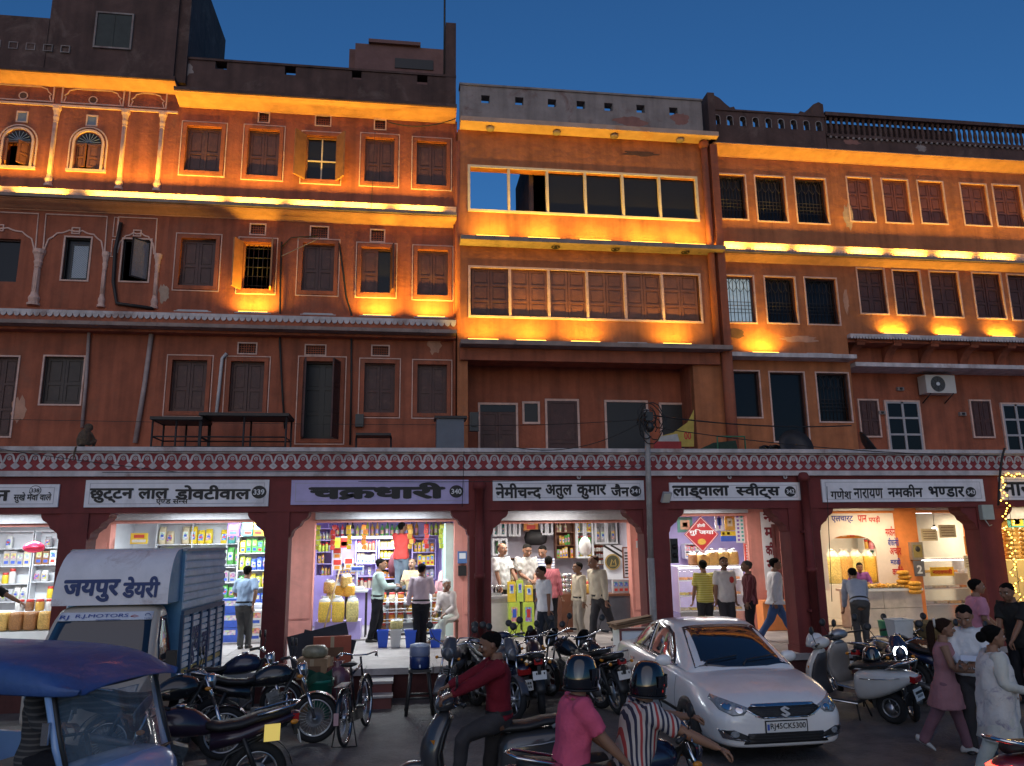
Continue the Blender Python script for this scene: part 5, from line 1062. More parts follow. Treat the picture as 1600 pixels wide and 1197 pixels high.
for xa, xb in ((a, xm-.006), (xm+.006, b)):
    for za, zb in ((ZP+.01, zm-.006), (zm+.006, zc-.05)): mb.box(xa, xb, 17.05, 17.1, za, zb)
mb.box(a+.01, b-.01, 17.1, 17.45, ZP+.01, zc-.05); _bw(mb, 'marble_front', mat('veined_marble', (.62,.56,.50), .3, .25, 2.5, dirt=(.4,.33,.28), dsc=3, damt=.6), t)
mb = MB(); mb.box(a-.05, b+.03, 17.0, 17.5, zc-.049, zc); _bw(mb, 'top', SHW, t)
for i in range(7): 
    x_ = a+.1+(b-a-.2)*(i+.5)/7; tr = thing('snack_tray', '%s tray of golden fried snacks from the left on the marble counter' % ORD[i], 'tray', (x_, 17.22, zc), group='trays on the marble counter'); mb = MB(); w_ = (b-a)/14*.92; mb.box(-w_, w_, -.2, .2, 0, .02); mb.build('tray', mat('steel_metal', (.6,.6,.6), .25), tr); mb = MB(); rnd = random.Random(i)
    for k in range(26): mb.sphere((rnd.uniform(-w_*.85,w_*.85), rnd.uniform(-.17,.17), .04+rnd.uniform(0,.05)), .035, (1,1,.75), 6)
    mb.build('fried_snacks', SNACK['golden' if i % 3 else 'orange'], tr)
for i in range(4): mb = MB(); mb.rings([[(.19*w_*math.cos(q), .13*w_*math.sin(q), z) for q in [2*math.pi*j/14 for j in range(14)]] for z, w_ in ((0,.7),(.03,1),(.07,1),(.1,.7))]); solo('snack_packet', mb, SNACK['orange'], '%s orange snack pillow pack from the bottom on the marble counter end' % ORD[i], 'packet', 'orange snack packs at the counter end', base=(PX(1413,905,17.15)+.02*(-1)**i, 17.15, zc+.1*i), rz=.2*i)
for i in range(3): mb = MB(); mb.rings([[(.16*w_*math.cos(q), .1*w_*math.sin(q), z) for q in [2*math.pi*j/14 for j in range(14)]] for z, w_ in ((0,.7),(.03,1),(.07,1),(.1,.7))]); solo('snack_packet', mb, SNACK['orange'], '%s orange snack pack hanging over the edge of the marble counter' % ORD[i], 'packet', 'orange snack packs over the counter edge', base=(PX(1432,925,16.9), 16.93, zc-.12+.09*i))
for i in range(6): bag(PX(1300+18*i,865,19.3), 19.3, 1.35, .36, .8, .3, ('pale','golden','pale','yellow','golden','pale')[i], '%s tall snack sack from the left at the back of the savoury shop' % ORD[i], 'tall snack sacks at the back of the savoury shop', name='snack_sack', cat='sack')
t = thing('sack_platform', 'low tiled platform under the tall snack sacks', 'platform', (11, 19.4, ZP)); mb = MB(); mb.box(9.4, 12.0, 19.0, 19.8, ZP+.03, 1.34); _bw(mb, 'body', TILE, t)
_, zd = display('long glass counter of the savoury shop', (1446,872,1532,990), 18.0, .6, 41)
shelf(12.45, 13.9, 1.55, 2.8, 20.1, 4, 9, ['box','packet','jar'], ['cream','teal','white','golden','pink'], 'the back shelf of the savoury shop', seed=42)
poster('name_board', 'yellow board reading नारायणजी in red on the glass counter', (1453,886,1490,900), 17.95, pm('yellow'), [('नारायणजी',(.08,.18,.92,.8),.05,RDL)], 'sign')
for i, (px, py, m_) in enumerate((((1439,826,1464,845),'cream',0),((1467,820,1493,840),'cream',0),((1507,838,1526,866),'orange',0),((1506,868,1530,888),'cream',0),((1512,888,1530,904),'cream',0))): poster('paper_notice', '%s paper notice %s' % (('cream','cream','orange','cream','cream')[i], ('left in the savoury shop doorway','right of the bulb in the savoury doorway','taped by the pink pillar','below the orange notice','lowest below the orange notice')[i]), px, 17.45, pm(py), [(None,(.12,.15+.2*k,.88,.20+.2*k),0,pm('brown')) for k in range(4)], 'notice', group='paper notices in the savoury doorway')
mb = MB(); mb.sphere((0,0,0), .055, n=10); mb.lathe([(.03,.04),(.03,.1),(.005,.11)], n=8, mi=1); mb.tube([(0,0,.1),(.02,0,.5)], .006, 5, 1); o = solo('light_bulb', mb, [mat('lit_white_bulb', (1,1,1), .5, 0, emit=25, ecol=(1,.96,.88)), BLACK], 'glowing bare bulb hanging in the savoury shop doorway', 'bulb', base=(PX(1460,827,17.6), 17.6, PZ(1460,827,17.6)))
mb = MB(); mb.box(-.15,.15,-.12,0,0,.42); mb.box(-.11,.11,-.125,-.12,.06,.36,1); mb.sphere((0,-.12,.26), .07, (1,.4,1), 8, 2); solo('meter_box', mb, [mat('grey_metal_case', (.32,.28,.24), .5, .2, 5, metal=.4), mat('meter_glass', (.30,.24,.10), .1, .1, 4), pm('black')], 'grey electricity meter with glass front on the orange pillar', 'meter box', base=(PX(1430,870,YS-.02), YS-.02, PZ(1430,875,YS)))
t = thing('hanging_plate', 'dark hanging plate with a large pale 2 on the orange pillar', 'sign', (PX(1436,890,YS-.12), YS-.12, PZ(1436,900,YS))); mb = MB(); mb.prism([(-.13,0),(.13,0),(.14,.36),(-.14,.36)], -.02, 0); mb.build('plate', mat('worn_grey_plate', (.12,.12,.14), .5, .3, 6), t); text('2', -.07, .07, .06, .26, -.022, .05).build('number', SHW, t)
# ---- shop at the right edge with string lights
S6 = room('yellow lit sweet shop with string lights at the right edge of the photo', 14.05, 18.2, 20.2, mat('yellow_wall', (.72,.50,.18), .6, .1, 3), op=((14.45,17.8),), pier=ORANGEP, lint=pm('yellow'), lintz=2.85)
lamp_tube(15.6, 18.4, 3.1, 1.2, 70, WARM, 'warm lamp inside the yellow shop at the right edge', TUBEW)
poster('god_style_banner', 'green bordered banner at the top of the yellow shop', (1573,800,1600,824), 17.45, pm('teal'), [(None,(.2,.1,.9,.9),0,pm('yellow')),(None,(.4,.2,.7,.8),0,pm('golden'))]); poster('counter_sign', 'orange strip with writing along the top of the yellow shop', (1568,793,1640,802), 17.42, pm('orange'), [('नमकीन',(.1,.15,.4,.85),.04,RDL)], 'sign')
for i in range(7):
    for k in range(2): mb = MB(); mb.rings([[(.22*w_*math.cos(q), .14*w_*math.sin(q), z) for q in [2*math.pi*j/14 for j in range(14)]] for z, w_ in ((0,.7),(.03,1),(.08,1),(.11,.7))]); solo('snack_packet', mb, SNACK['golden'], '%s golden snack pack from the bottom, %s pile in the yellow shop' % (ORD[i], ('left','right')[k]), 'packet', 'golden snack packs piled in the yellow shop', base=(PX(1585,860,17.5)+.46*k, 17.6, PZ(1585,874,17.6)+.11*i), rz=.1*i)
t = thing('shop_counter', 'yellow painted counter in the shop at the right edge', 'counter', (15.4, 17.7, ZP)); mb = MB(); mb.box(14.6, 17.6, 17.5, 18.0, ZP+.03, PZ(1585,874,17.6)-.02); _bw(mb, 'body', mat('yellow_laminate', (.75,.55,.2), .5, .1, 3), t)
# string lights wound round the last column
t = thing('string_lights', 'glowing yellow string lights wound round the column at the right edge', 'string lights', (11.2, YA, ZP)); mb = MB(); BL = []; pts = []
a, b = COLS[6]; xo = b+.05
for k in range(60):
    z = 3.62-k*.05; q = k*.9; X = xo+.06*math.sin(q*1.3)+.02; Yq = YA-.05+.05*math.cos(q); pts.append((X, Yq, z)); BL.append((X+.05*math.cos(q*2), Yq-.03, z))
for k in range(40): pts.append((xo+.1+k*.06, YA-.09, 3.66+.015*math.sin(k))); BL.append((xo+.1+k*.06, YA-.10, 3.66+.03*math.sin(k*1.7)))
mb.tube(pts, .005, 4); mb.tube([(xo, YA-.05, 3.62), (xo+.08, YA-.06, 3.7), (xo+.1, YA-.09, 3.66)], .005, 4); _bw(mb, 'wire', BLACK, t); bm0 = MB().sphere((0,0,0), .015, n=5).mesh('lamp_bulb', mat('lit_yellow_led', (1,.7,.1), .5, 0, emit=8, ecol=(1,.55,.08)))
for q in BL: o = bpy.data.objects.new('lamp_bulb', bm0); link(o, t); o.location = (q[0]-11.2, q[1]-YA, q[2]-ZP)
ld = bpy.data.lights.new('string_glow', 'AREA'); ld.shape = 'RECTANGLE'; ld.size = .3; ld.size_y = 2.6; ld.energy = 26; ld.color = (1,.62,.12); lo = bpy.data.objects.new('string_glow', ld); link(lo, t); lo.location = (xo+.15-11.2, -.35, 1.7); lo.rotation_euler = (R(90), 0, R(180))

# ---- tube lights under the verandah roof, just inside each arch
for x, L_, pw_, c_, nm in ((-8.3,1.2,30,COOL,'before the far left shop'),(-4.3,1.6,38,COOL,'above the dairy truck'),(-.3,1.6,40,COOL,'before the lilac shop'),(3.3,1.4,24,NEUT,'before the cabinet shop'),(6.9,1.2,22,NEUT,'before the sweet shop'),(11.0,1.4,30,WARM,'before the savoury shop'),(15.5,1.4,34,WARM,'before the yellow shop')):
    lamp_tube(x, 16.55, 3.28, L_, pw_, c_, 'tube light under the verandah roof %s' % nm, TUBEW if c_ == WARM else None)
shelf(-9.6, -8.65, 1.3, 2.9, 19.9, 4, 6, ['packet','jar','box'], ['white','grey','yellow','cream'], 'the left shelf of the far left shop', seed=51)
a, b, c, d = R4((497,826,512,900), 19.0); shelf(a-.05, b+.1, c, d, 19.2, 4, 4, ['bottle','packet','jar'], ['white','grey','lime','golden'], 'the far left shelf of the lilac shop', LILAC, seed=52)
a, b, c, d = R4((523,880,556,915), 20.0); shelf(a, b, c, d, 20.2, 2, 6, ['packet','box'], ['yellow','golden','white','orange'], 'the low shelf behind the snack bags', LILAC, seed=53)
a, b, c, d = R4((796,872,866,905), 20.1); shelf(a, b, c-.3, d, 20.15, 3, 12, ['box','jar','packet'], ['grey','brown','white','cream'], 'the shelf behind the stout men', SHUT2, seed=54)
a, b, c, d = R4((1068,850,1096,872), 20.0); shelf(a, b, c, d, 20.0, 2, 6, ['box','packet'], ['pink','white','golden','red'], 'the wall shelf left of the tan snack bags', SHW, seed=55)
rnd = random.Random(12)
for k in range(9):
    px = 498+k*24; mb = MB(); cc = ('lime','red','yellow','orange','green','white','golden','red','lime')[k]
    for j in range(5): mb.obox((rnd.uniform(-.02,.02),0,-.1-.11*j),(.10,.015,.10),(0,rnd.uniform(-.2,.2),rnd.uniform(-.5,.5)))
    solo('sachet_strip', mb, pm(cc), 'hanging %s sachet strip, %s from left under the lilac shop lintel' % (cc, ORD[k]), 'sachets', 'sachet strips under the lilac shop lintel', base=(PX(px,812,17.9), 17.9, 2.98)) if k not in (4,5) else None
# ------------------------------------------------------------------ people
SKIN = [mat('brown_skin_%d' % i, c, .55, .07, 9) for i, c in enumerate(((.27,.135,.080),(.21,.10,.058),(.33,.18,.115)))]
HAIRB = mat('black_hair', (.009,.008,.007), .9, .4, 40, .8, spec=.12); HAIRG = mat('grey_hair', (.42,.41,.40), .6, .3, 30, .4); HAIRBR = mat('dark_brown_hair', (.035,.017,.011), .85, .4, 40, .8, spec=.15); HAIRSP = mat('greying_hair', (.075,.07,.066), .9, .5, 40, .6, spec=.12)
EYEW = mat('eye_white', (.6,.57,.52), .3, 0); LIP = mat('lip_brown', (.20,.075,.055), .5, 0)
SHOEB = mat('black_shoe_leather', (.015,.013,.012), .4, .2, 8); SANDAL = mat('brown_sandal', (.09,.05,.03), .6, .2, 8)
def cloth(name, c, var=.10): return mat(name, c, .85, var, 6, .25, spec=.2, bsc=38)
def stripes(name, cols, sc, axis='x', rough=.85):
    if name in MC: return MC[name]
    m = mat(name, cols[0], rough, 0, 1); nt = m.node_tree; b = nt.nodes['Principled BSDF']
    tc = nt.nodes.new('ShaderNodeTexCoord'); sp = nt.nodes.new('ShaderNodeSeparateXYZ'); nt.links.new(tc.outputs['Object'], sp.inputs[0])
    mu = nt.nodes.new('ShaderNodeMath'); mu.operation = 'MULTIPLY'; mu.inputs[1].default_value = sc
    if axis == 'd':
        ad = nt.nodes.new('ShaderNodeMath'); nt.links.new(sp.outputs[0], ad.inputs[0]); nt.links.new(sp.outputs[1], ad.inputs[1]); nt.links.new(ad.outputs[0], mu.inputs[0])
    else: nt.links.new(sp.outputs['xyz'.index(axis)], mu.inputs[0])
    fr = nt.nodes.new('ShaderNodeMath'); fr.operation = 'FRACT'; nt.links.new(mu.outputs[0], fr.inputs[0])
    cr = nt.nodes.new('ShaderNodeValToRGB'); cr.color_ramp.interpolation = 'CONSTANT'; n = len(cols)
    while len(cr.color_ramp.elements) < n: cr.color_ramp.elements.new(.5)
    for i, c in enumerate(cols): cr.color_ramp.elements[i].position = i/n; cr.color_ramp.elements[i].color = (*c, 1)
    nt.links.new(fr.outputs[0], cr.inputs[0]); nt.links.new(cr.outputs[0], b.inputs['Base Color']); return m
def ik(a, t, l1, l2, pole):
    a, t = Vector(a), Vector(t); d = t-a; L = min(d.length, (l1+l2)*.999); u = d.normalized()
    x = (l1*l1 - l2*l2 + L*L)/(2*L); hgt = math.sqrt(max(l1*l1-x*x, 0)); p = Vector(pole); p = (p-u*p.dot(u))
    p = p.normalized() if p.length > 1e-5 else u.orthogonal().normalized()
    return a+u*x+p*hgt, a+u*L
HEAD = [(0,.13,-.27,.11),(.05,.21,-.22,.22),(.14,.28,-.13,.34),(.28,.325,-.06,.42),(.42,.345,-.01,.46),(.56,.365,.02,.49),(.70,.365,.035,.49),(.82,.325,.035,.435),(.91,.24,.035,.33),(.97,.13,.035,.19),(1.0,.03,.035,.05)]
def headring(z):
    for i in range(len(HEAD)-1):
        if HEAD[i][0] <= z <= HEAD[i+1][0]:
            q = (z-HEAD[i][0])/(HEAD[i+1][0]-HEAD[i][0]); return [a+(b-a)*q for a, b in zip(HEAD[i][1:], HEAD[i+1][1:])]
    return HEAD[-1][1:]
def wrinkle(o, amt, sc, seed=0):
    me = o.data; n = len(me.vertices); co = np.empty(n*3); me.vertices.foreach_get('co', co); co = co.reshape(-1,3)
    no = np.empty(n*3); me.vertices.foreach_get('normal', no); no = no.reshape(-1,3)
    ph = seed*1.7
    d = np.sin(co[:,2]*sc*1.1+np.sin(co[:,0]*sc*.8+ph)*1.6+co[:,1]*sc*.6+ph)*.55 + np.sin(co[:,2]*sc*.45-co[:,0]*sc*.7+ph*2+np.sin(co[:,1]*sc))*.6 + np.sin(co[:,0]*sc*1.9+co[:,2]*sc*.5+ph)*.3
    co = co+no*(d*amt)[:,None]; me.vertices.foreach_set('co', co.ravel()); me.update()
def smooth(o):
    o.data.polygons.foreach_set('use_smooth', [True]*len(o.data.polygons))
PEOPLE = 0
def person(label, loc, face, h=1.66, hands=None, feet=None, lean=0, pelv=None, head=(0,0), sh=None, tr=None, sleeve='long', tuck=True, shoe=SHOEB, skin=0, hair=HAIRB, style='short', belly=0.0, dress=None, fem=False, twist=0, vox=.013, helmet=None, moust=False, curl=.5, bare_leg=False, knee_out=0.0, name='person', group=None, elbow=None, side=0, hem=None, fine=False):
    global PEOPLE; PEOPLE += 1; seed = PEOPLE
    t = thing(name, label, 'person', loc, R(face), group); H = h
    Rl = Matrix.Rotation(R(lean), 3, 'X') @ Matrix.Rotation(R(side), 3, 'Y'); Rt = Rl @ Matrix.Rotation(R(twist), 3, 'Z')
    Pv = Vector(pelv) if pelv else Vector((0, 0, .515*H))
    def sp(t_, x=0, y=0): return Pv + Rl @ Vector((x*H, y*H, t_*H))
    feet = feet or ((.058*H, 0, 0), (-.058*H, 0, 0)); w = .93 if fem else 1.0
    shl = [Pv + Rl @ Vector((0,0,.295*H)) + Rt @ Vector((s*.103*H*w, 0, 0)) for s in (1, -1)]
    hands = hands or ((.165*H, -.03*H, .44*H), (-.165*H, -.03*H, .44*H)); hands = list(hands); hands = [hands[i] if hands[i] is not None else ((.165 if i == 0 else -.165)*H, -.03*H, .44*H) for i in (0,1)]
    arm = []; leg = []
    for i, s in enumerate((1, -1)):
        pole = Vector(elbow[i]) if elbow else Vector((s*.5, .8, -.5)); e, wr = ik(shl[i], hands[i], .172*H, .150*H, pole); arm.append((shl[i], e, wr))
        hp = Pv + Vector((s*.052*H, 0, -.01*H)); an = Vector(feet[i][:3]) + Vector((0, .02*H, .042*H)); k, an = ik(hp, an, .238*H, .232*H, (s*knee_out, -1, .05)); leg.append((hp, k, an))
    bm_ = .012*H
    def torso(mb, off, t0, t1, flare=0, top=True):
        T = [(-.075,.045,.05),(-.045,.088,.066),(0,.098,.070),(.045,.090,.064),(.10,.083,.060),(.17,.092,.064),(.235,.103,.067),(.27,.104,.062),(.295,.088,.053),(.312,.055,.043),(.33,.036,.037),(.365,.033,.036)]
        if fem: T = [(-.075,.045,.05),(-.045,.090,.068),(0,.102,.074),(.045,.090,.064),(.10,.073,.055),(.17,.083,.062),(.225,.090,.074),(.27,.092,.060),(.295,.078,.050),(.312,.048,.040),(.33,.031,.033),(.365,.029,.032)]
        rs = []; N = 20
        for tt, rx, ry in T:
            if tt < t0-1e-6 or tt > t1+1e-6: continue
            fr = belly*max(0, 1-abs(tt-.08)/.13)*H
            c = sp(tt); ring = []
            M_ = Rl if tt < .15 else Rt
            for j in range(N):
                a = 2*math.pi*j/N; cx, cy = math.cos(a), math.sin(a); e = .8
                x = (abs(cx)**e)*(1 if cx > 0 else -1)*(rx*H+off); y = (abs(cy)**e)*(1 if cy > 0 else -1)*(ry*H+off) - (fr if cy < 0 else 0)*abs(cy)
                ring.append(c + M_ @ Vector((x, y, 0)))
            rs.append(ring)
        mb.rings(rs); return mb
    # ---- body
    mb = MB(); torso(mb, 0, -.08, .40)
    nk = sp(.345, 0, -.005); hh = .138*H*(.97 if fem else 1)
    Rh = Matrix.Rotation(R(head[1] if len(head) > 1 else 0), 3, 'Z') @ Matrix.Rotation(R(head[0] + lean*.25), 3, 'X')
    hc = nk + Rh @ Vector((0, -.012*H, .012*H))
    def hp_(x, y, z): return hc + Rh @ (Vector((x, y, z))*hh)
    rs = []
    for z, rx, yc, ry in HEAD: rs.append([hp_(rx*math.cos(a), yc+ry*math.sin(a), z) for a in [2*math.pi*j/18 for j in range(18)]])
    mb.rings(rs)
    mb.tube([hp_(0,-.40,.58), hp_(0,-.48,.46), hp_(0,-.57,.36), hp_(0,-.50,.31)], [.045*hh,.06*hh,.085*hh,.05*hh], 8)
    for s in (-1, 1):
        mb.sphere(hp_(s*.375,.06,.44), hh*.12, (.4,.75,1.1), 8); mb.tube([hp_(s*.05,-.455,.60), hp_(s*.25,-.40,.60)], .05*hh, 6); mb.sphere(hp_(s*.19,-.30,.36), hh*.14, n=8)
    for (a, e, wr), s in zip(arm, (1,-1)):
        mb.tube([a, a+(e-a)*.3, e-(e-a)*.08, e+(wr-e)*.15, e+(wr-e)*.4, wr], [.036*H,.031*H,.025*H,.0255*H,.024*H,.0155*H], 10)
    for (a, k, an), s in zip(leg, (1,-1)):
        mb.tube([a, a+(k-a)*.35, k-(k-a)*.08, k+(an-k)*.1, k+(an-k)*.35, an], [.056*H,.05*H,.036*H,.034*H,.034*H,.02*H], 10)
    fing = MB()
    for (a, e, wr), s in zip(arm, (1,-1)):
        d = (wr-e).normalized(); side_ = Vector((0,0,1)).cross(d); side_ = side_.normalized() if side_.length > .1 else Vector((0,-1,0))
        if abs(d.z) > .8: side_ = Vector((0,-1,0)) - d*Vector((0,-1,0)).dot(d); side_.normalize()
        n = d.cross(side_)*(1 if abs(d.z) <= .8 else -s); n.normalize(); n = -n if n.z > .3 else n
        pl = .055*H; mb.tube([wr-d*.01, wr+d*pl*.4, wr+d*pl], [.0155*H, .024*H, .022*H], 10, flat=.45, up=n)
        for q, (off, L) in enumerate(((-.75,.038),(-.25,.046),(.25,.043),(.75,.034))):
            p = wr+d*pl*.92+side_*off*.021*H; dd = d.copy(); pts = [p]; c_ = curl*(1+.12*q)
            for sg in (.45,.33,.22):
                ax = d.cross(n).normalized(); dd = Matrix.Rotation(c_, 3, ax) @ dd; p = p+dd*L*H*sg; pts.append(p)
            fing.tube(pts, [.0058*H,.0055*H,.005*H,.0035*H], 6)
        p = wr+d*pl*.25+side_*(-.02*H); pts = [p, p+(d*.7-side_*.7+n*.3)*.022*H, p+(d*1.2-side_*.8+n*.7)*.036*H]; fing.tube(pts, [.0075*H,.0065*H,.0045*H], 6)
    body = mb.build('body', [SKIN[skin], EYEW, BLACK, LIP, hair], t, mods=[('REMESH', dict(mode='VOXEL', voxel_size=vox if not fine else .008, use_smooth_shade=True)), ('SMOOTH', dict(factor=.5, iterations=2))])
    # ---- face and fingers are joined to the same mesh
    fc = fing
    for s in (-1, 1):
        fc.sphere(hp_(s*.165,-.395,.515), hh*.062, n=8, mi=1); fc.sphere(hp_(s*.165,-.435,.515), hh*.032, n=6, mi=2)
        fc.tube([hp_(s*.07,-.475,.615), hp_(s*.17,-.47,.64), hp_(s*.28,-.39,.60)], hh*.022, 5, mi=4)
    fc.tube([hp_(-.13,-.415,.20), hp_(0,-.475,.215), hp_(.13,-.415,.20)], [hh*.02,hh*.035,hh*.02], 6, mi=3)
    if moust: fc.tube([hp_(-.17,-.40,.235), hp_(0,-.50,.275), hp_(.17,-.40,.235)], [hh*.03,hh*.045,hh*.03], 6, mi=4)
    bm = bmesh.new(); bm.from_mesh(body.data); tm = fc.mesh('tmp', [SKIN[skin]]); bm.from_mesh(tm); bpy.data.meshes.remove(tm)
    bm.to_mesh(body.data); bm.free(); smooth(body)
    # ---- clothes
    if sh:
        mb = MB(); t0 = -.045 if not tuck else .03
        torso(mb, (.012 if tuck else .020)*H, -.05 if not tuck else .0, .312)
        if dress or hem:
            z_ = dress or hem; rs = []; fl = 1.35 if dress else 1.12; c0 = sp(0); N = 20; st = 6
            mx = (leg[0][1]+leg[1][1])/2
            for i in range(st+1):
                q = i/st; z = c0.z+(z_-c0.z)*q; c = Vector((c0.x+(mx.x-c0.x)*q*.6, c0.y+(mx.y-c0.y)*q*.6, z)); rr = (.114+.030*q*fl)*H+.01
                rs.append([c + Vector((rr*math.cos(a)*(1+.05*q*math.sin(5*a+seed)), rr*.82*math.sin(a)*(1+.05*q*math.sin(6*a)), 0)) for a in [2*math.pi*j/N for j in range(N)]])
            mb.rings(rs[::-1])
        for (a, e, wr), s in zip(arm, (1,-1)):
            if sleeve == 'none': continue
            inn = a + (sp(.27)-a)*.5
            if sleeve == 'short': mb.tube([inn, a, a+(e-a)*.35, a+(e-a)*.78], [.044*H,.052*H,.046*H,.043*H], 12)
            else: mb.tube([inn, a, a+(e-a)*.4, e-(e-a)*.03, e+(wr-e)*.12, e+(wr-e)*.55, wr-(wr-e)*.06], [.044*H,.052*H,.045*H,.037*H,.036*H,.032*H,.026*H], 12)
        o = mb.build('shirt' if not dress else 'dress', sh, t, mods=[('REMESH', dict(mode='VOXEL', voxel_size=vox, use_smooth_shade=True)), ('SMOOTH', dict(factor=.5, iterations=3))]); wrinkle(o, .0055*H/1.66, 34, seed); smooth(o)
        col = MB(); rc = []                                   # collar
        if not fem and style != 'nocollar':
            for tt, k_ in ((.300,.062),(.325,.046),(.332,.045),(.312,.056)): c = sp(tt, 0, -.004); rc.append([c + Rt @ Vector((k_*H*math.cos(a), k_*H*.92*math.sin(a) - (.012*H*(1 if tt < .32 else .4) if math.sin(a) < -.7 else 0), 0)) for a in [2*math.pi*j/18 for j in range(18)]])
            col.rings(rc, cap=False); col.build('collar', sh, t)
    if tr:
        mb = MB(); torso(mb, .006*H, -.08, .047)
        for (a, k, an), s in zip(leg, (1,-1)):
            dn = (an-k).normalized(); mb.tube([a+Vector((0,0,.02*H)), a+(k-a)*.3, k-(k-a)*.08, k+(an-k)*.1, k+(an-k)*.5, an+dn*.004*H], [.066*H,.060*H,.048*H,.046*H,.041*H,.039*H], 12)
        o = mb.build('trousers', tr, t, mods=[('REMESH', dict(mode='VOXEL', voxel_size=vox, use_smooth_shade=True)), ('SMOOTH', dict(factor=.5, iterations=3))]); wrinkle(o, .005*H/1.66, 30, seed+3); smooth(o)
        if tuck and sh and not dress:
            bl = MB(); bl.rings([[sp(tt) + Rl @ Vector((.112*H*math.cos(a), (.084*H+(belly*H*.5 if math.sin(a) < 0 else 0))*math.sin(a), 0)) for a in [2*math.pi*j/20 for j in range(20)]] for tt in (.03,.052)], cap=False); bl.build('belt', BLACK, t)
    for (a, k, an), s, fp in zip(leg, (1,-1), feet):
        mb = MB(); z0 = an.z-.042*H; dirx = Vector((0.12*s, -1, 0)).normalized(); sd_ = Vector((-dirx.y, dirx.x, 0)); rs = []
        pitch = fp[3] if len(fp) > 3 else 0
        for q, wd, ht in ((-.055,.016,.03),(-.045,.024,.05),(-.01,.026,.058),(.03,.028,.045),(.065,.031,.032),(.085,.026,.022),(.097,.012,.012)):
            c = Vector((an.x, an.y, z0+math.sin(pitch)*(.05-q)*H*.9)) + dirx*q*H*math.cos(pitch); rs.append([c + sd_*wd*H*math.cos(b) + Vector((0,0,ht*H*.5*(1+math.sin(b)))) for b in [2*math.pi*j/12 for j in range(12)]])
        mb.rings(rs); mb.build('shoe', shoe, t)
    # ---- hair / helmet
    if helmet is None and style != 'none':
        hb = MB(); N = 28; off = .022 if style in ('short','bald','nocollar') else .065; rs = []; rows = 9
        for i in range(rows+1):
            ring = []
            for j in range(N):
                a = 2*math.pi*j/N; sy = math.sin(a); f = -sy                 # f=1 front, -1 back
                zl = .86 if f > .8 else .70+.16*(f-.35)/.45 if f > .35 else .54+.16*(f+.05)/.4 if f > -.05 else .24+.30*max(0,(f+.75)/.7) if f > -.75 else .2
                if style == 'bald': zl = min(zl+.08, .9) if f < .35 else .985
                zl += .02*math.sin(5*a+seed); z = zl+(1.0-zl)*math.sin(math.pi/2*i/rows)
                if style == 'bald': z = zl + (min(.985, max(zl+.02, .80 if f < .1 else .985))-zl)*i/rows
                rx, yc, ry = headring(min(z, 1)); tk = off*min(1, (i+.3)/1.5) + .012*math.sin(9*a+3*i+seed)
                if i == rows and style != 'bald': rx = ry = .02; 
                ring.append(hp_((rx+tk)*math.cos(a), yc+(ry+tk)*math.sin(a), z+(off*.9 if i == rows else tk*.5*(i/rows))))
            rs.append(ring)
        hb.rings(rs, cap=style != 'bald')
        if style == 'bun': hb.sphere(hp_(0,.62,.45), hh*.3, (1,.8,.9), 10)
        if style == 'pony':
            hb.tube([hp_(0,.48,.72), hp_(0,.68,.70), hp_(0,.78,.4), hp_(0,.74,-.2), hp_(.03,.66,-.9), hp_(.0,.6,-1.5)], [hh*.16,hh*.2,hh*.24,hh*.24,hh*.17,hh*.04], 10)
        hb.build('hair', hair, t)
    if helmet:
        hb = MB(); N = 28; rs = []
        for i in range(12):
            q = i/11; z = -.04+1.15*math.sin(math.pi/2*q); rr = math.cos(math.pi/2*q*.98)**.55
            rs.append([hp_(.545*rr*math.cos(a)*(1 if z > .2 else .95), .03+.64*rr*math.sin(a)*(1 if z > .2 else .96), z) for a in [2*math.pi*j/N for j in range(N)]])
        hb.rings(rs); hb.build('helmet', helmet, t)
        vb = MB(); rs = []
        for z, k_ in ((.32,1.03),(.36,1.04),(.62,1.035),(.70,1.02)):
            rs.append([hp_(.555*k_*math.cos(a), .03+.65*k_*math.sin(a), z) for a in [math.pi*1.08+math.pi*.84*j/16 for j in range(17)]])
        vb.rings(rs, 0, True, False, False); vb.build('visor', mat('smoky_visor', (.02,.02,.025), .05, 0, coat=1), t)
        rb = MB(); rs = []
        for z, k_ in ((-.03,1.0),(-.03,1.04),(.03,1.04),(.03,1.0)): rs.append([hp_(.535*k_*math.cos(a), .03+.62*k_*math.sin(a), z) for a in [2*math.pi*j/N for j in range(N)]])
        rb.rings(rs, cap=False); rb.build('helmet_rim', BLACK, t)
    return t, dict(arm=arm, leg=leg, hp=hp_, hh=hh, sp=sp, H=H)
def fp(px, py, z=ZP): X, Y = G(px, py, z); return (X, Y, z)
def ht(px, py, loc): return PZ(px, py, loc[1])-loc[2]
WSH = cloth('white_shirt_cloth', (.66,.66,.68)); LBL = cloth('light_blue_shirt_cloth', (.36,.48,.66)); MINT = cloth('pale_mint_shirt_cloth', (.48,.60,.55)); PNK = cloth('pale_pink_shirt_cloth', (.58,.46,.52)); REDS = cloth('red_polo_cloth', (.62,.07,.06)); CRM = cloth('cream_shirt_cloth', (.56,.48,.36)); MARN = cloth('maroon_shirt_cloth', (.16,.012,.022)); MAG = cloth('rose_pink_polo_cloth', (.62,.10,.18)); BLKT = cloth('black_trouser_cloth', (.014,.014,.018)); GRYT = cloth('grey_trouser_cloth', (.07,.068,.066)); JEAN = cloth('blue_denim', (.06,.11,.24)); CHAR = cloth('charcoal_trouser_cloth', (.045,.042,.045)); BEIG = cloth('beige_trouser_cloth', (.36,.31,.25)); DHOT = cloth('pale_cotton_cloth', (.50,.52,.46))
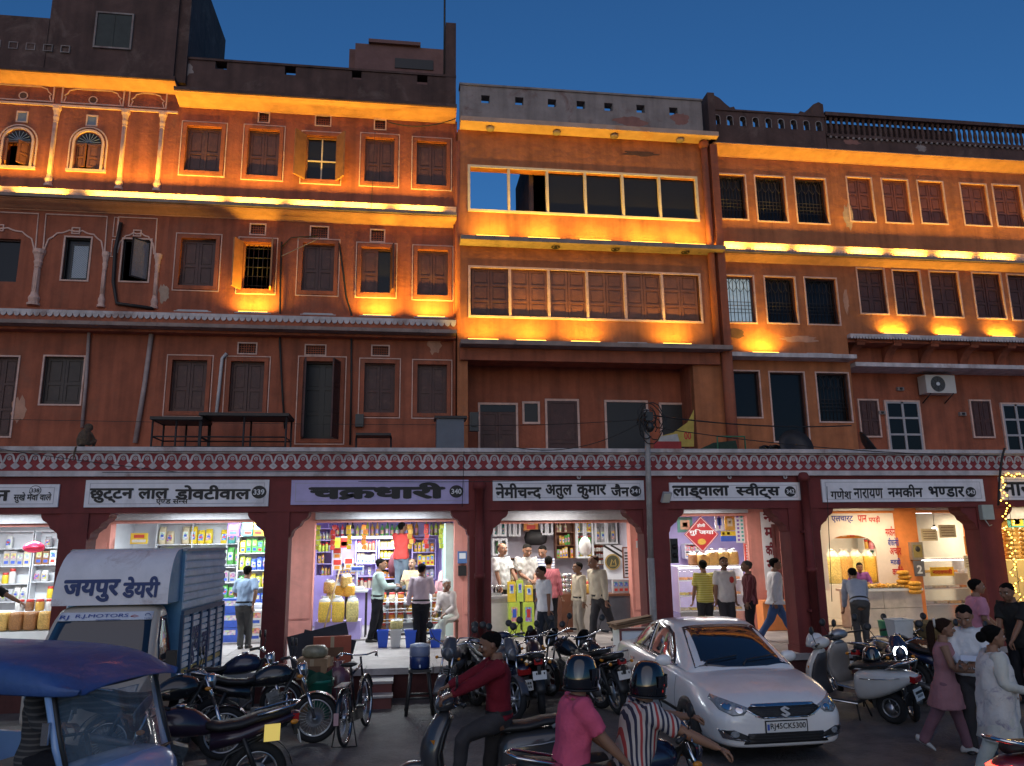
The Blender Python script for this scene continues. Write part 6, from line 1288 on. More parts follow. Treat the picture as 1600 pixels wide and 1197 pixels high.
# --- in and before the shops
l = fp(378, 1014); person('person in a light blue shirt and grey trousers standing beside the truck, back turned', l, 172, 1.62, ((.2,-.35,1.0),(-.20,.06,.86)), ((.02,.02,0),(-.10,-.08,0)), 6, sh=LBL, tr=GRYT, sleeve='short')
l = (PX(-22,950,15.4), 15.4, ZP); person('person in black reaching into the photo at its left edge', l, 80, 1.66, ((.25,-.5,1.05),None), sh=cloth('black_shirt_cloth', (.02,.02,.022)), tr=BLKT, sleeve='short')
l = fp(588, 1003); person('person in a pale mint shirt and black trousers standing in profile at the jar rack', l, 92, ht(583,874,l), ((.12,-.36,1.16),(-.06,-.40,1.14)), ((.05,-.03,0),(-.05,.10,0)), 2, sh=MINT, tr=BLKT, head=(6,0), belly=.01)
l = fp(657, 1011); person('person in a pale pink shirt with his back turned before the jar rack', l, 176, 1.62, ((.26,-.03,.80),(-.14,-.30,1.1)), ((.07,.06,0),(-.05,-.04,0)), 4, sh=PNK, tr=BLKT, skin=1, head=(4,-12))
Yq = 19.55; zt = PZ(630,817,Yq); l = (PX(627,850,Yq), Yq, zt-1.66); person('person in a red polo shirt and grey jeans climbing to the top shelf', l, 165, 1.66, ((-.04,-.42,1.32),(-.18,-.38,1.28)), ((.08,.0,0),(-.09,-.06,0)), 3, sh=REDS, tr=cloth('grey_blue_jeans', (.16,.20,.25)), sleeve='short', tuck=False, head=(-6,-30))
t = thing('step_stool', 'tall wooden step stool under the person in the red polo shirt', 'stool', (l[0], l[1], ZP)); mb = MB(); hz = l[2]-ZP; mb.box(-.2,.2,-.18,.18,hz-.04,hz-.002); mb.build('top', SHUT2, t)
for a, b in ((-1,-1),(1,-1),(1,1),(-1,1)): mb = MB(); mb.box(a*.16-.02,a*.16+.02,b*.14-.02,b*.14+.02,.03,hz-.041); mb.build('leg', SHUT2, t)
Yq = 19.0; l = (PX(645,890,Yq), Yq, ZP+.03); person('balding person in a beige shirt standing behind the jar rack', l, -25, PZ(645,876,Yq)-ZP, ((.1,-.3,1.15),(-.1,-.3,1.15)), sh=cloth('beige_yellow_cloth', (.56,.46,.28)), tr=GRYT, style='bald', moust=True, skin=2)
Xs, Ys_ = G(700, 1003, ZP); t = thing('stool', 'low wooden stool under the seated old person', 'stool', (Xs+.03, Ys_+.1, ZP)); mb = MB(); mb.box(-.19,.19,-.17,.17,.40,.44); mb.build('seat', SHUT2, t)
for a, b in ((-1,-1),(1,-1),(1,1),(-1,1)): mb = MB(); mb.box(a*.16-.02,a*.16+.02,b*.14-.02,b*.14+.02,.012,.399); mb.build('leg', SHUT2, t)
person('old person with grey hair seated on a stool in a pale shirt', (Xs, Ys_, ZP), -42, 1.62, ((.16,-.30,.60),(-.06,-.34,.62)), ((.12,-.36,.012),(-.02,-.60,.012)), 16, pelv=(.0,.08,.52), sh=cloth('pale_kurta_cloth', (.52,.45,.42)), tr=DHOT, tuck=False, hair=HAIRG, shoe=SANDAL, skin=1, head=(10,62), hem=.46)
Yq = 19.0; l = (PX(691,905,Yq), Yq, ZP+.03); pt, pi = person('person with a pale pink scarf over the head behind the jar rack', l, 30, PZ(691,895,Yq)-ZP, sh=cloth('rose_kurta_cloth', (.6,.3,.33)), tr=DHOT, fem=True, style='long')
mb = MB(); rs = []; hp2 = pi['hp']
for z, k_ in ((-.25,1.35),(.1,1.22),(.5,1.15),(.8,1.02),(1.0,.75),(1.1,.3)): rs.append([hp2(.44*k_*math.cos(a), .06+.56*k_*math.sin(a), z) for a in [-math.pi*.30+math.pi*1.6*j/18 for j in range(19)]])
mb.rings(rs, 0, True, False, False); mb.build('headscarf', cloth('pale_pink_scarf', (.68,.45,.46)), pt)
Yq = 18.45; l = (PX(783,880,Yq), Yq, ZP+.03); person('stout person in a white T-shirt behind the left counter of the cabinet shop', l, 35, PZ(783,852,Yq)-ZP, ((.18,-.42,1.02),(-.22,-.22,1.0)), sh=cloth('white_tee_cloth', (.62,.64,.64)), tr=CHAR, sleeve='short', tuck=False, style='bald', hair=HAIRSP, belly=.03, moust=True)
Yq = 18.5; l = (PX(822,880,Yq), Yq, ZP+.03); person('stout person in a pale shirt looking down at papers in his hands', l, 12, PZ(822,852,Yq)-ZP, ((.08,-.34,1.15),(-.06,-.34,1.15)), sh=cloth('pale_grey_shirt_cloth', (.56,.55,.52)), tr=CHAR, sleeve='short', tuck=False, head=(22,0), belly=.035)
Yq = 18.9; l = (PX(850,880,Yq), Yq, ZP+.03); person('younger person in a blue and white striped T-shirt at the cabinet shop back', l, -30, PZ(850,854,Yq)-ZP, ((.1,-.32,1.1),(-.1,-.34,1.1)), sh=stripes('blue_white_stripe', ((.65,.66,.7),(.65,.66,.7),(.06,.09,.25)), 16, 'z'), tr=JEAN, sleeve='short', tuck=False, head=(25,0))
Yq = 17.3; l = (PX(857,880,Yq), Yq, ZP+.03); person('person in a red checked shirt standing with back turned at the oil tins', l, 165, PZ(857,872,Yq)-ZP, sh=stripes('red_check_cloth', ((.50,.12,.14),(.58,.22,.24),(.35,.06,.09)), 26, 'd'), tr=BLKT, tuck=False, skin=1)
l = fp(853, 1017); person('short person in a white shirt walking left along the platform', l, -72, 1.56, ((.20,-.02,.66),(-.19,.05,.68)), ((.05,.20,.0,.35),(-.05,-.12,0)), 3, sh=WSH, tr=cloth('dark_blue_trouser_cloth', (.022,.028,.04)), sleeve='short', tuck=False, skin=1, head=(8,0))
l = fp(912, 1003); person('person in pale trousers half hidden behind the walking man in the cream shirt', (l[0], l[1]+.25, ZP), -75, ht(912,880,l), sh=CRM, tr=BEIG, skin=1)
l = fp(940, 1006); person('balding tall person in a cream shirt and dark grey trousers striding left', l, -62, ht(935,868,l), ((.26,-.06,.74),(-.27,.02,.76)), ((.09,.34,0,.25),(-.05,-.26,0)), 7, sh=CRM, tr=CHAR, style='bald', hair=HAIRBR, belly=.02, head=(14,-10), fine=True)
Yq = 15.9; l = (PX(1099,890,Yq), Yq, ZP+.01); person('person in a yellow checked shirt, back to the street, at the sweet counter', l, 178, PZ(1099,877,Yq)-ZP, sh=stripes('yellow_check_cloth', ((.55,.48,.08),(.60,.55,.2),(.42,.34,.05)), 22, 'z'), tr=CHAR, sleeve='short', tuck=False)
Yq = 15.5; l = (PX(1131,890,Yq), Yq, ZP+.01); pt, pi = person('person in a white shirt with a red chest patch facing the street', l, 8, PZ(1128,872,Yq)-ZP, ((.24,.0,.75),(-.22,.02,.75)), sh=cloth('off_white_shirt_cloth', (.60,.55,.52)), tr=CHAR, sleeve='short', tuck=False, skin=1, belly=.03, moust=True, head=(0,-18))
c = pi['sp'](.22, .045, -.088); MB().sphere((0,0,0), .06, (1,.25,1.1), 10).xf(Matrix.Translation(c)).build('chest_patch', pm('red'), pt)
Yq = 15.2; l = (PX(1169,890,Yq), Yq, ZP+.01); person('person in a dark maroon striped shirt turned towards the sweet counter', l, -105, PZ(1167,878,Yq)-ZP, ((.2,-.1,.75),(-.2,-.05,.78)), sh=stripes('maroon_stripe_cloth', ((.10,.015,.02),(.10,.015,.02),(.2,.06,.07)), 22, 'x'), tr=BLKT, skin=1, hair=HAIRSP, tuck=False)
l = fp(1216, 1001); person('person in a white shirt and blue jeans striding right past the sweet shop', l, 82, ht(1212,867,l), ((.2,-.06,.76),(-.2,.06,.78)), ((.07,-.40,0),(-.07,.36,.02,.4)), 3, pelv=(0,0,.80), sh=WSH, tr=JEAN, tuck=False, moust=True, hem=.72)
l = fp(1316, 1000); l = (l[0], 16.6, ZP); person('dark haired person carrying a white cloth bag at the savoury counter', l, 150, PZ(1314,869,16.6)-ZP, ((.1,-.3,1.25),(-.16,-.2,1.2)), sh=cloth('grey_green_cloth', (.30,.30,.24)), tr=CHAR, skin=1, tuck=False)
mb = MB(); mb.rings([[(.2*w_*math.cos(q)*(1+.06*math.sin(3*q)), .12*w_*math.sin(q), z) for q in [2*math.pi*j/16 for j in range(16)]] for z, w_ in ((0,.5),(.06,.85),(.2,1),(.38,.85),(.5,.4))]); solo('cloth_bag', mb, WSH, 'white cloth bag slung on the back of the person at the savoury counter', 'bag', base=(l[0]-.06, l[1]-.24, ZP+.78))
Yq = 17.85; l = (PX(1342,900,Yq), Yq, ZP+.03); person('person in a purple shirt serving behind the marble counter', l, -20, PZ(1335,880,Yq)-ZP, ((.15,-.3,.95),(-.2,-.3,.95)), lean=14, sh=cloth('purple_cloth', (.20,.07,.28)), tr=CHAR, head=(15,0))
l = fp(1318, 1003); l = (l[0], 14.35, ZP); person('person in a grey blue shirt bending forward before the marble counter', l, 160, 1.60, ((.22,-.35,.60),(-.18,-.38,.60)), ((.08,.02,0),(-.08,-.04,0)), 38, pelv=(0,.12,.80), sh=cloth('grey_blue_shirt_cloth', (.34,.38,.46)), tr=GRYT, head=(20,0))
# --- in the street
Yq = 12.3; l = (PX(1524,930,Yq), Yq, 0); person('person in a pink T-shirt in profile beside the brown basket cart', l, 75, PZ(1524,906,Yq), ((.1,-.35,1.0),(-.15,-.2,1.0)), sh=cloth('pink_tee_cloth', (.62,.26,.34)), tr=CHAR, sleeve='short', tuck=False)
Yq = 11.2; l = (PX(1588,950,Yq), Yq, 0); person('person in dark clothes leaning left at the right edge of the photo', l, -70, PZ(1577,914,Yq)+.04, ((.1,-.4,.95),(-.1,-.4,.95)), lean=10, sh=cloth('black_tee_cloth', (.02,.02,.02)), tr=BLKT, sleeve='short', tuck=False, skin=1, head=(15,0))
l = fp(1536, 1178, 0); person('person in a white shirt looking down at papers near the two women', l, -38, ht(1533,943,l), ((.05,-.36,1.08),(-.10,-.36,1.06)), sh=WSH, tr=CHAR, head=(28,-8), fine=True)
mb = MB(); mb.obox((0,0,0),(.16,.11,.004),(R(25),0,0)); c = R(-38); solo('paper_slip', mb, WHITEP, 'white paper slip held by the person in the white shirt', 'paper', base=(l[0]-.30+.02, l[1]-.33, 1.12), rz=c)
l = fp(1490, 1178, 0); WOM = person('person with a long ponytail in a dusty pink sleeveless tunic walking right', l, 58, 1.52, ((.20,-.22,.86),(-.12,-.30,.95)), ((.07,-.20,0),(-.05,.30,.02,.5)), 3, sh=cloth('dusty_rose_cloth', (.36,.17,.18)), tr=cloth('mauve_trouser_cloth', (.20,.10,.12)), sleeve='none', dress=.52, fem=True, style='pony', hair=HAIRBR, shoe=cloth('pale_sneaker', (.5,.48,.45)), head=(4,12), fine=True)
pt, pi = WOM; hp2, hh2 = pi['hp'], pi['hh']; mb = MB(); mb.torus((0,0,0), .045, .014, 'y', 16, 6); M_ = Matrix.Translation(hp2(0,.56,.72)) @ Matrix.Rotation(0,4,'X'); mb.xf(M_); mb.build('hair_band', cloth('cream_band', (.6,.56,.5)), pt)
l = fp(1574, 1228, 0); pt, pi = person('person with a black hair bun wrapped in a white patterned shawl walking right', l, 68, 1.56, ((.18,-.2,.9),(-.16,-.24,.95)), ((.07,-.2,0),(-.06,.25,.0)), 3, sh=cloth('white_kurta_cloth', (.55,.53,.47)), tr=DHOT, dress=.45, fem=True, style='bun', hair=HAIRB, shoe=SANDAL, head=(0,12), fine=True)
SHAWL = mat('white_shawl_grey_print', (.62,.58,.55), .9, .12, 6, .3, dirt=(.22,.18,.26), dsc=7, damt=.85, bsc=30)
mb = MB(); rs = []; sp2 = pi['sp']; N = 26                     # shawl over both shoulders, hanging at the back and side
for tt, rx, ry in ((-.14,.150,.118),(-.05,.148,.115),(.05,.146,.112),(.14,.148,.110),(.22,.150,.105),(.27,.142,.096),(.300,.105,.078),(.318,.060,.058),(.322,.047,.05)):
    c = sp2(tt); rs.append([c + Vector(((rx*1.56+.012*math.sin(7*a+tt*20))*math.cos(a), (ry*1.56+.012*math.sin(9*a+tt*9))*math.sin(a), .02*math.sin(3*a)*(1 if tt < 0 else .3))) for a in [2*math.pi*j/N for j in range(N)]])
mb.rings(rs, cap=False); mb.tube([sp2(.29,.09,-.07), sp2(.18,.10,-.12), sp2(.0,.09,-.13), sp2(-.2,.08,-.12)], [.05,.07,.075,.05], 10, flat=.4); o = mb.build('shawl', SHAWL, pt, mods=[('SUBSURF', dict(levels=1))]); wrinkle(o, .014, 24, 4)
# ------------------------------------------------------------------ vehicles
from mathutils.bvhtree import BVHTree
TYRE = mat('tyre_rubber', (.016,.016,.017), .85, .2, 20, .3); RIM = mat('alloy_rim', (.42,.43,.45), .3, .08, 6, metal=.85); CHROME = mat('chrome', (.6,.6,.62), .12, .05, 4, metal=1.0)
CARW = mat('pearl_white_car_paint', (.76,.745,.73), .28, .04, 3, coat=.9, dirt=(.58,.53,.48), dsc=2.5, damt=.35); AUTOG = mat('dark_auto_glass', (.012,.016,.024), .04, 0, spec=.9, coat=.5); LAMPG = mat('clear_headlamp', (.22,.24,.26), .08, .4, 22, coat=.9, spec=.8); TAILR = mat('red_tail_lens', (.35,.012,.012), .15, .1, 20, coat=.6)
PLASB = mat('black_plastic', (.02,.02,.021), .45, .15, 9); BIKEB = mat('gloss_black_bike_paint', (.012,.012,.015), .22, .1, 5, coat=.7); SEATB = mat('black_vinyl_seat', (.018,.017,.017), .5, .2, 12, .15); ENGM = mat('dusty_engine_metal', (.13,.13,.13), .45, .3, 14, .2, metal=.6); PLATE = mat('number_plate_white', (.62,.62,.60), .5, .06, 6)
def grid_patch(outline, rings=5):
    c = Vector((sum(p[0] for p in outline)/len(outline), sum(p[1] for p in outline)/len(outline))); P_ = []
    for k in range(rings): q = 1-k/rings; P_.append([c+(Vector(p)-c)*q for p in outline])
    return P_, c
def densify(poly, step=.04):
    out = []
    for i in range(len(poly)):
        a, b = Vector(poly[i]), Vector(poly[(i+1) % len(poly)]); n = max(1, int((b-a).length/step))
        out += [a+(b-a)*k/n for k in range(n)]
    return out
def drape(mb, bvh, poly, axis, off=.006, mi=0, far=4.0, thick=.012, step=.05):
    # lay a panel on the car's skin: poly in the two other coordinates
    ol = densify(poly, step); R_, c = grid_patch(ol); n = len(ol)
    def hit(p):
        if axis == '+x': o, d = Vector((far, p[0], p[1])), Vector((-1,0,0))
        elif axis == '-x': o, d = Vector((-far, p[0], p[1])), Vector((1,0,0))
        elif axis == '+y': o, d = Vector((p[0], far, p[1])), Vector((0,-1,0))
        elif axis == '-y': o, d = Vector((p[0], -far, p[1])), Vector((0,1,0))
        else: o, d = Vector((p[0], p[1], far)), Vector((0,0,-1))
        h = bvh.ray_cast(o, d)
        return (h[0] if h[0] is not None else o+d*far) , d, (h[1] if h[0] is not None else -d)
    vs = []; 
    for ring in R_:
        for p in ring: a, d, nn = hit(p); nn = nn if nn.dot(d) < 0 else -nn; vs.append(a+nn*off)
    a, d, nn = hit(c); nn = nn if nn.dot(d) < 0 else -nn; vs.append(a+nn*off)
    fs = []
    for k in range(len(R_)-1):
        for j in range(n): fs.append((k*n+j, k*n+(j+1) % n, (k+1)*n+(j+1) % n, (k+1)*n+j))
    for j in range(n): fs.append(((len(R_)-1)*n+j, (len(R_)-1)*n+(j+1) % n, len(vs)-1))
    # skirt back into the body
    b0 = len(vs); vs += [vs[j]+d*thick for j in range(n)]
    for j in range(n): fs.append((j, b0+j, b0+(j+1) % n, (j+1) % n))
    tri = fs[0]; a, b, c_ = (Vector(vs[tri[i]]) for i in range(3))
    if (b-a).cross(c_-a).dot(d) > 0: fs = [tuple(reversed(f)) for f in fs]
    return mb.add(vs, fs, mi, True)
def spoke_wheel(root, x, y, r, w, z=None, rimm=RIM, spokes=5, disc=True, name='wheel'):
    z = r if z is None else z
    mb = MB(); mb.torus((x, y, z), r-w*.5, w*.5, 'y', 36, 10, flat=1.0); wh = mb.build(name, TYRE, root)
    mb = MB(); ri = r-w*.95; mb.torus((x, y, z), ri, w*.16, 'y', 32, 6, flat=2.2)
    for k in range(spokes):
        q = 2*math.pi*k/spokes; mb.tube([(x+ri*.14*math.cos(q), y, z+ri*.14*math.sin(q)), (x+ri*.97*math.cos(q+.08), y, z+ri*.97*math.sin(q+.08))], ri*.06 if spokes < 12 else .0025, 6)
    mb.lathe([(.0,-w*.5),(ri*.2,-w*.5),(ri*.2,w*.5),(0,w*.5)], (x, y, z), 'y', 12)
    if disc: mb.lathe([(.0,w*.5),(ri*.55,w*.5),(ri*.55,w*.56),(0,w*.56)], (x, y, z), 'y', 20)
    mb.build('rim', rimm, wh); return wh
def car():
    t = thing('sedan', 'white sedan parked nose out beside the platform, plate RJ45CK5300', 'car', (4.24, 10.86, 0), R(-89.5), scale=.965)
    ST = [(-2.24,.62,.60,.55,.34,.55,.80,.82),(-2.20,.74,.78,.70,.30,.58,.90,.93),(-2.0,.79,.84,.74,.25,.58,.96,1.0),(-1.5,.81,.865,.78,.22,.56,.96,1.01),(-.9,.82,.868,.80,.20,.55,.955,.98),(-.1,.82,.868,.81,.20,.54,.945,.97),(.6,.82,.868,.81,.20,.54,.93,.96),(1.0,.82,.868,.80,.21,.55,.91,.985),(1.4,.82,.868,.79,.22,.57,.875,.95),(1.8,.80,.85,.75,.22,.56,.82,.88),(2.05,.76,.80,.68,.22,.52,.745,.795),(2.19,.68,.70,.60,.23,.50,.675,.70),(2.25,.52,.54,.46,.26,.46,.60,.615)]
    mb = MB(); rs = []
    for x, ws, wm, wb, zs, zm, zb, zt in ST:
        h = [(0,zs),(ws*.6,zs),(ws*.95,zs+.01),(ws,zs+.08),(wm,zm-.05),(wm,zm+.06),(wb+.03,zb-.06),(wb,zb),(wb*.82,zb+(zt-zb)*.55),(wb*.45,zt-.006),(0,zt)]
        rs.append([(x, y, z) for y, z in h] + [(x, -y, z) for y, z in h[-2:0:-1]])
    mb.rings(rs); body = mb.build('body', CARW, t, mods=[('SUBSURF', dict(levels=2))]); smooth(body)
    GH = [(-1.80,.70,.58,.98),(-1.45,.73,.575,1.14),(-1.1,.75,.575,1.30),(-.75,.765,.575,1.42),(-.3,.775,.58,1.475),(.05,.78,.58,1.478),(.30,.78,.58,1.455),(.50,.775,.58,1.39),(.75,.77,.60,1.27),(1.02,.76,.63,1.12),(1.32,.74,.66,.94)]
    mb = MB(); rs = []
    for x, wb, wt, zr in GH:
        z0 = .88; h = [(0,z0),(wb,z0),(wb,min(z0+.06, zr-.03)),((wb*.55+wt*.45),z0+(zr-z0)*.5),(wt+.01,zr-.07 if zr > 1.1 else zr-.03),(wt*.9,zr-.018),(wt*.5,zr-.004),(0,zr)]
        rs.append([(x, y, z) for y, z in h] + [(x, -y, z) for y, z in h[-2:0:-1]])
    mb.rings(rs); cab = mb.build('roof', CARW, t, mods=[('SUBSURF', dict(levels=2))]); smooth(cab)
    def bv(o): return BVHTree.FromPolygons([v.co.copy() for v in o.data.vertices], [list(p.vertices) for p in o.data.polygons])
    B, C_ = bv(body), bv(cab)
    mb = MB(); drape(mb, C_, [(.40,-.52),(.40,.52),(.80,.59),(1.17,.655),(1.24,.3),(1.25,0),(1.24,-.3),(1.17,-.655),(.80,-.59)], '+z', .004); mb.build('windscreen', AUTOG, t)
    mb = MB(); drape(mb, C_, [(-.80,-.48),(-.80,.48),(-1.6,.52),(-1.65,0),(-1.6,-.52)], '+z', .004); mb.build('rear_window', AUTOG, t)
    for s, ax in ((1,'+y'),(-1,'-y')):
        for poly in ([(-1.28,1.0),(-.42,.985),(-.42,1.385),(-.80,1.37),(-1.05,1.25)], [(-.36,.985),(.72,.965),(.62,1.10),(.36,1.31),(.12,1.38),(-.36,1.39)]):
            mb = MB(); drape(mb, C_, poly, ax, .004); mb.build('side_window', AUTOG, t)
        mb = MB(); drape(mb, C_, [(-1.32,.975),(.80,.945),(.80,.962),(-1.32,.99)], ax, .006, step=.06); mb.build('window_chrome_strip', CHROME, t)
        mb = MB()
        for x0 in (-.39, .93, -1.22):
            drape(mb, B, [(x0-.004,.30),(x0+.004,.30),(x0+.004,.90),(x0-.004,.90)], ax, .0015, step=.08)
        drape(mb, B, [(-1.0,.255),(1.0,.255),(1.0,.262),(-1.0,.262)], ax, .0015, step=.15); mb.build('door_gap', BLACK, t)
        for x0 in (-.95, .10):
            mb = MB(); drape(mb, B, [(x0-.1,.80),(x0+.1,.805),(x0+.1,.835),(x0-.1,.83)], ax, .022); mb.build('door_handle', CHROME, t)
        mb = MB(); drape(mb, B, [(-1.1,.43),(1.05,.42),(1.05,.465),(-1.1,.475)], ax, .010, step=.08); mb.build('side_moulding', PLASB, t)
        mb = MB(); rs = []
        for q, k_ in ((0,.5),(.03,.9),(.1,1),(.17,.9),(.21,.5)): rs.append([(.66+.05*k_*math.cos(a)-.02*q, s*(.80+q), 1.0+.075*k_*math.sin(a)) for a in [2*math.pi*j/14 for j in range(14)]])
        mb.rings(rs); m_ = mb.build('wing_mirror', CARW, t); mb = MB(); mb.obox((.612, s*.91, 1.0), (.006,.15,.10)); mb.build('mirror_glass', AUTOG, m_)
        for x0 in (-1.33, 1.33):
            mb = MB(); drape(mb, B, [(x0+.355*math.cos(a), .31+.355*math.sin(a)) for a in [math.pi*2*k/28 for k in range(28)] if .31+.355*math.sin(a) > .2], ax, .003); mb.build('wheel_arch', BLACK, t)
            mb = MB(); mb.lathe([(.20,-.09),(.29,-.10),(.31,-.06),(.315,0),(.31,.05),(.29,.075),(.21,.07)], (x0, s*.80, .312), 'y', 32, cap=False); wh = mb.build('wheel', TYRE, t)
            mb = MB()
            mb.lathe([(.0,.02),(.19,.02),(.212,.06 if s > 0 else -.06),(.222,.05*s)], (x0, s*.80, .312), 'y', 28)
            for k in range(10):
                q = 2*math.pi*k/10; mb.tube([(x0+.03*math.cos(q), s*.865, .312+.03*math.sin(q)), (x0+.205*math.cos(q+.07), s*.862, .312+.205*math.sin(q+.07))], .014, 5)
            mb.lathe([(0,.0),(.045,.0),(.04,.02*s),(0,.025*s)], (x0, s*.862, .312), 'y', 12); mb.torus((x0, s*.855, .312), .210, .010, 'y', 28, 6); mb.build('rim', RIM, wh)
        # lamps on the nose
        mb = MB(); drape(mb, B, [(s*.42,.665),(s*.50,.60),(s*.62,.585),(s*.725,.635),(s*.765,.735),(s*.74,.775),(s*.62,.735)], '+x', .008, step=.03); hl = mb.build('headlight', LAMPG, t)
        mb = MB()
        for yy, zz in ((.54,.645),(.65,.675)): drape(mb, B, [(s*yy+.045*math.cos(a), zz+.035*math.sin(a)) for a in [2*math.pi*k/14 for k in range(14)]], '+x', .012, step=.05)
        mb.build('lamp_reflector', CHROME, hl)
        mb = MB(); drape(mb, B, [(s*.44,.33),(s*.70,.36),(s*.73,.43),(s*.62,.44),(s*.47,.38)], '+x', .006, step=.03); fl = mb.build('fog_lamp_recess', PLASB, t)
        mb = MB(); drape(mb, B, [(s*.61+.045*math.cos(a), .395+.035*math.sin(a)) for a in [2*math.pi*k/14 for k in range(14)]], '+x', .012); mb.build('fog_lamp', LAMPG, fl)
        mb = MB(); drape(mb, B, [(s*.45,.315),(s*.72,.345),(s*.76,.44),(s*.745,.44),(s*.705,.357),(s*.45,.329)], '+x', .014, step=.03); mb.build('fog_lamp_chrome', CHROME, t)
    mb = MB(); drape(mb, B, [(-.47,.655),(-.36,.59),(-.30,.565),(.30,.565),(.36,.59),(.47,.655),(.40,.68),(-.40,.68)], '+x', .006, step=.03); g = mb.build('grille', BLACK, t)
    mb = MB()
    for k in range(5): z = .585+.018*k; w_ = .33+.025*k; drape(mb, B, [(-w_,z),(w_,z),(w_,z+.005),(-w_,z+.005)], '+x', .012, step=.06)
    for k in range(-8, 9): drape(mb, B, [(k*.045-.002,.575),(k*.045+.002,.575),(k*.045+.002,.672),(k*.045-.002,.672)], '+x', .011, step=.05)
    mb.build('grille_mesh', PLASB, g)
    mb = MB(); drape(mb, B, [(-.40,.672),(.40,.672),(.38,.695),(0,.700),(-.38,.695)], '+x', .016, step=.03); mb.build('chrome_strip', CHROME, t)
    mb = MB()
    for pl in ([(-.47,.648),(-.34,.575),(-.27,.555),(-.27,.568),(-.34,.588),(-.47,.661)], [(-.27,.555),(.27,.555),(.27,.568),(-.27,.568)], [(.27,.555),(.34,.575),(.47,.648),(.47,.661),(.34,.588),(.27,.568)]): drape(mb, B, pl, '+x', .014, step=.02)
    mb.build('chrome_strip', CHROME, t)
    # emblem
    mb = MB()
    pts = [(0,.06),(.055,.032),(.03,.018),(0,.034),(-.012,.026),(.055,-.018),(.055,-.034),(0,-.06),(-.055,-.032),(-.03,-.018),(0,-.034),(.012,-.026),(-.055,.018),(-.055,.034)]
    hx = B.ray_cast(Vector((4,0,.625)), Vector((-1,0,0)))[0].x
    mb.prism([(y, .625+z) for y, z in pts], hx+.012, hx+.03, 0, 'yz'); mb.build('emblem', mat('satin_silver', (.62,.62,.63), .4, .03, 5, metal=.3), t)
    mb = MB(); drape(mb, B, [(-.52,.285),(.52,.285),(.46,.40),(-.46,.40)], '+x', .005, step=.04); mb.build('lower_intake', BLACK, t)
    mb = MB()
    for z in (.31,.34,.37): drape(mb, B, [(-.47,z),(.47,z),(.47,z+.009),(-.47,z+.009)], '+x', .012, step=.08)
    mb.build('intake_bar', PLASB, t)
    hx = max(B.ray_cast(Vector((4,0,z)), Vector((-1,0,0)))[0].x for z in (.40,.47,.52))
    mb = MB(); mb.box(hx+.004, hx+.014, -.25, .25, .405, .525); mb.frame(-.26, .26, .395, .535, 0, .012, .012, 1); mb.v[-32:] = [(hx+.004+a[1], a[0], a[2]) for a in mb.v[-32:]]; pl = mb.build('number_plate', [PLATE, BLACK], t)
    tm = text('RJ45CK5300', -.20, .235, .425, .505, 0, .025); tm.v = [(hx+.0125-p[1], p[0], p[2]) for p in tm.v]; tm.build('plate_lettering', BLACKL, pl)
    mb = MB(); mb.box(hx+.0145, hx+.0155, -.238, -.21, .43, .495); mb.build('plate_mark', mat('plate_blue', (.05,.10,.4), .5, 0), pl)
    for s in (0, 1): mb = MB(); mb.tube([(1.25, -.02-.50*s, 1.0), (1.19, -.25-.25*s+.3*(1-s), 1.05), (1.11, .50-.55*s, 1.095)], .010, 6); mb.build('wiper', PLASB, t)
    mb = MB(); mb.box(-1.9, 1.9, -.74, .74, .17, .30); mb.build('underbody', BLACK, t)
    return t
CAR = car()
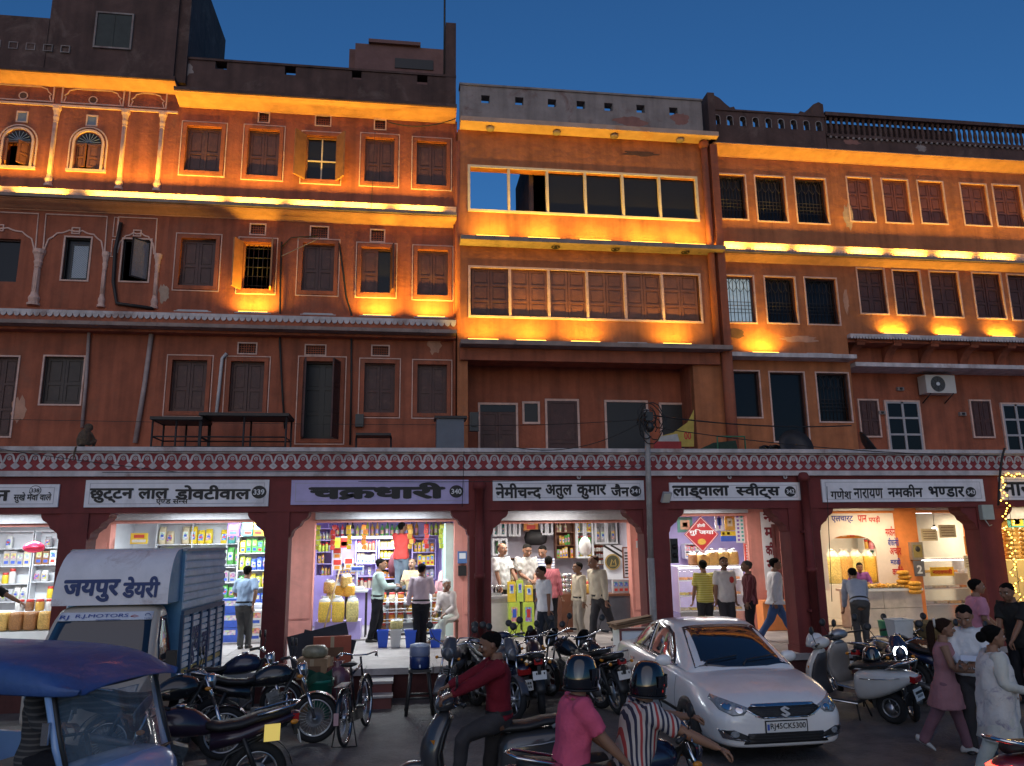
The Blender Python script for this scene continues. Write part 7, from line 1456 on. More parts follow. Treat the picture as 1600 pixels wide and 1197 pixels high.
# ---- motorcycles
def motorcycle(label, loc, rz, paint=BIKEB, seatm=SEATB, lean=0, visor=True, group=None, spoke=False, guard=False, lit=None, rack=False, r=.30, tail_plate=True, mirrors=True, light_rot=0):
    t = thing('motorcycle', label, 'motorcycle', loc, 0, group, rot=(R(lean), 0, R(rz))); F, B = .64, -.62
    spoke_wheel(t, F, 0, r, .085, spokes=28 if spoke else 6); spoke_wheel(t, B, 0, r, .10, spokes=28 if spoke else 6)
    mb = MB()
    for s in (-1,1): mb.tube([(F, s*.075, r), (F-.10, s*.075, r+.30)], .024, 8); mb.tube([(F-.10, s*.075, r+.28), (F-.24, s*.075, .96)], .017, 8)
    mb.build('fork', CHROME, t)
    mb = MB(); rs = [[(F+(r+.03)*math.cos(a)*1.0, y, r+(r+.03)*math.sin(a)-(.02 if abs(y) > .04 else 0)) for y in (-.065,-.045,0,.045,.065)] for a in [R(20+130*k/14) for k in range(15)]]
    mb.rings(rs, 0, True, False, False); mb.build('front_mudguard', paint, t, mods=[('SOLIDIFY', dict(thickness=.006))])
    mb = MB(); rs = []
    for x, w, z0, z1 in ((.34,.05,.80,.90),(.28,.11,.74,.97),(.12,.135,.70,1.0),(-.02,.125,.70,.97),(-.14,.085,.70,.88),(-.2,.05,.72,.82)):
        rs.append([(x, w*math.cos(a)*(1-.15*math.sin(a)), (z0+z1)/2+(z1-z0)/2*math.sin(a)) for a in [2*math.pi*j/16 for j in range(16)]])
    mb.rings(rs); tk = mb.build('tank', paint, t, mods=[('SUBSURF', dict(levels=1))]); mb = MB(); mb.lathe([(.0,.985),(.045,.985),(.045,1.005),(0,1.01)], (.10,0,0), n=14); mb.build('fuel_cap', CHROME, tk)
    mb = MB(); rs = []
    for x, w, z in ((-.13,.10,.80),(-.25,.13,.775),(-.45,.135,.785),(-.62,.13,.83),(-.85,.11,.86),(-.93,.06,.87)):
        rs.append([(x, w*math.cos(a)*(abs(math.cos(a))**-.3 if abs(math.cos(a)) > .1 else 1), z+.045*math.sin(a)) for a in [2*math.pi*j/14 for j in range(14)]])
    mb.rings(rs); mb.build('seat', seatm, t)
    mb = MB(); rs = []
    for x, w, z0, z1 in ((-.18,.11,.55,.74),(-.45,.125,.60,.75),(-.75,.10,.70,.82),(-.98,.06,.78,.86),(-1.02,.04,.80,.85)):
        rs.append([(x, w*math.cos(a), (z0+z1)/2+(z1-z0)/2*math.sin(a)) for a in [2*math.pi*j/12 for j in range(12)]])
    mb.rings(rs); mb.build('side_panel', paint, t)
    mb = MB(); mb.obox((-.98,0,.80),(.06,.12,.07)); tl = mb.build('tail_light', lit or TAILR, t)
    if tail_plate: mb = MB(); mb.obox((-1.02,0,.62),(.008,.20,.12),(0,R(12),0)); pl = mb.build('number_plate', PLATE, t); mb = MB(); mb.obox((-1.0,0,.69),(.05,.05,.12)); mb.build('plate_bracket', PLASB, t); mb = MB(); [mb.obox((-1.026-.004*0,-.07+.028*k,.62+(.025 if k < 3 else .025)*((-1) if k % 2 else 1)),(.004,.018,.03),(0,R(12),0)) for k in range(6)]; mb.build('plate_lettering', BLACKL, pl)
    mb = MB(); rs = [[(B+(r+.05)*math.cos(a), y, r+(r+.05)*math.sin(a)) for y in (-.07,0,.07)] for a in [R(60+110*k/10) for k in range(11)]]; mb.rings(rs, 0, True, False, False); mb.build('rear_mudguard', PLASB, t, mods=[('SOLIDIFY', dict(thickness=.006))])
    mb = MB(); mb.box(-.16,.18,-.10,.10,.26,.46); mb.obox((.12,0,.54),(.15,.16,.22),(0,R(-20),0)); 
    for k in range(5): mb.obox((.13+.012*k,0,.47+.035*k),(.20,.21,.012),(0,R(-20),0))
    for s in (-1,1): mb.lathe([(.0,0),(.10,0),(.09,s*.05),(0,s*.055)], (-.02,s*.10,.36), 'y', 16)
    mb.build('engine', ENGM, t)
    mb = MB(); mb.tube([(.20,-.08,.50),(.24,-.10,.36),(.10,-.14,.25),(-.25,-.16,.25)], .02, 8); mb.tube([(-.22,-.16,.25),(-.35,-.17,.28),(-.85,-.18,.40)], [.03,.045,.05], 10); mb.build('exhaust', ENGM, t)
    mb = MB(); mb.tube([(F-.25,0,.92),(.25,0,.66),(.25,0,.24),(-.2,0,.22),(-.35,0,.5),(-.9,0,.74)], .022, 8); mb.tube([(F-.25,0,.9),(.0,0,.76),(-.4,0,.70)], .022, 8)
    for s in (-1,1): mb.tube([(-.2,s*.05,.30),(B,s*.09,r)], .018, 8); mb.tube([(B,s*.10,r+.02),(-.48,s*.10,.66)], [.028,.02], 8); mb.tube([(-.05,s*.05,.26),(-.05,s*.28,.27)], .014, 6)
    mb.build('frame', PLASB, t)
    hx, hz = F-.26, 1.0; mb = MB(); mb.tube([(hx-.16,-.36,hz+.04),(hx-.06,-.28,hz+.06),(hx,-.09,hz),(hx,.09,hz),(hx-.06,.28,hz+.06),(hx-.16,.36,hz+.04)], .012, 8); hb = mb.build('handlebar', CHROME, t)
    for s in (-1,1):
        mb = MB(); mb.tube([(hx-.08,s*.295,hz+.058),(hx-.17,s*.375,hz+.038)], .018, 8); mb.build('grip', PLASB, hb)
        mb = MB(); mb.tube([(hx-.02,s*.27,hz+.05),(hx-.06,s*.38,hz+.035)], .006, 6); mb.build('lever', CHROME, hb)
        if mirrors:
            mb = MB(); mb.tube([(hx-.05,s*.25,hz+.06),(hx-.03,s*.31,hz+.16),(hx-.05,s*.34,hz+.22)], .006, 6); mb.lathe([(.0,-.012),(.05,-.01),(.055,.0),(.05,.012),(0,.014)], (hx-.05,s*.35,hz+.25), 'x', 14); mb.build('mirror', PLASB, t)
    mb = MB(); mb.lathe([(.03,-.09),(.08,-.05),(.095,.02)], (F-.17,0,.90), 'x', 18); hd = mb.build('headlamp', PLASB if visor else CHROME, t); mb = MB(); mb.lathe([(.092,.02),(.075,.04),(.03,.05),(0,.052)], (F-.17,0,.90), 'x', 18); mb.build('lens', LAMPG, hd)
    if visor:
        mb = MB(); rs = []
        for z, x, w in ((.80,F-.10,.07),(.88,F-.06,.12),(.98,F-.12,.125),(1.08,F-.20,.10),(1.12,F-.24,.06)): rs.append([(x-.10*(abs(y)**1.6), y*w, z) for y in (-1,-.6,-.2,.2,.6,1)])
        mb.rings(rs, 0, True, False, False); mb.build('fairing', paint, t, mods=[('SOLIDIFY', dict(thickness=.01)), ('SUBSURF', dict(levels=1))])
    for s in (-1,1):
        for x in (F-.20, -.95): mb = MB(); mb.tube([(x,s*.06,.82 if x > 0 else .78),(x,s*.15,.82 if x > 0 else .78)], .008, 6); mb.sphere((x,s*.17,.82 if x > 0 else .78), .03, (1.3,.8,.8), 8, 1); mb.build('indicator', [PLASB, mat('amber_lens', (.6,.22,.02), .2, 0)], t)
    mb = MB(); mb.tube([(-.60,-.13,.86),(-.95,-.13,.93),(-1.02,0,.94),(-.95,.13,.93),(-.60,.13,.86)], .013, 8); mb.build('grab_rail', CHROME, t)
    if guard: mb = MB(); mb.tube([(.22,-.05,.62),(.30,-.30,.60),(.30,-.30,.34),(.22,-.05,.30)], .014, 8); mb.tube([(.22,.05,.62),(.30,.30,.60),(.30,.30,.34),(.22,.05,.30)], .014, 8); mb.build('leg_guard', CHROME, t)
    mb = MB(); mb.tube([(-.1,.1,.24),(-.14,.20,.0)], .012, 6); mb.build('stand', PLASB, t)
    return t
def scooter(label, loc, rz, paint, lean=0, group=None, seatm=SEATB, trim=PLASB, rail=CHROME, lit=None):
    t = thing('scooter', label, 'scooter', loc, 0, group, rot=(R(lean), 0, R(rz))); r = .215; F, B = .64, -.60
    spoke_wheel(t, F, 0, r, .095, spokes=5); spoke_wheel(t, B, 0, r, .10, spokes=5)
    mb = MB(); rs = []                                        # front apron with leg shield
    for z, x, w, d in ((.26,.36,.16,.05),(.36,.44,.20,.08),(.52,.47,.215,.10),(.70,.42,.20,.10),(.84,.36,.14,.085),(.92,.33,.07,.06)):
        ring = []
        for a in [2*math.pi*j/18 for j in range(18)]: cx, cy = math.cos(a), math.sin(a); ring.append((x+d*cx*(1.6 if cx > 0 else .45), w*cy, z))
        rs.append(ring)
    mb.rings(rs); mb.build('apron', paint, t, mods=[('SUBSURF', dict(levels=1))])
    mb = MB(); rs = []
    for z, x, w in ((.27,.315,.15),(.40,.385,.185),(.55,.405,.195),(.72,.36,.175),(.86,.30,.115)): rs.append([(x+.035*abs(y)**2, w*y, z) for y in (-1,-.7,-.3,.3,.7,1)])
    mb.rings(rs, 0, True, False, False); mb.build('inner_shield', trim, t, mods=[('SOLIDIFY', dict(thickness=.02))])
    mb = MB(); rs = [[(F+(r+.035)*math.cos(a)*1.08, y*(1.0 if abs(a-1.4) < .9 else .85), r+(r+.045)*math.sin(a)-(.05 if abs(y) > .06 else 0)) for y in (-.085,-.06,0,.06,.085)] for a in [R(5+150*k/14) for k in range(15)]]
    mb.rings(rs, 0, True, False, False); mb.build('front_mudguard', paint, t, mods=[('SOLIDIFY', dict(thickness=.008)), ('SUBSURF', dict(levels=1))])
    mb = MB(); mb.box(-.20,.40,-.17,.17,.235,.28); mb.build('footboard', trim, t)
    mb = MB(); mb.tube([(-.22,-.185,.25),(.30,-.185,.25),(.37,-.20,.36)], .014, 6); mb.tube([(-.22,.185,.25),(.30,.185,.25),(.37,.20,.36)], .014, 6); mb.build('footboard_trim', rail, t)
    mb = MB(); rs = []                                        # rear body
    for x, w, z0, z1 in ((-.14,.13,.28,.62),(-.22,.165,.27,.70),(-.42,.19,.31,.725),(-.65,.185,.40,.74),(-.85,.145,.52,.745),(-.98,.09,.60,.72),(-1.02,.05,.63,.70)):
        rs.append([(x, w*(1 if math.cos(a) > 0 else -1)*abs(math.cos(a))**.6, (z0+z1)/2+(z1-z0)/2*(1 if math.sin(a) > 0 else -1)*abs(math.sin(a))**.7) for a in [2*math.pi*j/20 for j in range(20)]])
    mb.rings(rs); bd = mb.build('rear_body', paint, t, mods=[('SUBSURF', dict(levels=1))])
    for s in (-1,1): mb = MB(); mb.tube([(-.30,s*.194,.60),(-.55,s*.198,.62),(-.85,s*.155,.66)], .006, 5); mb.build('body_line', rail, bd)
    mb = MB(); rs = []
    for x, w, z in ((-.10,.09,.70),(-.18,.13,.745),(-.42,.145,.755),(-.58,.14,.79),(-.82,.115,.81),(-.90,.06,.80)):
        rs.append([(x, w*math.cos(a), z+.045*math.sin(a)) for a in [2*math.pi*j/14 for j in range(14)]])
    mb.rings(rs); mb.build('seat', seatm, t)
    mb = MB(); mb.tube([(-.66,-.15,.76),(-.86,-.15,.85),(-1.0,-.10,.88),(-1.03,0,.885),(-1.0,.10,.88),(-.86,.15,.85),(-.66,.15,.76)], .018, 8); mb.build('grab_rail', rail, t)
    mb = MB(); mb.obox((-.985,0,.645),(.075,.19,.075),(0,R(-15),0)); mb.build('tail_light', lit or TAILR, t)
    mb = MB(); mb.obox((-1.0,0,.45),(.008,.22,.15),(0,R(14),0)); pl = mb.build('number_plate', PLATE, t); mb = MB(); [mb.obox((-1.005-.003,-.075+.03*(k % 6),.475-.05*(k//6)),(.005,.02,.032),(0,R(14),0)) for k in range(11)]; mb.build('plate_lettering', BLACKL, pl)
    mb = MB(); mb.obox((-.93,0,.52),(.10,.14,.10)); mb.obox((-.86,0,.36),(.02,.18,.22),(0,R(-25),0)); mb.build('plate_bracket', PLASB, t)
    hx, hz = .30, 1.0; mb = MB(); mb.tube([(hx-.10,-.34,hz+.02),(hx-.03,-.2,hz+.01),(hx,0,hz),(hx-.03,.2,hz+.01),(hx-.10,.34,hz+.02)], .014, 8); mb.tube([(F,0,r),(hx+.03,0,.95)], .022, 8); hb = mb.build('handlebar', PLASB, t)
    for s in (-1,1):
        mb = MB(); mb.tube([(hx-.055,s*.24,hz+.014),(hx-.11,s*.36,hz+.022)], .019, 8); mb.build('grip', PLASB, hb); mb = MB(); mb.tube([(hx+.0,s*.22,hz+.01),(hx-.03,s*.35,hz+.01)], .006, 5); mb.build('lever', CHROME, hb)
        mb = MB(); mb.tube([(hx-.02,s*.22,hz+.03),(hx-.02,s*.27,hz+.14),(hx-.04,s*.30,hz+.18)], .006, 6); mb.lathe([(.0,-.012),(.05,-.01),(.06,.0),(.05,.012),(0,.014)], (hx-.04,s*.31,hz+.225), 'x', 14); mb.build('mirror', PLASB, t)
    mb = MB(); rs = []
    for x, w, z0, z1 in ((hx-.08,.10,.94,1.06),(hx,.17,.92,1.09),(hx+.08,.17,.90,1.07),(hx+.14,.12,.91,1.02),(hx+.165,.06,.93,.99)):
        rs.append([(x, w*math.cos(a), (z0+z1)/2+(z1-z0)/2*math.sin(a)) for a in [2*math.pi*j/18 for j in range(18)]])
    mb.rings(rs); cw = mb.build('headlamp_cowl', paint, t, mods=[('SUBSURF', dict(levels=1))]); mb = MB(); mb.lathe([(.09,0),(.075,.025),(.03,.04),(0,.042)], (hx+.125,0,.965), 'x', 18); mb.build('headlamp', LAMPG, cw)
    for s in (-1,1): mb = MB(); mb.obox((.475,s*.15,.66),(.05,.07,.06),(0,R(15),R(s*35))); mb.build('indicator', mat('amber_lens', (.6,.22,.02), .2, 0), t)
    mb = MB(); mb.box(-.62,-.30,-.17,-.06,.16,.32); mb.tube([(-.35,-.15,.22),(-.55,-.17,.22),(-.92,-.19,.30)], [.03,.05,.055], 10); mb.build('exhaust', ENGM, t)
    mb = MB(); mb.tube([(-.15,.10,.24),(-.2,.16,0)], .012, 6); mb.tube([(-.15,-.10,.24),(-.2,-.16,0)], .012, 6); mb.build('stand', PLASB, t)
    return t
def loose_helmet(label, loc, m, rz=0):
    t = thing('helmet', label, 'helmet', loc, R(rz)); mb = MB(); N = 24; rs = []
    for i in range(10): q = i/9; z = .20*math.sin(math.pi/2*q); rr = math.cos(math.pi/2*q*.98)**.6; rs.append([(.14*rr*math.cos(a), .125*rr*math.sin(a), z) for a in [2*math.pi*j/N for j in range(N)]])
    mb.rings(rs); mb.build('shell', m, t); mb = MB(); rs = [[(.145*k_*math.cos(a), .13*k_*math.sin(a), z) for a in [-.9+1.8*j/10 for j in range(11)]] for z, k_ in ((.03,1.0),(.11,.93))]; mb.rings(rs, 0, True, False, False); mb.build('visor', mat('smoky_visor', (.02,.02,.025), .05, 0, coat=1), t); return t
GREYS = mat('grey_scooter_paint', (.045,.045,.05), .28, .06, 5, coat=.7); WHTS = mat('white_scooter_paint', (.62,.61,.58), .28, .05, 5, coat=.7); SILV = mat('silver_scooter_paint', (.30,.31,.33), .3, .06, 5, metal=.5, coat=.5); DKB = mat('dark_blue_bike_paint', (.015,.02,.05), .25, .1, 5, coat=.7); GLB = mat('gloss_black_helmet', (.008,.008,.011), .07, .05, 4, coat=1.0); MUDW = mat('pale_inner_plastic', (.30,.28,.26), .6, .12, 5)
motorcycle('black motorcycle with covered tank parked side on near the bicycle', (-1.76, 10.86, 0), 3, guard=True, spoke=True, lean=-7, visor=False)
motorcycle('black motorcycle with chrome rails parked behind the covered motorcycle', (-2.35, 11.95, 0), 4, paint=DKB, visor=False, lean=-6, mirrors=True)
motorcycle('motorcycle seen from behind with a lit yellow saddle panel at the lower left', (-2.02, 8.30, 0), 196, paint=mat('dark_violet_paint', (.03,.015,.03), .3, .1, 5, coat=.6), lean=0)
MSC = scooter('dark grey scooter carrying the rider in the maroon shirt', (.78, 7.95, 0), 178, GREYS, rail=mat('pale_silver_trim', (.5,.5,.52), .3, .05, 5, metal=.5))
scooter('white scooter seen from behind beside the white car', (6.38, 10.95, 0), 120, WHTS, lean=-6, trim=mat('dark_shield_plastic', (.05,.05,.055), .5, .1, 5))
scooter('silver grey scooter parked facing the platform behind the white scooter', (7.05, 11.75, 0), 98, SILV, lean=-5, trim=MUDW)
motorcycle('black motorcycle with a long seat parked behind the white scooter', (7.75, 11.75, 0), 22, lean=-5)
motorcycle('dark motorcycle with a bright headlamp facing the street at the right', (7.28, 11.1, 0), -112, paint=DKB, lean=4, spoke=False)
motorcycle('dark motorcycle parked beside the blue water cooler', (.72, 12.55, 0), -106, paint=mat('dusty_grey_paint', (.06,.06,.07), .35, .2, 6, coat=.4), lean=-5)
scooter('white and blue scooter parked at the downpipe column', (1.30, 12.75, 0), -84, mat('pale_blue_white_paint', (.42,.46,.56), .3, .1, 4, coat=.6), lean=-4)
motorcycle('motorcycle with a pale cloth tied at its rear parked behind the maroon shirted rider', (2.12, 12.55, 0), 84, paint=mat('black_red_paint', (.03,.01,.012), .28, .2, 5, coat=.6), lean=-5)
scooter('dark scooter parked against the platform behind the maroon shirted rider', (1.72, 12.75, 0), 96, DKB, lean=-5)
motorcycle('black motorcycle with round mirror parked left of the white car', (2.72, 12.75, 0), 118, lean=-6)
RBK = motorcycle('black motorcycle ridden to the right by two people with helmets', (1.80, 6.25, 0), 2, lit=None, paint=DKB)
scooter('scooter with a glowing red tail lamp at the lower right corner', (5.78, 6.35, 0), 12, mat('maroon_scooter_paint', (.18,.02,.03), .3, .1, 5, coat=.6), lit=mat('glowing_tail_lamp', (1,.05,.03), .4, 0, emit=6, ecol=(1,.05,.03)))
_b = [x for x in bpy.data.objects if x.get('category') == 'motorcycle']
for src, loc, rz, lb in ((3, (3.05,12.35,0), 100, 'dark motorcycle wedged between the round mirror motorcycle and the white car'), (1, (8.05,11.05,0), -70, 'black motorcycle half hidden behind the ponytail person'), (0, (-2.75,10.15,0), 10, 'black motorcycle with spoked wheels in front of the truck'), (5, (1.35,12.2,0), -70, 'dusty grey motorcycle between the pale scooter and the cloth tied motorcycle')):
    d = dup(_b[src], loc, R(rz), lb); d.rotation_euler = (R(-6), 0, R(rz))
o = [x for x in bpy.data.objects if x.get('label', '').startswith('dark motorcycle with a bright')][0]
for c in o.children:
    if c.name.startswith('headlamp'):
        for g in c.children: g.data.materials.clear(); g.data.materials.append(mat('lit_white_headlamp', (1,1,1), .4, 0, emit=9, ecol=(.9,.95,1)))
o = [x for x in bpy.data.objects if x.get('label', '').startswith('motorcycle seen from behind with a lit')][0]
mb = MB(); mb.obox((-.74,.17,.70),(.15,.015,.16),(R(-8),0,0)); mb.build('saddle_panel', mat('glowing_yellow_reflector', (.85,.62,.12), .35, .06, 5, emit=.45, ecol=(1,.75,.2)), o)  # reflective panel, no lamp: its bright return of light is painted as emission
loose_helmet('black open helmet resting on the seat of the white scooter', (6.56, 10.62, .80), GLB, 60); loose_helmet('white helmet with dark visor hung on the handlebar of the white scooter', (6.10, 11.3, .92), mat('white_helmet_shell', (.6,.6,.6), .2, .05, 4, coat=.8), -60)
loose_helmet('black helmet on the dark scooter behind the maroon shirted rider', (1.72, 12.55, .80), GLB, -90)
# ---- riders
l = (.84, 7.95, 0); person('person in a maroon shirt and grey trousers sitting on the grey scooter', l, -90, 1.64, ((.24,-.50,1.04),(-.26,-.50,1.04)), ((.12,-.34,.27),(-.31,-.02,.0)), 2, pelv=(0,.10,.83), sh=MARN, tr=CHAR, skin=1, head=(14,0), moust=True, fine=True, knee_out=.25, shoe=SANDAL)
l = (1.86, 6.25, 0); person('person in a striped shirt and black helmet riding with arms stretched to the handlebar', l, 92, 1.70, ((.30,-.52,1.06),(-.30,-.50,.96)), ((.25,-.10,.30),(-.25,-.10,.30)), 16, pelv=(0,.12,.72), sh=stripes('bold_striped_cloth', ((.52,.46,.42),(.03,.03,.06),(.52,.46,.42),(.38,.05,.05),(.52,.46,.42),(.03,.03,.06)), 9, 'y'), tr=CHAR, sleeve='short', tuck=False, helmet=GLB, knee_out=.4, fine=True)
l = (1.36, 6.23, 0); person('person in a rose pink polo shirt and black helmet on the pillion seat', l, 90, 1.66, ((.20,-.30,.86),(-.20,-.32,.86)), ((.27,-.12,.36),(-.27,-.12,.36)), 8, pelv=(0,.08,.79), sh=MAG, tr=CHAR, sleeve='short', tuck=False, helmet=GLB, knee_out=.5, fine=True, head=(0,10))
# ---- bicycle
t = thing('bicycle', 'old black roadster bicycle on its stand before the steps', 'bicycle', (-.60, 11.18, 0), 0, rot=(R(-3), 0, R(79))); r = .335
for x in (.57,-.55): spoke_wheel(t, x, 0, r, .042, spokes=32, disc=False, rimm=CHROME)
mb = MB(); BB = (-.03,0,.30); HT = (.36,0,.86); HB = (.40,0,.70); SD = (-.17,0,.80); RA = (-.55,0,r)
for a, b in ((HT,SD),(HB,BB),(BB,(-.19,0,.88)),(SD,(-.20,0,.82))): mb.tube([a,b], .016, 8)
for s in (-1,1): mb.tube([BB,(-.55,s*.06,r)], .010, 6); mb.tube([SD,(-.55,s*.06,r)], .009, 6); mb.tube([HB,(.46,s*.05,.58),(.57,s*.055,r)], .012, 6)
mb.tube([HB,(.33,0,.96)], .016, 8); mb.build('frame', BIKEB, t)
mb = MB(); mb.tube([(.10,-.27,1.00),(.24,-.25,1.03),(.36,-.08,.98),(.36,.08,.98),(.24,.25,1.03),(.10,.27,1.00)], .011, 8); hb = mb.build('handlebar', CHROME, t)
for s in (-1,1): mb = MB(); mb.tube([(.20,s*.26,1.02),(.09,s*.272,1.0)], .017, 8); mb.build('grip', PLASB, hb); mb = MB(); mb.tube([(.28,s*.24,1.0),(.16,s*.28,.97)], .006, 5); mb.build('lever', CHROME, hb)
mb = MB(); rs = [[(x, w*math.cos(a), z+.03*math.sin(a)) for a in [2*math.pi*j/12 for j in range(12)]] for x, w, z in ((-.05,.02,.93),(-.12,.04,.935),(-.22,.10,.94),(-.31,.11,.945),(-.34,.08,.95))]; mb.rings(rs); mb.tube([(-.2,0,.8),(-.2,0,.92)], .014, 6); mb.build('saddle', SEATB, t)
for x in (.57,-.55): mb = MB(); rs = [[(x+(r+.025)*math.cos(a), y, r+(r+.025)*math.sin(a)) for y in (-.03,0,.03)] for a in [R((20 if x > 0 else 45)+125*k/14) for k in range(15)]]; mb.rings(rs, 0, True, False, False); mb.build('mudguard', BIKEB, t, mods=[('SOLIDIFY', dict(thickness=.004))])
mb = MB(); mb.box(-.78,-.40,-.07,.07,.735,.745)
for s in (-1,1): mb.tube([(-.55,s*.08,r),(-.66,s*.07,.735)], .007, 5)
mb.build('carrier', PLASB, t); mb = MB(); mb.obox((-.94,0,.40),(.01,.06,.14),(0,R(10),0)); mb.build('rear_reflector', mat('pale_pink_plate', (.5,.3,.3), .5, .1, 6), t)
mb = MB(); rs = [[(x, -.06, z) for x, z in ((-.6,r-.05),(-.6,r+.05),(.05,.39),(.10,.30),(.05,.21))], [(x, -.08, z) for x, z in ((-.6,r-.05),(-.6,r+.05),(.05,.39),(.10,.30),(.05,.21))]]; mb.rings(rs, 0, False); mb.build('chain_case', BIKEB, t)
for s in (-1,1): mb = MB(); mb.tube([(-.03,s*.05,.30),(-.03+s*.12,s*.09,.30-s*.10)], .009, 6); mb.box(-.08+s*.12,.02+s*.12,s*.10-.045,s*.10+.045,.285-s*.10,.31-s*.10); mb.build('pedal', PLASB, t)
mb = MB(); mb.tube([(-.55,.10,r),(-.60,.16,0)], .008, 6); mb.tube([(-.55,-.10,r),(-.60,-.16,0)], .008, 6); mb.tube([(-.60,.16,.005),(-.60,-.16,.005)], .008, 6); mb.build('stand', IRON, t)
# ---- mini truck with a box body
TW = mat('chalky_white_truck_paint', (.68,.65,.68), .5, .1, 3, dirt=(.33,.22,.2), dsc=2.2, damt=.6); TC = mat('beige_cab_paint', (.52,.44,.36), .4, .08, 3, coat=.3); TB = mat('blue_truck_paint', (.13,.30,.47), .5, .15, 3, dirt=(.45,.5,.55), dsc=2.5, damt=.4); TBW = mat('pale_blue_panel_paint', (.56,.66,.76), .5, .2, 3, dirt=(.6,.62,.66), dsc=3, damt=.6); NAVY = mat('navy_lettering', (.02,.04,.14), .6, 0)
t = thing('mini_truck', 'small box truck lettered जयपुर डेयरी parked nose out, white cowl over a beige cab', 'truck', (-3.67, 12.14, 0), R(-92.7))
WB, zb, zt = .765, .62, 2.47; xf, xr = .81, -1.17
mb = MB(); mb.box(xr, xf, -WB+.03, WB-.03, zb, zt-.03); mb.build('cargo_box', TB, t)
mb = MB(); mb.box(xr-.02, xf+.02, -WB, WB, zt-.03, zt); 
for k in range(8): x = xr+(xf-xr)*k/7; mb.box(x-.02, x+.02, -WB+.02, WB-.02, zt, zt+.012)
mb.build('box_roof', mat('dusty_grey_roof', (.36,.36,.38), .6, .2, 4, dirt=(.2,.15,.12), dsc=3, damt=.5), t)
for s in (-1,1):
    mb = MB(); n = 7
    for k in range(n):                                          # corrugated upper planks
        z0 = 1.66+(zt-.06-1.66)*k/n; z1 = 1.66+(zt-.06-1.66)*(k+1)/n; y0 = s*(WB-.03); mb.prism([(y0,z0),(y0+s*.022,z0+.02),(y0+s*.022,z1-.03),(y0,z1-.005)] if s > 0 else [(y0,z1-.005),(y0+s*.022,z1-.03),(y0+s*.022,z0+.02),(y0,z0)], xr, xf, 0, 'yz')
    mb.build('upper_planks', TBW, t); mb = MB(); rnd = random.Random(5)
    for k in range(5):
        xa, xb = xr+(xf-xr)*k/5+.03, xr+(xf-xr)*(k+1)/5-.03
        for j in range(10): z0 = zb+.10+(1.56-zb-.10)*j/10; y0 = s*(WB-.03); y1 = s*(WB-.008); mb.box(xa, xb, min(y0,y1), max(y0,y1), z0+.012, z0+(1.56-zb-.1)/10-.012, rnd.choice([0,0,0,1]) if j > 1 else 2 if j == 1 else 1)
    mb.build('lower_panels', [mat('flaking_white_panel', (.80,.80,.82), .6, .25, 5, dirt=(.12,.22,.36), dsc=5, damt=.8), TBW, mat('yellow_stripe_paint', (.5,.38,.12), .5, .2, 5)], t)
    mb = MB()
    for k in range(6): x = xr+(xf-xr)*k/5; mb.box(x-.025, x+.025, min(s*(WB-.03),s*(WB+.012)), max(s*(WB-.03),s*(WB+.012)), zb, 1.6)
    mb.box(xr, xf, min(s*(WB-.03),s*(WB+.008)), max(s*(WB-.03),s*(WB+.008)), 1.585, 1.65); mb.box(xr, xf, min(s*(WB-.03),s*(WB+.008)), max(s*(WB-.03),s*(WB+.008)), zb-.04, zb+.05)
    mb.build('box_rib', mat('dark_blue_frame_paint', (.03,.08,.16), .5, .2, 5), t)
for k_, s_ in enumerate(('दूध','दही')):                         # dark flaking side lettering
    tm = text(s_, 0, .42, 0, .5, 0, .05); tm.v = [(xf-.75+p[0]-.55*k_, WB+.0005-p[1]*.5, .90+p[2]) for p in tm.v]; tm.v = [(2*(xf-.55-.55*k_)-p[0], p[1], p[2]) for p in tm.v]; tm.build('side_lettering', NAVY, t)
mb = MB(); rs = []                                            # wind deflector cowl over the cab
for q in range(9):
    a = math.pi/2*q/8; x = xf+.02+.50*math.cos(a)**.8 if q < 8 else xf+.02; z = 1.78+(zt+.0-1.78)*math.sin(a)**1.1
    rs.append([(x, y*(.72-.03*(q/8)), z) for y in (-1,-.96,-.5,0,.5,.96,1)])
n = len(rs); mb.rings(rs, 0, True, False, False)
mb.build('deflector_cowl', TW, t)
for s in (-1,1):
    poly = [(r_[0][0], r_[0][2]) for r_ in rs] + [(xf+.02, 1.78)]; mb = MB(); y = s*.70
    n = len(poly); mb.add([(x, y, z) for x, z in poly], [tuple(range(n))]); mb.build('cowl_side', TB, t)
def on_cowl(tm, nm, m):
    # bend the lettering over the cowl
    def xc(z): 
        for i in range(len(rs)-1):
            za, zb_ = rs[i][0][2], rs[i+1][0][2]
            if za <= z <= zb_: return rs[i][0][0]+(rs[i+1][0][0]-rs[i][0][0])*(z-za)/(zb_-za)
        return rs[0][0][0]
    tm.v = [(xc(p[2])+.006-p[1]*.5, p[0], p[2]) for p in tm.v]; return tm.build(nm, m, t)
on_cowl(text('जयपुर', -.60, .10, 1.82, 2.10, 0, .06), 'lettering', NAVY); on_cowl(text('डेयरी', .14, .60, 1.86, 2.13, 0, .06), 'lettering', NAVY)
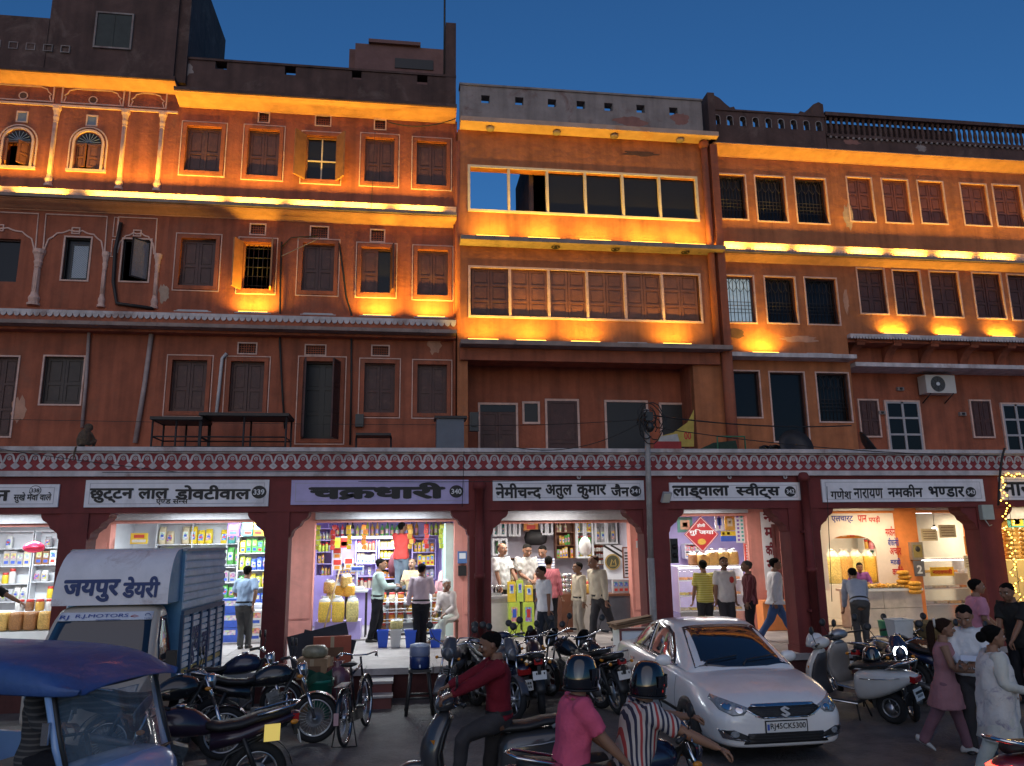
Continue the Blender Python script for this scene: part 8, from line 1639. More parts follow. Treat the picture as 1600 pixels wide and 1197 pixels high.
# cab
mb = MB(); rs2 = []
for x, w, z0, z1 in ((xf-.0,.74,.42,1.77),(xf+.35,.745,.42,1.79),(xf+.55,.745,.42,1.76),(xf+.75,.735,.42,1.40),(xf+.90,.72,.42,1.12),(xf+1.02,.70,.42,1.0),(xf+1.12,.66,.44,.86),(xf+1.15,.60,.48,.78)):
    h = [(0,z0),(w,z0),(w,z0+.1),(w,(z0+min(z1,1.05))/2),(w,min(z1,1.05)-.03),(w-(.10 if z1 > 1.2 else .04)*(max(z1-1.05,0)/.65),z1-.06),(w*.78,z1-.01),(0,z1)]
    rs2.append([(x, y, z) for y, z in h] + [(x, -y, z) for y, z in h[-2:0:-1]])
mb.rings(rs2); cabm = mb.build('cab', TC, t, mods=[('SUBSURF', dict(levels=2))]); CB = BVHTree.FromPolygons([v.co.copy() for v in cabm.data.vertices], [list(p.vertices) for p in cabm.data.polygons])
mb = MB(); drape(mb, CB, [(-.64,1.14),(.64,1.14),(.56,1.66),(-.56,1.66)], '+x', .006); mb.build('windscreen', AUTOG, t)
mb = MB(); drape(mb, CB, [(-.575,1.595),(.575,1.595),(.56,1.69),(-.56,1.69)], '+x', .012, step=.04); st_ = mb.build('windscreen_strip', mat('strip_white', (.62,.62,.68), .4, .05, 4), t)
def on_cab(s_, y0, y1, z0, z1, m_, nm='strip_lettering'):
    tm = text(s_, y0, y1, z0, z1, 0, .0); o_ = []
    for p in tm.v:
        h = CB.ray_cast(Vector((4, p[0], p[2])), Vector((-1,0,0)))[0]; o_.append(((h.x if h else xf+.6)+.026-p[1]*.4, p[0], p[2]))
    tm.v = o_; tm.build(nm, m_, st_)
BLT = mat('strip_blue_lettering', (.03,.06,.28), .5, 0)
on_cab('RJ', -.55, -.44, 1.612, 1.668, BLT); on_cab('R.J.MOTORS', -.36, .28, 1.627, 1.678, BLT); on_cab('~'.replace('~','—'), -.1, .2, 1.609, 1.615, BLT); on_cab('TATA', .48, .56, 1.609, 1.626, BLT)
mb = MB(); x_ = CB.ray_cast(Vector((4,.36,1.65)), Vector((-1,0,0)))[0].x+.03; mb.line([(.31,1.645),(.36,1.66),(.41,1.645),(.36,1.635),(.31,1.645)], .008, 0, .002); mb.v = [(x_, p[0], p[2]) for p in mb.v]; mb.build('strip_emblem', pm('red'), st_)
mb = MB(); cc = [(.52+.03*math.cos(a), 1.655+.022*math.sin(a)) for a in [math.pi*(-.1)+math.pi*1.2*k/10 for k in range(11)]]; mb.line(cc, .008, 0, .002); mb.v = [(x_-.0, p[0], p[2]) for p in mb.v]; mb.build('strip_emblem', BLT, st_)
for s, ax in ((1,'+y'),(-1,'-y')):
    mb = MB(); drape(mb, CB, [(xf+.12,1.06),(xf+.72,1.06),(xf+.66,1.34),(xf+.50,1.62),(xf+.12,1.64)], ax, .005); mb.build('side_window', AUTOG, t)
    mb = MB(); drape(mb, CB, [(xf+.10,.52),(xf+.108,.52),(xf+.108,1.60),(xf+.10,1.60)], ax, .002, step=.1); mb.build('door_gap', BLACK, t)
    mb = MB(); mb.tube([(xf+.70,s*.72,1.1),(xf+.78,s*.86,1.12)], .012, 6); mb.obox((xf+.78,s*.90,1.14),(.05,.12,.2)); mb.build('wing_mirror', PLASB, t)
    mb = MB(); drape(mb, CB, [(s*.38,.74),(s*.62,.74),(s*.64,.90),(s*.42,.86)], '+x', .006); mb.build('headlight', LAMPG, t)
    for x in (xf+.55, xr+.45): mb = MB(); mb.lathe([(.16,-.09),(.26,-.09),(.28,-.05),(.28,.05),(.26,.09),(.16,.09)], (x, s*.62, .28), 'y', 28); wh = mb.build('wheel', TYRE, t); mb = MB(); mb.lathe([(0,.05*s),(.08,.06*s),(.15,.03*s),(.165,.08*s),(.17,.08*s)], (x, s*.62, .28), 'y', 24); mb.build('rim', mat('grey_steel_rim', (.25,.25,.26), .5, .2, 6, metal=.5), wh)
mb = MB(); drape(mb, CB, [(-.34,.66),(.34,.66),(.34,.80),(-.34,.80)], '+x', .006); mb.build('grille', BLACK, t)
mb = MB(); mb.box(xr, xf+.3, -.35, .35, .35, zb-.05); mb.box(xr-.03, xr, -.7, .7, .40, .50); mb.build('chassis', BLACK, t)
# ---- blue electric rickshaw
t = thing('auto_rickshaw', 'blue auto rickshaw with a blue fabric canopy passing at the lower left', 'auto rickshaw', (-3.36, 7.66, 0), R(-24))
RB = mat('royal_blue_canopy', (.035,.085,.25), .55, .18, 4, .25, coat=.15, dirt=(.10,.13,.24), dsc=2, damt=.5); RP = mat('pale_blue_body_paint', (.22,.36,.62), .3, .06, 4, coat=.6); CLR = mat('clear_windscreen_plastic', (.30,.36,.40), .05, .3, 7, alpha=.34, spec=.8, coat=.5)
mb = MB(); rs = []
for x, z, zs_, w in ((-1.6,1.66,1.44,.60),(-1.2,1.66,1.40,.62),(-.5,1.66,1.39,.63),(.2,1.65,1.385,.63),(.65,1.625,1.38,.62),(.92,1.57,1.375,.60),(1.12,1.48,1.375,.57),(1.24,1.42,1.375,.53)):
    rs.append([(x, -w, zs_), (x, -w-.015, zs_+.08), (x, -w+.005, z-.07), (x, -w*.9, z-.03), (x, -w*.5, z-.008), (x, 0, z), (x, w*.5, z-.008), (x, w*.9, z-.03), (x, w-.005, z-.07), (x, w+.015, zs_+.08), (x, w, zs_)])
mb.rings(rs, 0, True, False, False); mb.build('canopy', RB, t, mods=[('SOLIDIFY', dict(thickness=.02)), ('SUBSURF', dict(levels=1))])
for s in (-1,1):
    for pt_ in ([(.95,s*.56,1.40),(1.08,s*.56,1.0),(1.20,s*.53,.72)], [(-1.5,s*.58,1.45),(-1.5,s*.58,.5)], [(-.45,s*.60,1.43),(-.45,s*.60,.5)]): mb = MB(); mb.tube(pt_, .034 if pt_[0][0] > 0 else .02, 8); mb.build('frame_tube', RP, t)
mb = MB(); rs = [[(x+.10*(1-(y/.55)**2), y, z) for y in (-.55,-.4,-.2,0,.2,.4,.55)] for x, z in ((.98,1.40),(1.08,1.1),(1.20,.80))]; mb.rings(rs, 0, True, False, False); mb.build('windscreen', CLR, t)
mb = MB(); mb.tube(rs[0]+[rs[1][-1]]+rs[2][::-1]+[rs[1][0], rs[0][0]], .022, 6); mb.build('windscreen_seal', PLASB, t)
mb = MB(); rs = []
for x, w, z0, z1 in ((.62,.60,.30,.74),(.95,.60,.30,.84),(1.22,.57,.32,.87),(1.40,.46,.36,.82),(1.49,.30,.40,.68),(1.50,.15,.44,.60)):
    rs.append([(x, w*(1 if math.cos(a) > 0 else -1)*abs(math.cos(a))**.6, (z0+z1)/2+(z1-z0)/2*(1 if math.sin(a) > 0 else -1)*abs(math.sin(a))**.6) for a in [2*math.pi*j/20 for j in range(20)]])
mb.rings(rs); mb.build('front_cowl', RP, t, mods=[('SUBSURF', dict(levels=1))])
mb = MB(); mb.lathe([(.08,0),(.075,.03),(.03,.05),(0,.052)], (1.49,0,.56), 'x', 16); mb.build('headlight', LAMPG, t)
mb = MB(); mb.box(-1.6,.9,-.58,.58,.26,.32); mb.box(-1.6,-.45,-.60,-.56,.32,.80); mb.box(-1.6,-.45,.56,.60,.32,.80); mb.box(-1.62,-1.58,-.58,.58,.32,.9); mb.build('body', RP, t)
mb = MB(); mb.box(-1.5,-.95,-.55,.55,.55,.68); mb.box(-1.55,-1.42,-.55,.55,.68,1.05); mb.box(-.2,.12,-.45,.45,.55,.68); mb.build('seat', SEATB, t)
for x, y in ((1.15,0),(-1.05,.5),(-1.05,-.5)): spoke_wheel(t, x, y, .23, .10, spokes=8)
mb = MB(); mb.tube([(1.0,0,.5),(.80,0,.98)], .02, 8); mb.tube([(.70,-.3,1.0),(.80,0,.98),(.70,.3,1.0)], .014, 8); mb.build('handlebar', PLASB, t)
mb = MB(); mb.obox((1.02,-.62,1.12),(.05,.03,.16),(0,0,R(20))); mb.build('mirror', CHROME, t)
l = (-3.05, 7.52, 0); person('person in a dark striped shirt driving the auto rickshaw, one hand forward', l, 69, 1.66, ((.30,-.60,1.04),(-.30,-.50,1.10)), ((.12,-.5,.33),(-.12,-.5,.33)), 6, pelv=(0,0,.76), sh=stripes('dark_ribbed_stripe', ((.03,.028,.03),(.03,.028,.03),(.10,.09,.085)), 22, 'z'), tr=BLKT, tuck=False, skin=1, fine=True)
# ---- cargo tricycle with basket
t = thing('cargo_cart', 'cart carrying a round brown basket beside the people at the right', 'cart', (8.55, 11.9, 0), R(8)); mb = MB(); mb.box(-.6,.6,-.4,.4,.86,.92); mb.build('deck', SHUT2, t)
for x in (-.35,.35): spoke_wheel(t, x, -.45, .32, .045, spokes=24, disc=False)
mb = MB()
for x in (-.55,.55):
    for y in (-.35,.35): mb.tube([(x,y,0),(x,y,.86)], .02, 6)
mb.build('frame', IRON, t)
mb = MB(); mb.lathe([(.30,0),(.36,.05),(.38,.22),(.40,.24),(.37,.25),(.34,.08),(0,.05)], n=24); solo('basket', mb, mat('woven_basket', (.30,.20,.08), .8, .3, 30, .6), 'round brown basket standing on the cart at the right', 'basket', base=(8.50, 11.75, .922))
mb = MB(); mb.rings([[(sx_*w_, sy_*w_*.8, zz) for sx_, sy_ in ((-1,-1),(1,-1),(1,1),(-1,1))] for zz, w_ in ((0,.14),(.26,.165),(.27,.175),(.29,.175),(.29,.15),(.05,.13))], 0, False); solo('plastic_box', mb, mat('white_plastic', (.6,.6,.58), .4, .08, 5), 'white plastic box on a stand beside the basket cart', 'box', base=(7.95, 12.0, .92))
t = thing('stand', 'dark stand under the white plastic box', 'stand', (7.95, 12.0, 0)); mb = MB(); mb.tube([(0,0,.02),(0,0,.90)], .05, 10); mb.box(-.2,.2,-.16,.16,.0,.03); mb.box(-.16,.16,-.13,.13,.89,.918); mb.build('post', IRON, t)
# ------------------------------------------------------------------ pole, wires, terrace clutter, street clutter
POLEM = mat('galvanised_pole', (.30,.27,.25), .6, .25, 5, .15, dirt=(.16,.10,.08), dsc=3, damt=.6); CABLE = mat('black_cable', (.012,.011,.011), .6, 0)
Yp = 13.25; X0 = PX(1013,700,Yp); X1 = PX(1020,940,Yp); zt = PZ(1010,640,Yp)
t = thing('utility_pole', 'grey metal utility pole with a tangle of cables at its top', 'pole', (X1, Yp, 0)); mb = MB(); mb.tube([(0,0,0),(0,0,2.2)], .06, 14); mb.tube([(0,0,2.2),(X0-X1,0,zt)], .05, 14); mb.lathe([(.09,0),(.09,.12)], n=14); mb.build('post', POLEM, t)
mb = MB(); rnd = random.Random(4)
for k in range(9):
    a = rnd.uniform(0,6.28); r_ = rnd.uniform(.10,.27); cx = X0-X1+rnd.uniform(-.1,.1); cz = zt-rnd.uniform(.0,.30)
    mb.tube([(cx+r_*math.cos(a+q)*(1+.2*math.sin(3*q)), -.1+.06*math.sin(q+k), cz-.12+r_*1.25*math.sin(a+q)) for q in [k_*.5 for k_ in range(10)]], .010, 5)
mb.build('cable_coil', CABLE, t); mb = MB(); mb.box(X0-X1-.06,X0-X1+.08,-.13,.0,zt-.22,zt-.06); mb.sphere((X0-X1+.02,-.09,zt-.33), .08, (1,1,1.2), 8); mb.build('junction_box', PLASB, t)
wn = 0
def wire(p, q, sag=.2, r=.008, label='', m=CABLE):
    p, q = Vector(p), Vector(q); n = 14; mb = MB(); mb.tube([(p+(q-p)*(i/n)-Vector((0,0,sag*4*(i/n)*(1-i/n))))-p for i in range(n+1)], r, 5); solo('cable', mb, m, label, 'cable', base=tuple(p))
def pw(px, py, Y): x, z = P(px, py, Y); return (x, Y, z)
wire(pw(1012,648,Yp), pw(1330,665,15.2), .1, .014, 'thick cable running from the utility pole to the right houses')
wire(pw(1010,655,Yp), pw(800,698,13.4), .25, .008, 'cable sagging from the utility pole over the frieze to the left')
wire(pw(-5,655,16.9), pw(700,664,16.9), .02, .006, 'thin cable along the left houses above the terrace'); wire(pw(700,664,16.9), pw(1010,655,Yp+.1), .05, .006, 'thin cable from the left houses to the utility pole')
wire(pw(-10,700,13.45), pw(280,738,13.45), .02, .006, 'thin cable slanting across the frieze at the left'); wire(pw(160,738,13.5), pw(1010,728,13.4), .03, .006, 'long thin cable across the middle frieze'); wire(pw(1015,745,13.3), pw(560,752,13.5), .04, .006, 'thin cable below the middle frieze ending at the pole')
wire(pw(1025,668,Yp), pw(1560,712,13.5), .12, .009, 'cable from the utility pole dipping along the right frieze'); wire(pw(725,705,13.45), pw(722,792,13.5), .05, .006, 'short cable hanging over the lilac sign'); wire(pw(1292,760,13.45), pw(1300,940,13.5), 0, .007, 'straight cable hanging by the right downpipe')
wire(pw(1570,700,13.45), pw(1560,790,13.5), -.15, .022, 'thick black cable loop at the end of the right sign')
wire(pw(605,190,16.9), pw(712,185,16.6), .16, .014, 'cable hanging below the cornice by the drain column'); wire(pw(440,400,17.0), pw(500,372,17.0), .0, .010, 'pale conduit slanting to the second floor vent', GREYP); wire(pw(586,205,17.05), pw(580,325,16.9), 0, .006, 'cable hanging across a lit shutter')
def conduit(pts, r, m, label): 
    b = pw(*pts[0]); mb = MB(); mb.tube([tuple(Vector(pw(*p))-Vector(b)) for p in pts], r, 8); solo('conduit', mb, m, label, 'pipe', base=b)
GP = mat('pinkish_grey_pipe', (.36,.27,.25), .6, .2, 6); YW = YF-.06
conduit([(139,520,YW),(134,600,YW),(128,668,YW)], .035, GP, 'thin pipe beside the small black shutter window'); conduit([(238,512,YW),(226,600,YW),(211,692,YW)], .05, GP, 'slanting pipe left of the framed shutter windows')
conduit([(354,552,YW),(347,560,YW),(342,610,YW),(337,655,YW)], .035, mat('white_pipe', (.5,.47,.47), .5, .2, 6), 'white pipe between two first floor shutters'); conduit([(189,348,YW),(180,390,YW),(177,440,YW),(182,474,YW),(240,482,YW)], .04, IRON, 'black hose hanging along the ornate house')
conduit([(440,378,YW),(438,450,YW),(437,530,YW),(441,610,YW),(445,670,YW)], .022, CABLE, 'bundle of black cables left of the doorway'); conduit([(495,369,YW),(455,371,YW),(441,385,YW)], .014, CABLE, 'cable arching from a vent on the second floor'); conduit([(530,380,YW),(537,430,YW),(541,465,YW),(549,490,YW),(549,600,YW),(547,695,YW)], .022, CABLE, 'black cable running down right of the doorway')
# monkey sitting on the frieze coping
FUR = mat('brown_grey_fur', (.13,.085,.055), .95, .4, 22, .8); bx, bz = PX(131,697,13.75), 4.15
t = thing('animal', 'brown monkey sitting on the frieze coping with its tail hanging down', 'animal', (bx, 13.75, bz), R(170), scale=.82); mb = MB()
mb.tube([(0,.02,.06),(0,.03,.16),(0,0,.27),(0,-.05,.36),(0,-.07,.40)], [.12,.135,.12,.085,.06], 14); mb.sphere((0,-.10,.44), .085, (1,1.05,1), 12); mb.sphere((0,-.18,.42), .042, (1,1.2,.8), 8)
for s in (-1,1):
    mb.sphere((s*.08,-.09,.46), .025, (.5,1,1), 6); mb.tube([(s*.09,-.03,.31),(s*.13,-.12,.18),(s*.10,-.18,.04),(s*.10,-.22,.02)], [.04,.034,.026,.02], 8); mb.tube([(s*.09,.0,.08),(s*.14,-.15,.16),(s*.12,-.12,.03),(s*.12,-.22,.02)], [.055,.05,.032,.02], 8)
mb.tube([(0,.12,.05),(0,.18,.03),(.01,.26,-.03),(.01,.28,-.15),(.02,.27,-.26)], [.026,.024,.02,.018,.012], 8)
mb.build('body', FUR, t, mods=[('REMESH', dict(mode='VOXEL', voxel_size=.012, use_smooth_shade=True))])
# terrace clutter, behind the coping
def tbox(name, label, cat, px, Y, m, dep=.4, extra=None):
    x0, x1, z0, z1 = R4(px, Y); z0 = min(z0, 4.1); t = thing(name, label, cat, ((x0+x1)/2, Y, z0)); mb = MB(); mb.box(x0, x1, Y, Y+dep, z0, z1); _bw(mb, 'body', m, t); mb = MB(); mb.box(x0-.04, x1+.06, Y-.05, Y+dep+.04, z1, z1+.05); _bw(mb, 'lid', IRON, t); return t, x0, x1, z0, z1
tbox('metal_cabinet', 'blue grey metal cabinet standing on the terrace', 'cabinet', (682,654,725,700), 15.2, mat('blue_grey_metal', (.085,.10,.13), .5, .15, 4))
t = thing('metal_cage', 'black iron cage frames on the terrace below the shutters', 'cage', (PX(340,670,15.6), 15.6, 4.0)); mb = MB()
for a, b, zt_ in ((238,312,656),(314,447,650)):
    xa, xb, z1 = PX(a,670,15.6), PX(b,670,15.6), PZ((a+b)/2,zt_,15.6)
    for x in (xa, (xa+xb)/2, xb):
        for y in (15.6, 16.3): mb.tube([(x,y,4.0),(x,y,z1)], .02, 6)
    for z in (4.2, 4.4, 4.6, z1): mb.tube([(xa,15.6,z),(xb,15.6,z),(xb,16.3,z),(xa,16.3,z),(xa,15.6,z)], .015, 6)
    mb.box(xa-.05, xb+.05, 15.55, 16.35, z1, z1+.06)
_bw(mb, 'frame', IRON, t)
t = thing('wall_meter', 'dark meter box with a cable under the first floor shutter', 'meter box', (PX(562,660,YF), YF, PZ(562,668,YF))); mb = MB(); mb.box(-.09,.09,-.14,-.0,0,.28); mb.build('case', PLASB, t)
t = thing('wall_meter', 'black meter box in the recess beside the panelled door', 'meter box', (PX(740,660,16.9), 16.9, PZ(740,675,16.9))); mb = MB(); mb.box(-.1,.1,-.16,-.0,0,.42); mb.box(-.06,.06,-.2,-.16,.1,.3); mb.build('case', PLASB, t)
t = thing('wall_shelf', 'dark iron shelf frame below the meter box', 'shelf', (PX(585,690,16.6), 16.6, 4.0)); a, b, z1 = PX(557,690,16.6), PX(611,690,16.6), PZ(585,683,16.6); mb = MB(); mb.box(a,b,16.3,16.8,z1,z1+.05)
for x in (a,b): mb.tube([(x,16.5,4.0),(x,16.5,z1)], .02, 6)
_bw(mb, 'frame', IRON, t)
t = thing('satellite_dish', 'round dark satellite dish on the right terrace', 'dish', (PX(1240,690,14.6), 14.6, 4.0)); mb = MB(); mb.lathe([(.0,.0),(.2,.03),(.36,.10),(.36,.115),(.2,.045),(0,.015)], n=22); M_ = Matrix.Translation((0,0,.30)) @ Matrix.Rotation(R(72), 4, 'X'); mb.xf(M_); mb.build('dish', IRON, t); mb = MB(); mb.tube([(0,.05,0),(0,.05,.3)], .03, 8); mb.build('mast', IRON, t)
t = thing('satellite_dish', 'grey tilted satellite dish beside the right terrace doors', 'dish', (PX(1352,690,14.6), 14.6, 4.0)); mb = MB(); mb.lathe([(.0,.0),(.2,.03),(.36,.10),(.36,.115),(.2,.045),(0,.015)], n=22); M_ = Matrix.Translation((0,0,.28)) @ Matrix.Rotation(R(-25), 4, 'Z') @ Matrix.Rotation(R(60), 4, 'Y'); mb.xf(M_); mb.build('dish', IRON, t); mb = MB(); mb.tube([(0,.05,0),(0,.05,.3)], .03, 8); mb.build('mast', IRON, t)
mb = MB(); rnd = random.Random(8)
for k in range(14): q = rnd.uniform(0,6.28); mb.tube([(.3*math.cos(q+j*.6)*rnd.uniform(.7,1.3), .15*math.sin(q+j*.9), .15+.22*abs(math.sin(q+j*.5))) for j in range(8)], .022, 6)
solo('cable_heap', mb, CABLE, 'heap of black cables and rope on the right terrace', 'cables', base=(PX(1205,680,14.9), 14.9, 4.0))
t = thing('green_frame', 'green metal frame with dark net on the terrace right of the pole', 'frame', (PX(1140,690,14.3), 14.3, 4.0)); a, b = PX(1121,690,14.3), PX(1164,690,14.3); mb = MB(); z1 = PZ(1140,682,14.3); mb.tube([(a,14.3,4.0),(a,14.3,z1),(b,14.3,z1),(b,14.3,4.0)], .02, 6); _bw(mb, 'frame', mat('green_metal_paint', (.02,.14,.07), .5, .1, 5), t); mb = MB(); mb.add([(PX(1060,700,14.3),14.35,4.05),(b-.1,14.35,4.05),(b-.1,14.5,z1-.05),(a,14.5,z1-.1)], [(0,1,2,3)]); _bw(mb, 'net', mat('dark_green_net', (.02,.04,.025), .9, .3, 30), t)
Yb = 16.4; t = thing('torn_banner', 'torn yellow and white banner hanging in the recess right of the pole', 'banner', (PX(1060,660,Yb), Yb, PZ(1060,696,Yb))); mb = MB()
q_ = lambda px, py: (PX(px,py,Yb), PZ(px,py,Yb)); mb.prism([q_(1026,698),q_(1084,698),q_(1084,640),q_(1074,660),q_(1052,676),q_(1030,682)], Yb-.01, Yb, 0); mb.prism([q_(1028,690),q_(1062,692),q_(1058,678),q_(1032,682)], Yb-.014, Yb-.011, 1); mb.prism([q_(1021,702),q_(1064,702),q_(1064,690),q_(1021,690)], Yb-.03, Yb-.016, 2); _bw(mb, 'sheet', [mat('faded_yellow_banner', (.42,.30,.06), .8, .2, 4), mat('faded_white_banner', (.40,.38,.36), .8, .2, 6), mat('faded_red_banner', (.30,.03,.03), .8, .2, 5)], t); a = q_(1069,687); b = q_(1079,675); _bw(text('00', a[0], b[0], a[1], b[1], Yb-.012, .03), 'lettering', RDL, t)
# air conditioner and small fittings at the right
YL = YF+.55; x0, x1, z0, z1 = R4((1447,586,1493,614), YL-.35); t = thing('air_conditioner', 'white air conditioner unit on the wall under the white slab', 'air conditioner', ((x0+x1)/2, YL, z0)); mb = MB(); mb.box(x0, x1, YL-.35, YL-.05, z0, z1); _bw(mb, 'case', mat('cream_metal_case', (.52,.48,.44), .5, .06, 5), t); cx, cz, r_ = x0+(x1-x0)*.40, (z0+z1)/2, (z1-z0)*.42; mb = MB()
for k in range(1,6): mb.torus((cx, YL-.355, cz), r_*k/5, .006, 'y', 24, 5)
for k in range(8): mb.tube([(cx,YL-.355,cz),(cx+r_*math.cos(k*math.pi/4),YL-.355,cz+r_*math.sin(k*math.pi/4))], .006, 5)
mb.prism([(cx+r_*math.cos(q), cz+r_*math.sin(q)) for q in [2*math.pi*k/24 for k in range(24)]], YL-.353, YL-.351, 1); mb.lathe([(0,-.015),(.05,-.01),(.05,.0)], (cx, YL-.355, cz), 'y', 12, 2); _bw(mb, 'fan_grille', [PLASB, mat('fan_shadow_grey', (.09,.09,.09), .6, .1, 5), SHW], t)
mb = MB(); [mb.tube([(x,YL,z0-.2),(x,YL-.36,z0-.01)], .015, 5) for x in (x0+.1, x1-.1)]; _bw(mb, 'bracket', IRON, t)
for px, py, lb in ((1405,608,'small grey camera fixture above the glazed door'),(1502,647,'small grey switch box right of the glazed door'),(1376,645,'small pale meter strip left of the glazed door')): mb = MB(); mb.box(-.09,.09,-.07,0,0,.09); mb.box(-.03,.03,-.1,-.07,.02,.07,1); solo('wall_fixture', mb, [GREYP, BLACK], lb, 'fixture', base=(PX(px,py,YL), YL-.002, PZ(px,py+3,YL)))
mb = MB(); mb.obox((0,0,0),(.17,.05,.20),(R(30),0,R(15))); mb.obox((0,-.028,-.015),(.14,.01,.16),(R(30),0,R(15)),1); mb.tube([(0,.02,.02),(.05,.12,.03)], .015, 6); solo('flood_light', mb, [LEDOFF, mat('cream_lamp_glass', (.62,.58,.5), .3, .05, 5)], 'pale square flood light beside the utility pole', 'flood light', base=(PX(1041,777,YA-.13), YA-.13, PZ(1041,777,YA-.13)))
mb = MB(); mb.box(-.12,.12,-.1,0,0,.28); mb.tube([(-.05,-.05,0),(0,-.08,-.12),(.08,-.05,-.1)], .01, 5); solo('junction_box', mb, mat('pale_green_box', (.42,.44,.38), .5, .1, 5), 'pale grey junction box on the last column', 'junction box', base=(PX(1541,810,YA+.0), YA+.025, PZ(1541,812,YA)))
for i, px in enumerate((904,1061,1139,1226)): mb = MB(); mb.torus((0,-.02,0), .03, .011, 'y', 14, 6); mb.tube([(0,.02,0),(0,-.02,-.02)], .01, 5); solo('hook_ring', mb, FWHT, '%s pale ring hook from the left above the arcade signs' % ORD[i], 'hook', 'ring hooks above the arcade signs', base=(PX(px,745.5,YA), YA-.005, PZ(px,745.5,YA)))
# ---- street clutter
STEPM = mat('maroon_step_paint', (.16,.05,.045), .7, .2, 4, .2); t = thing('steps', 'small maroon steps with worn stone tops below the lilac shop', 'steps', (.0, 13.3, 0)); mb = MB(); a, b = PX(572,1080,13.2), PX(612,1080,13.2); mb.box(a-.05, b, 13.12, YA-.001, .001, .32); mb.box(a-.05, b, 12.82, 13.119, .001, .16); _bw(mb, 'risers', STEPM, t); mb = MB(); mb.box(a-.07, b+.02, 13.10, YA-.002, .321, .36); mb.box(a-.07, b+.02, 12.80, 13.118, .161, .19); _bw(mb, 'treads', STONE, t)
CARD = mat('brown_cardboard', (.32,.19,.10), .85, .15, 5, .1); X, Yc = PX(505,1040,13.2), 13.15
def carton(label, x, y, z, w, d, h, rz, m=CARD, gr=None): mb = MB(); mb.box(-w/2,w/2,-d/2,d/2,0,h); mb.box(-.03,.03,-d/2-.002,-d/2,0,h,1); mb.box(-w*.3,w*.3,-d/2-.003,-d/2-.001,h*.35,h*.65,2); return solo('carton', mb, [m, mat('packing_tape', (.42,.30,.18), .4, .1, 6), mat('carton_print', (.16,.08,.04), .8, .1, 5)], label, 'carton', gr, base=(x,y,z), rz=R(rz))
carton('lower brown carton in the stack beside the column', PX(495,1070,13.0), 13.05, .001, .46, .4, .46, 4); carton('upper brown carton with dark print in the stack beside the column', PX(490,1030,13.0), 13.05, .462, .46, .38, .30, -3)
carton('large red printed carton leaning behind the brown cartons', PX(518,1020,13.75), 13.85, ZP+.02, .62, .12, .5, 5, mat('red_print_carton', (.36,.08,.04), .7, .15, 5)); 
mb = MB(); rs = [[(.2*w_*math.cos(q), .14*w_*math.sin(q)*(1+.1*math.sin(4*q)), z) for q in [2*math.pi*j/14 for j in range(14)]] for z, w_ in ((0,.8),(.04,1),(.12,1.02),(.18,.7))]; mb.rings(rs); solo('packet_bundle', mb, mat('olive_packet_wrap', (.25,.22,.14), .4, .3, 14, coat=.3), 'clear wrapped bundle of olive packets on the upper carton', 'bundle', base=(PX(492,1012,13.0), 13.05, .764))
mb = MB(); mb.obox((0,0,.30),(1.0,.02,.62),(R(-12),R(-12),R(8))); mb.obox((.1,.1,.25),(.9,.02,.5),(R(-8),R(14),R(5))); solo('flattened_cartons', mb, mat('dark_grey_card', (.035,.035,.042), .8, .2, 5), 'dark flattened sheets leaning by the column of the lilac shop', 'card sheets', base=(PX(500,1010,13.95), 13.98, ZP+.02))
mb = MB(); rs = [[(.22*w_*math.cos(q)*(1+.06*math.sin(5*q+z*9)), .2*w_*math.sin(q), z) for q in [2*math.pi*j/20 for j in range(20)]] for z, w_ in ((0,.85),(.06,1),(.3,1.05),(.52,1),(.62,.75),(.66,.3),(.72,.42))]; mb.rings(rs); o = solo('plastic_sack', mb, mat('purple_clear_sack', (.13,.035,.045), .2, .4, 12, .3, coat=.9), 'shiny purple plastic sack standing beside the bicycle', 'sack', base=(PX(527,1085,12.95), 12.9, .002)); wrinkle(o, .012, 30, 2)
BIN = mat('green_plastic_bin', (.01,.17,.11), .4, .1, 5); mb = MB(); mb.lathe([(.15,0),(.19,.5),(.21,.51),(.21,.55),(.185,.55),(.14,.05)], n=22); t = thing('waste_bin', 'green plastic bin with a liner behind the parked motorcycle', 'bin', (PX(499,1100,12.4), 12.35, 0)); mb.build('body', BIN, t); mb = MB(); rs = [[((.20+.03*math.sin(4*q+z*7))*math.cos(q), (.20+.03*math.cos(3*q))*math.sin(q), z+.05*math.sin(3*q)) for q in [2*math.pi*j/20 for j in range(20)]] for z in (.50,.57,.63)]; mb.rings(rs, 0, True, False); mb.build('liner', mat('dark_green_liner', (.02,.08,.05), .3, .2, 9, coat=.5), t)
mb = MB(); mb.lathe([(.15,0),(.17,.3),(.18,.31),(.16,.31),(.13,.04)], n=18); solo('waste_bin', mb, BIN, 'dull green bin before the marble counter', 'bin', base=(PX(1388,1000,15.6), 15.6, ZP+.012))
X, Yc = G(655,1114); t = thing('tall_stool', 'tall black stool carrying the blue water cooler', 'stool', (X, Yc, 0)); mb = MB(); mb.box(-.17,.17,-.17,.17,.60,.64); mb.build('seat', PLASB, t)
for a, b in ((-1,-1),(1,-1),(1,1),(-1,1)): mb = MB(); mb.tube([(a*.2,b*.2,0),(a*.13,b*.13,.60)], .026, 8); mb.build('leg', PLASB, t)
mb = MB(); [mb.tube([(-.175,y,.24),(.175,y,.24)], .016, 6) for y in (-.175,.175)]; [mb.tube([(x,-.175,.24),(x,.175,.24)], .016, 6) for x in (-.175,.175)]; mb.build('stretcher', PLASB, t)
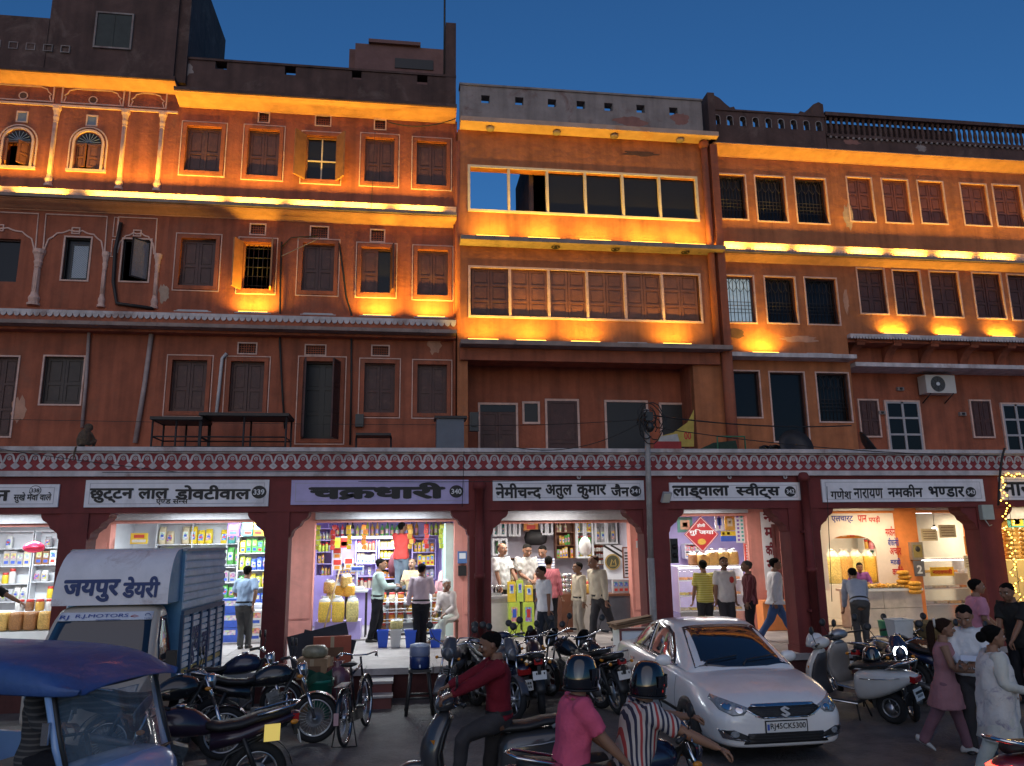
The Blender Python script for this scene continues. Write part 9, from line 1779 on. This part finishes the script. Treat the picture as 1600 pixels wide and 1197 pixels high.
t = thing('water_cooler', 'blue water jug with a pale lid on the tall black stool', 'water cooler', (X, Yc, .641)); mb = MB(); mb.lathe([(.14,0),(.155,.02),(.155,.17),(.15,.18)], n=22); mb.build('jug', mat('navy_plastic', (.012,.03,.13), .35, .08, 5, coat=.3), t); mb = MB(); mb.lathe([(.15,.18),(.155,.2),(.155,.31),(.148,.32)], n=22); mb.build('upper_band', mat('grey_blue_plastic', (.16,.19,.30), .4, .1, 5), t); mb = MB(); mb.lathe([(.15,.32),(.15,.345),(.06,.365),(0,.367)], n=22); mb.build('lid', mat('speckled_pale_lid', (.5,.55,.65), .4, .3, 20), t); mb = MB(); mb.tube([(0,-.15,.06),(0,-.19,.06),(0,-.195,.03)], .014, 6); mb.build('tap', SHW, t)
Yl = YA-.0; x0, x1, z0, z1 = R4((1249,918,1277,1013), 14.0); t = thing('menu_board', 'leaning board with लस्सी and drawings of two glasses by the right column', 'board', ((x0+x1)/2, 14.0, ZP+.01)); w_, h_ = (x1-x0)/2, 1.05; mb = MB(); mb.box(-w_,w_,-.02,0,0,h_); mb.frame(-w_-.02,w_+.02,-.005,h_+.02,-.03,.01,.03,1); mb.build('board', [mat('cream_menu_board', (.42,.36,.27), .7, .15, 5), SHUT2], t); text('लस~सी', -w_*.8, w_*.8, .58, .70, -.021, .04).build('lettering', BLU, t)
for s in (-.5,.5): mb = MB(); mb.prism([(s*w_-.05,.28),(s*w_+.05,.28),(s*w_+.07,.52),(s*w_-.07,.52)], -.025, -.0215); mb.build('painted_glass', mat('dark_green_print', (.05,.07,.05), .7, .2, 6), t)
mb = MB(); mb.box(-w_*.8,w_*.8,-.025,-.0215,.06,.2); mb.build('painted_strip', BLACK, t); t.rotation_euler = (R(-8), 0, R(14))
mb = MB(); rnd = random.Random(3); [mb.obox((rnd.uniform(-.04,.04),rnd.uniform(-.04,.04),.012*k),(.62,.45,.007),(R(rnd.uniform(-5,5)),R(-9+rnd.uniform(-3,3)),R(rnd.uniform(-9,9)))) for k in range(8)]; solo('flattened_cartons', mb, CARD, 'stack of flattened brown cartons on the handcart behind the white car', 'card sheets', base=(PX(985,965,13.3), 13.3, 1.10))
t = thing('handcart', 'pale handcart box behind the white car carrying flattened cartons', 'handcart', (PX(990,990,13.3), 13.3, 0)); mb = MB(); mb.box(-.3,.3,-.25,.25,.5,1.03); mb.build('box', TILE, t); mb = MB(); mb.frame(-.32,.32,.45,1.06,-.28,-.25,.035); mb.build('frame', STEPM, t)
for x in (-.27,.27):
    for y in (-.2,.2): MB().tube([(x,y,0),(x,y,.5)], .02, 6).build('leg', STEPM, t)
mb = MB(); mb.obox((0,0,.35),(.16,.04,.72),(R(-10),R(4),0)); mb.obox((.12,.02,.3),(.12,.05,.6),(R(-8),R(8),0)); solo('wooden_planks', mb, SHUT2, 'dark wooden planks leaning against the column beside the sweet shop', 'planks', base=(PX(1040,960,14.2), 14.15, ZP+.02))
mb = MB(); mb.box(-.07,.07,-.05,.05,0,.45); mb.lathe([(.05,0),(.04,.02)], (0,-.06,.3), 'y', 10); mb.lathe([(.05,0),(.04,.02)], (0,-.06,.14), 'y', 10); solo('loudspeaker', mb, PLASB, 'small black loudspeaker on the column edge by the sweet shop', 'speaker', base=(PX(1054,875,YA+.5), YA+.52, PZ(1054,880,YA+.5)))
mb = MB(); mb.box(-.1,.1,-.04,.02,0,.16); mb.prism([(-.12,.16),(.12,.16),(0,.30)], -.06, .03, 1); mb.tube([(0,0,.3),(0,0,.5)], .008, 5, 1); solo('hanging_lantern', mb, [LEDOFF, pm('red')], 'small lantern with a red roof hanging on the pink jamb by the pole', 'lantern', base=(PX(1001,855,17.3), 17.3, PZ(1001,856,17.3)))
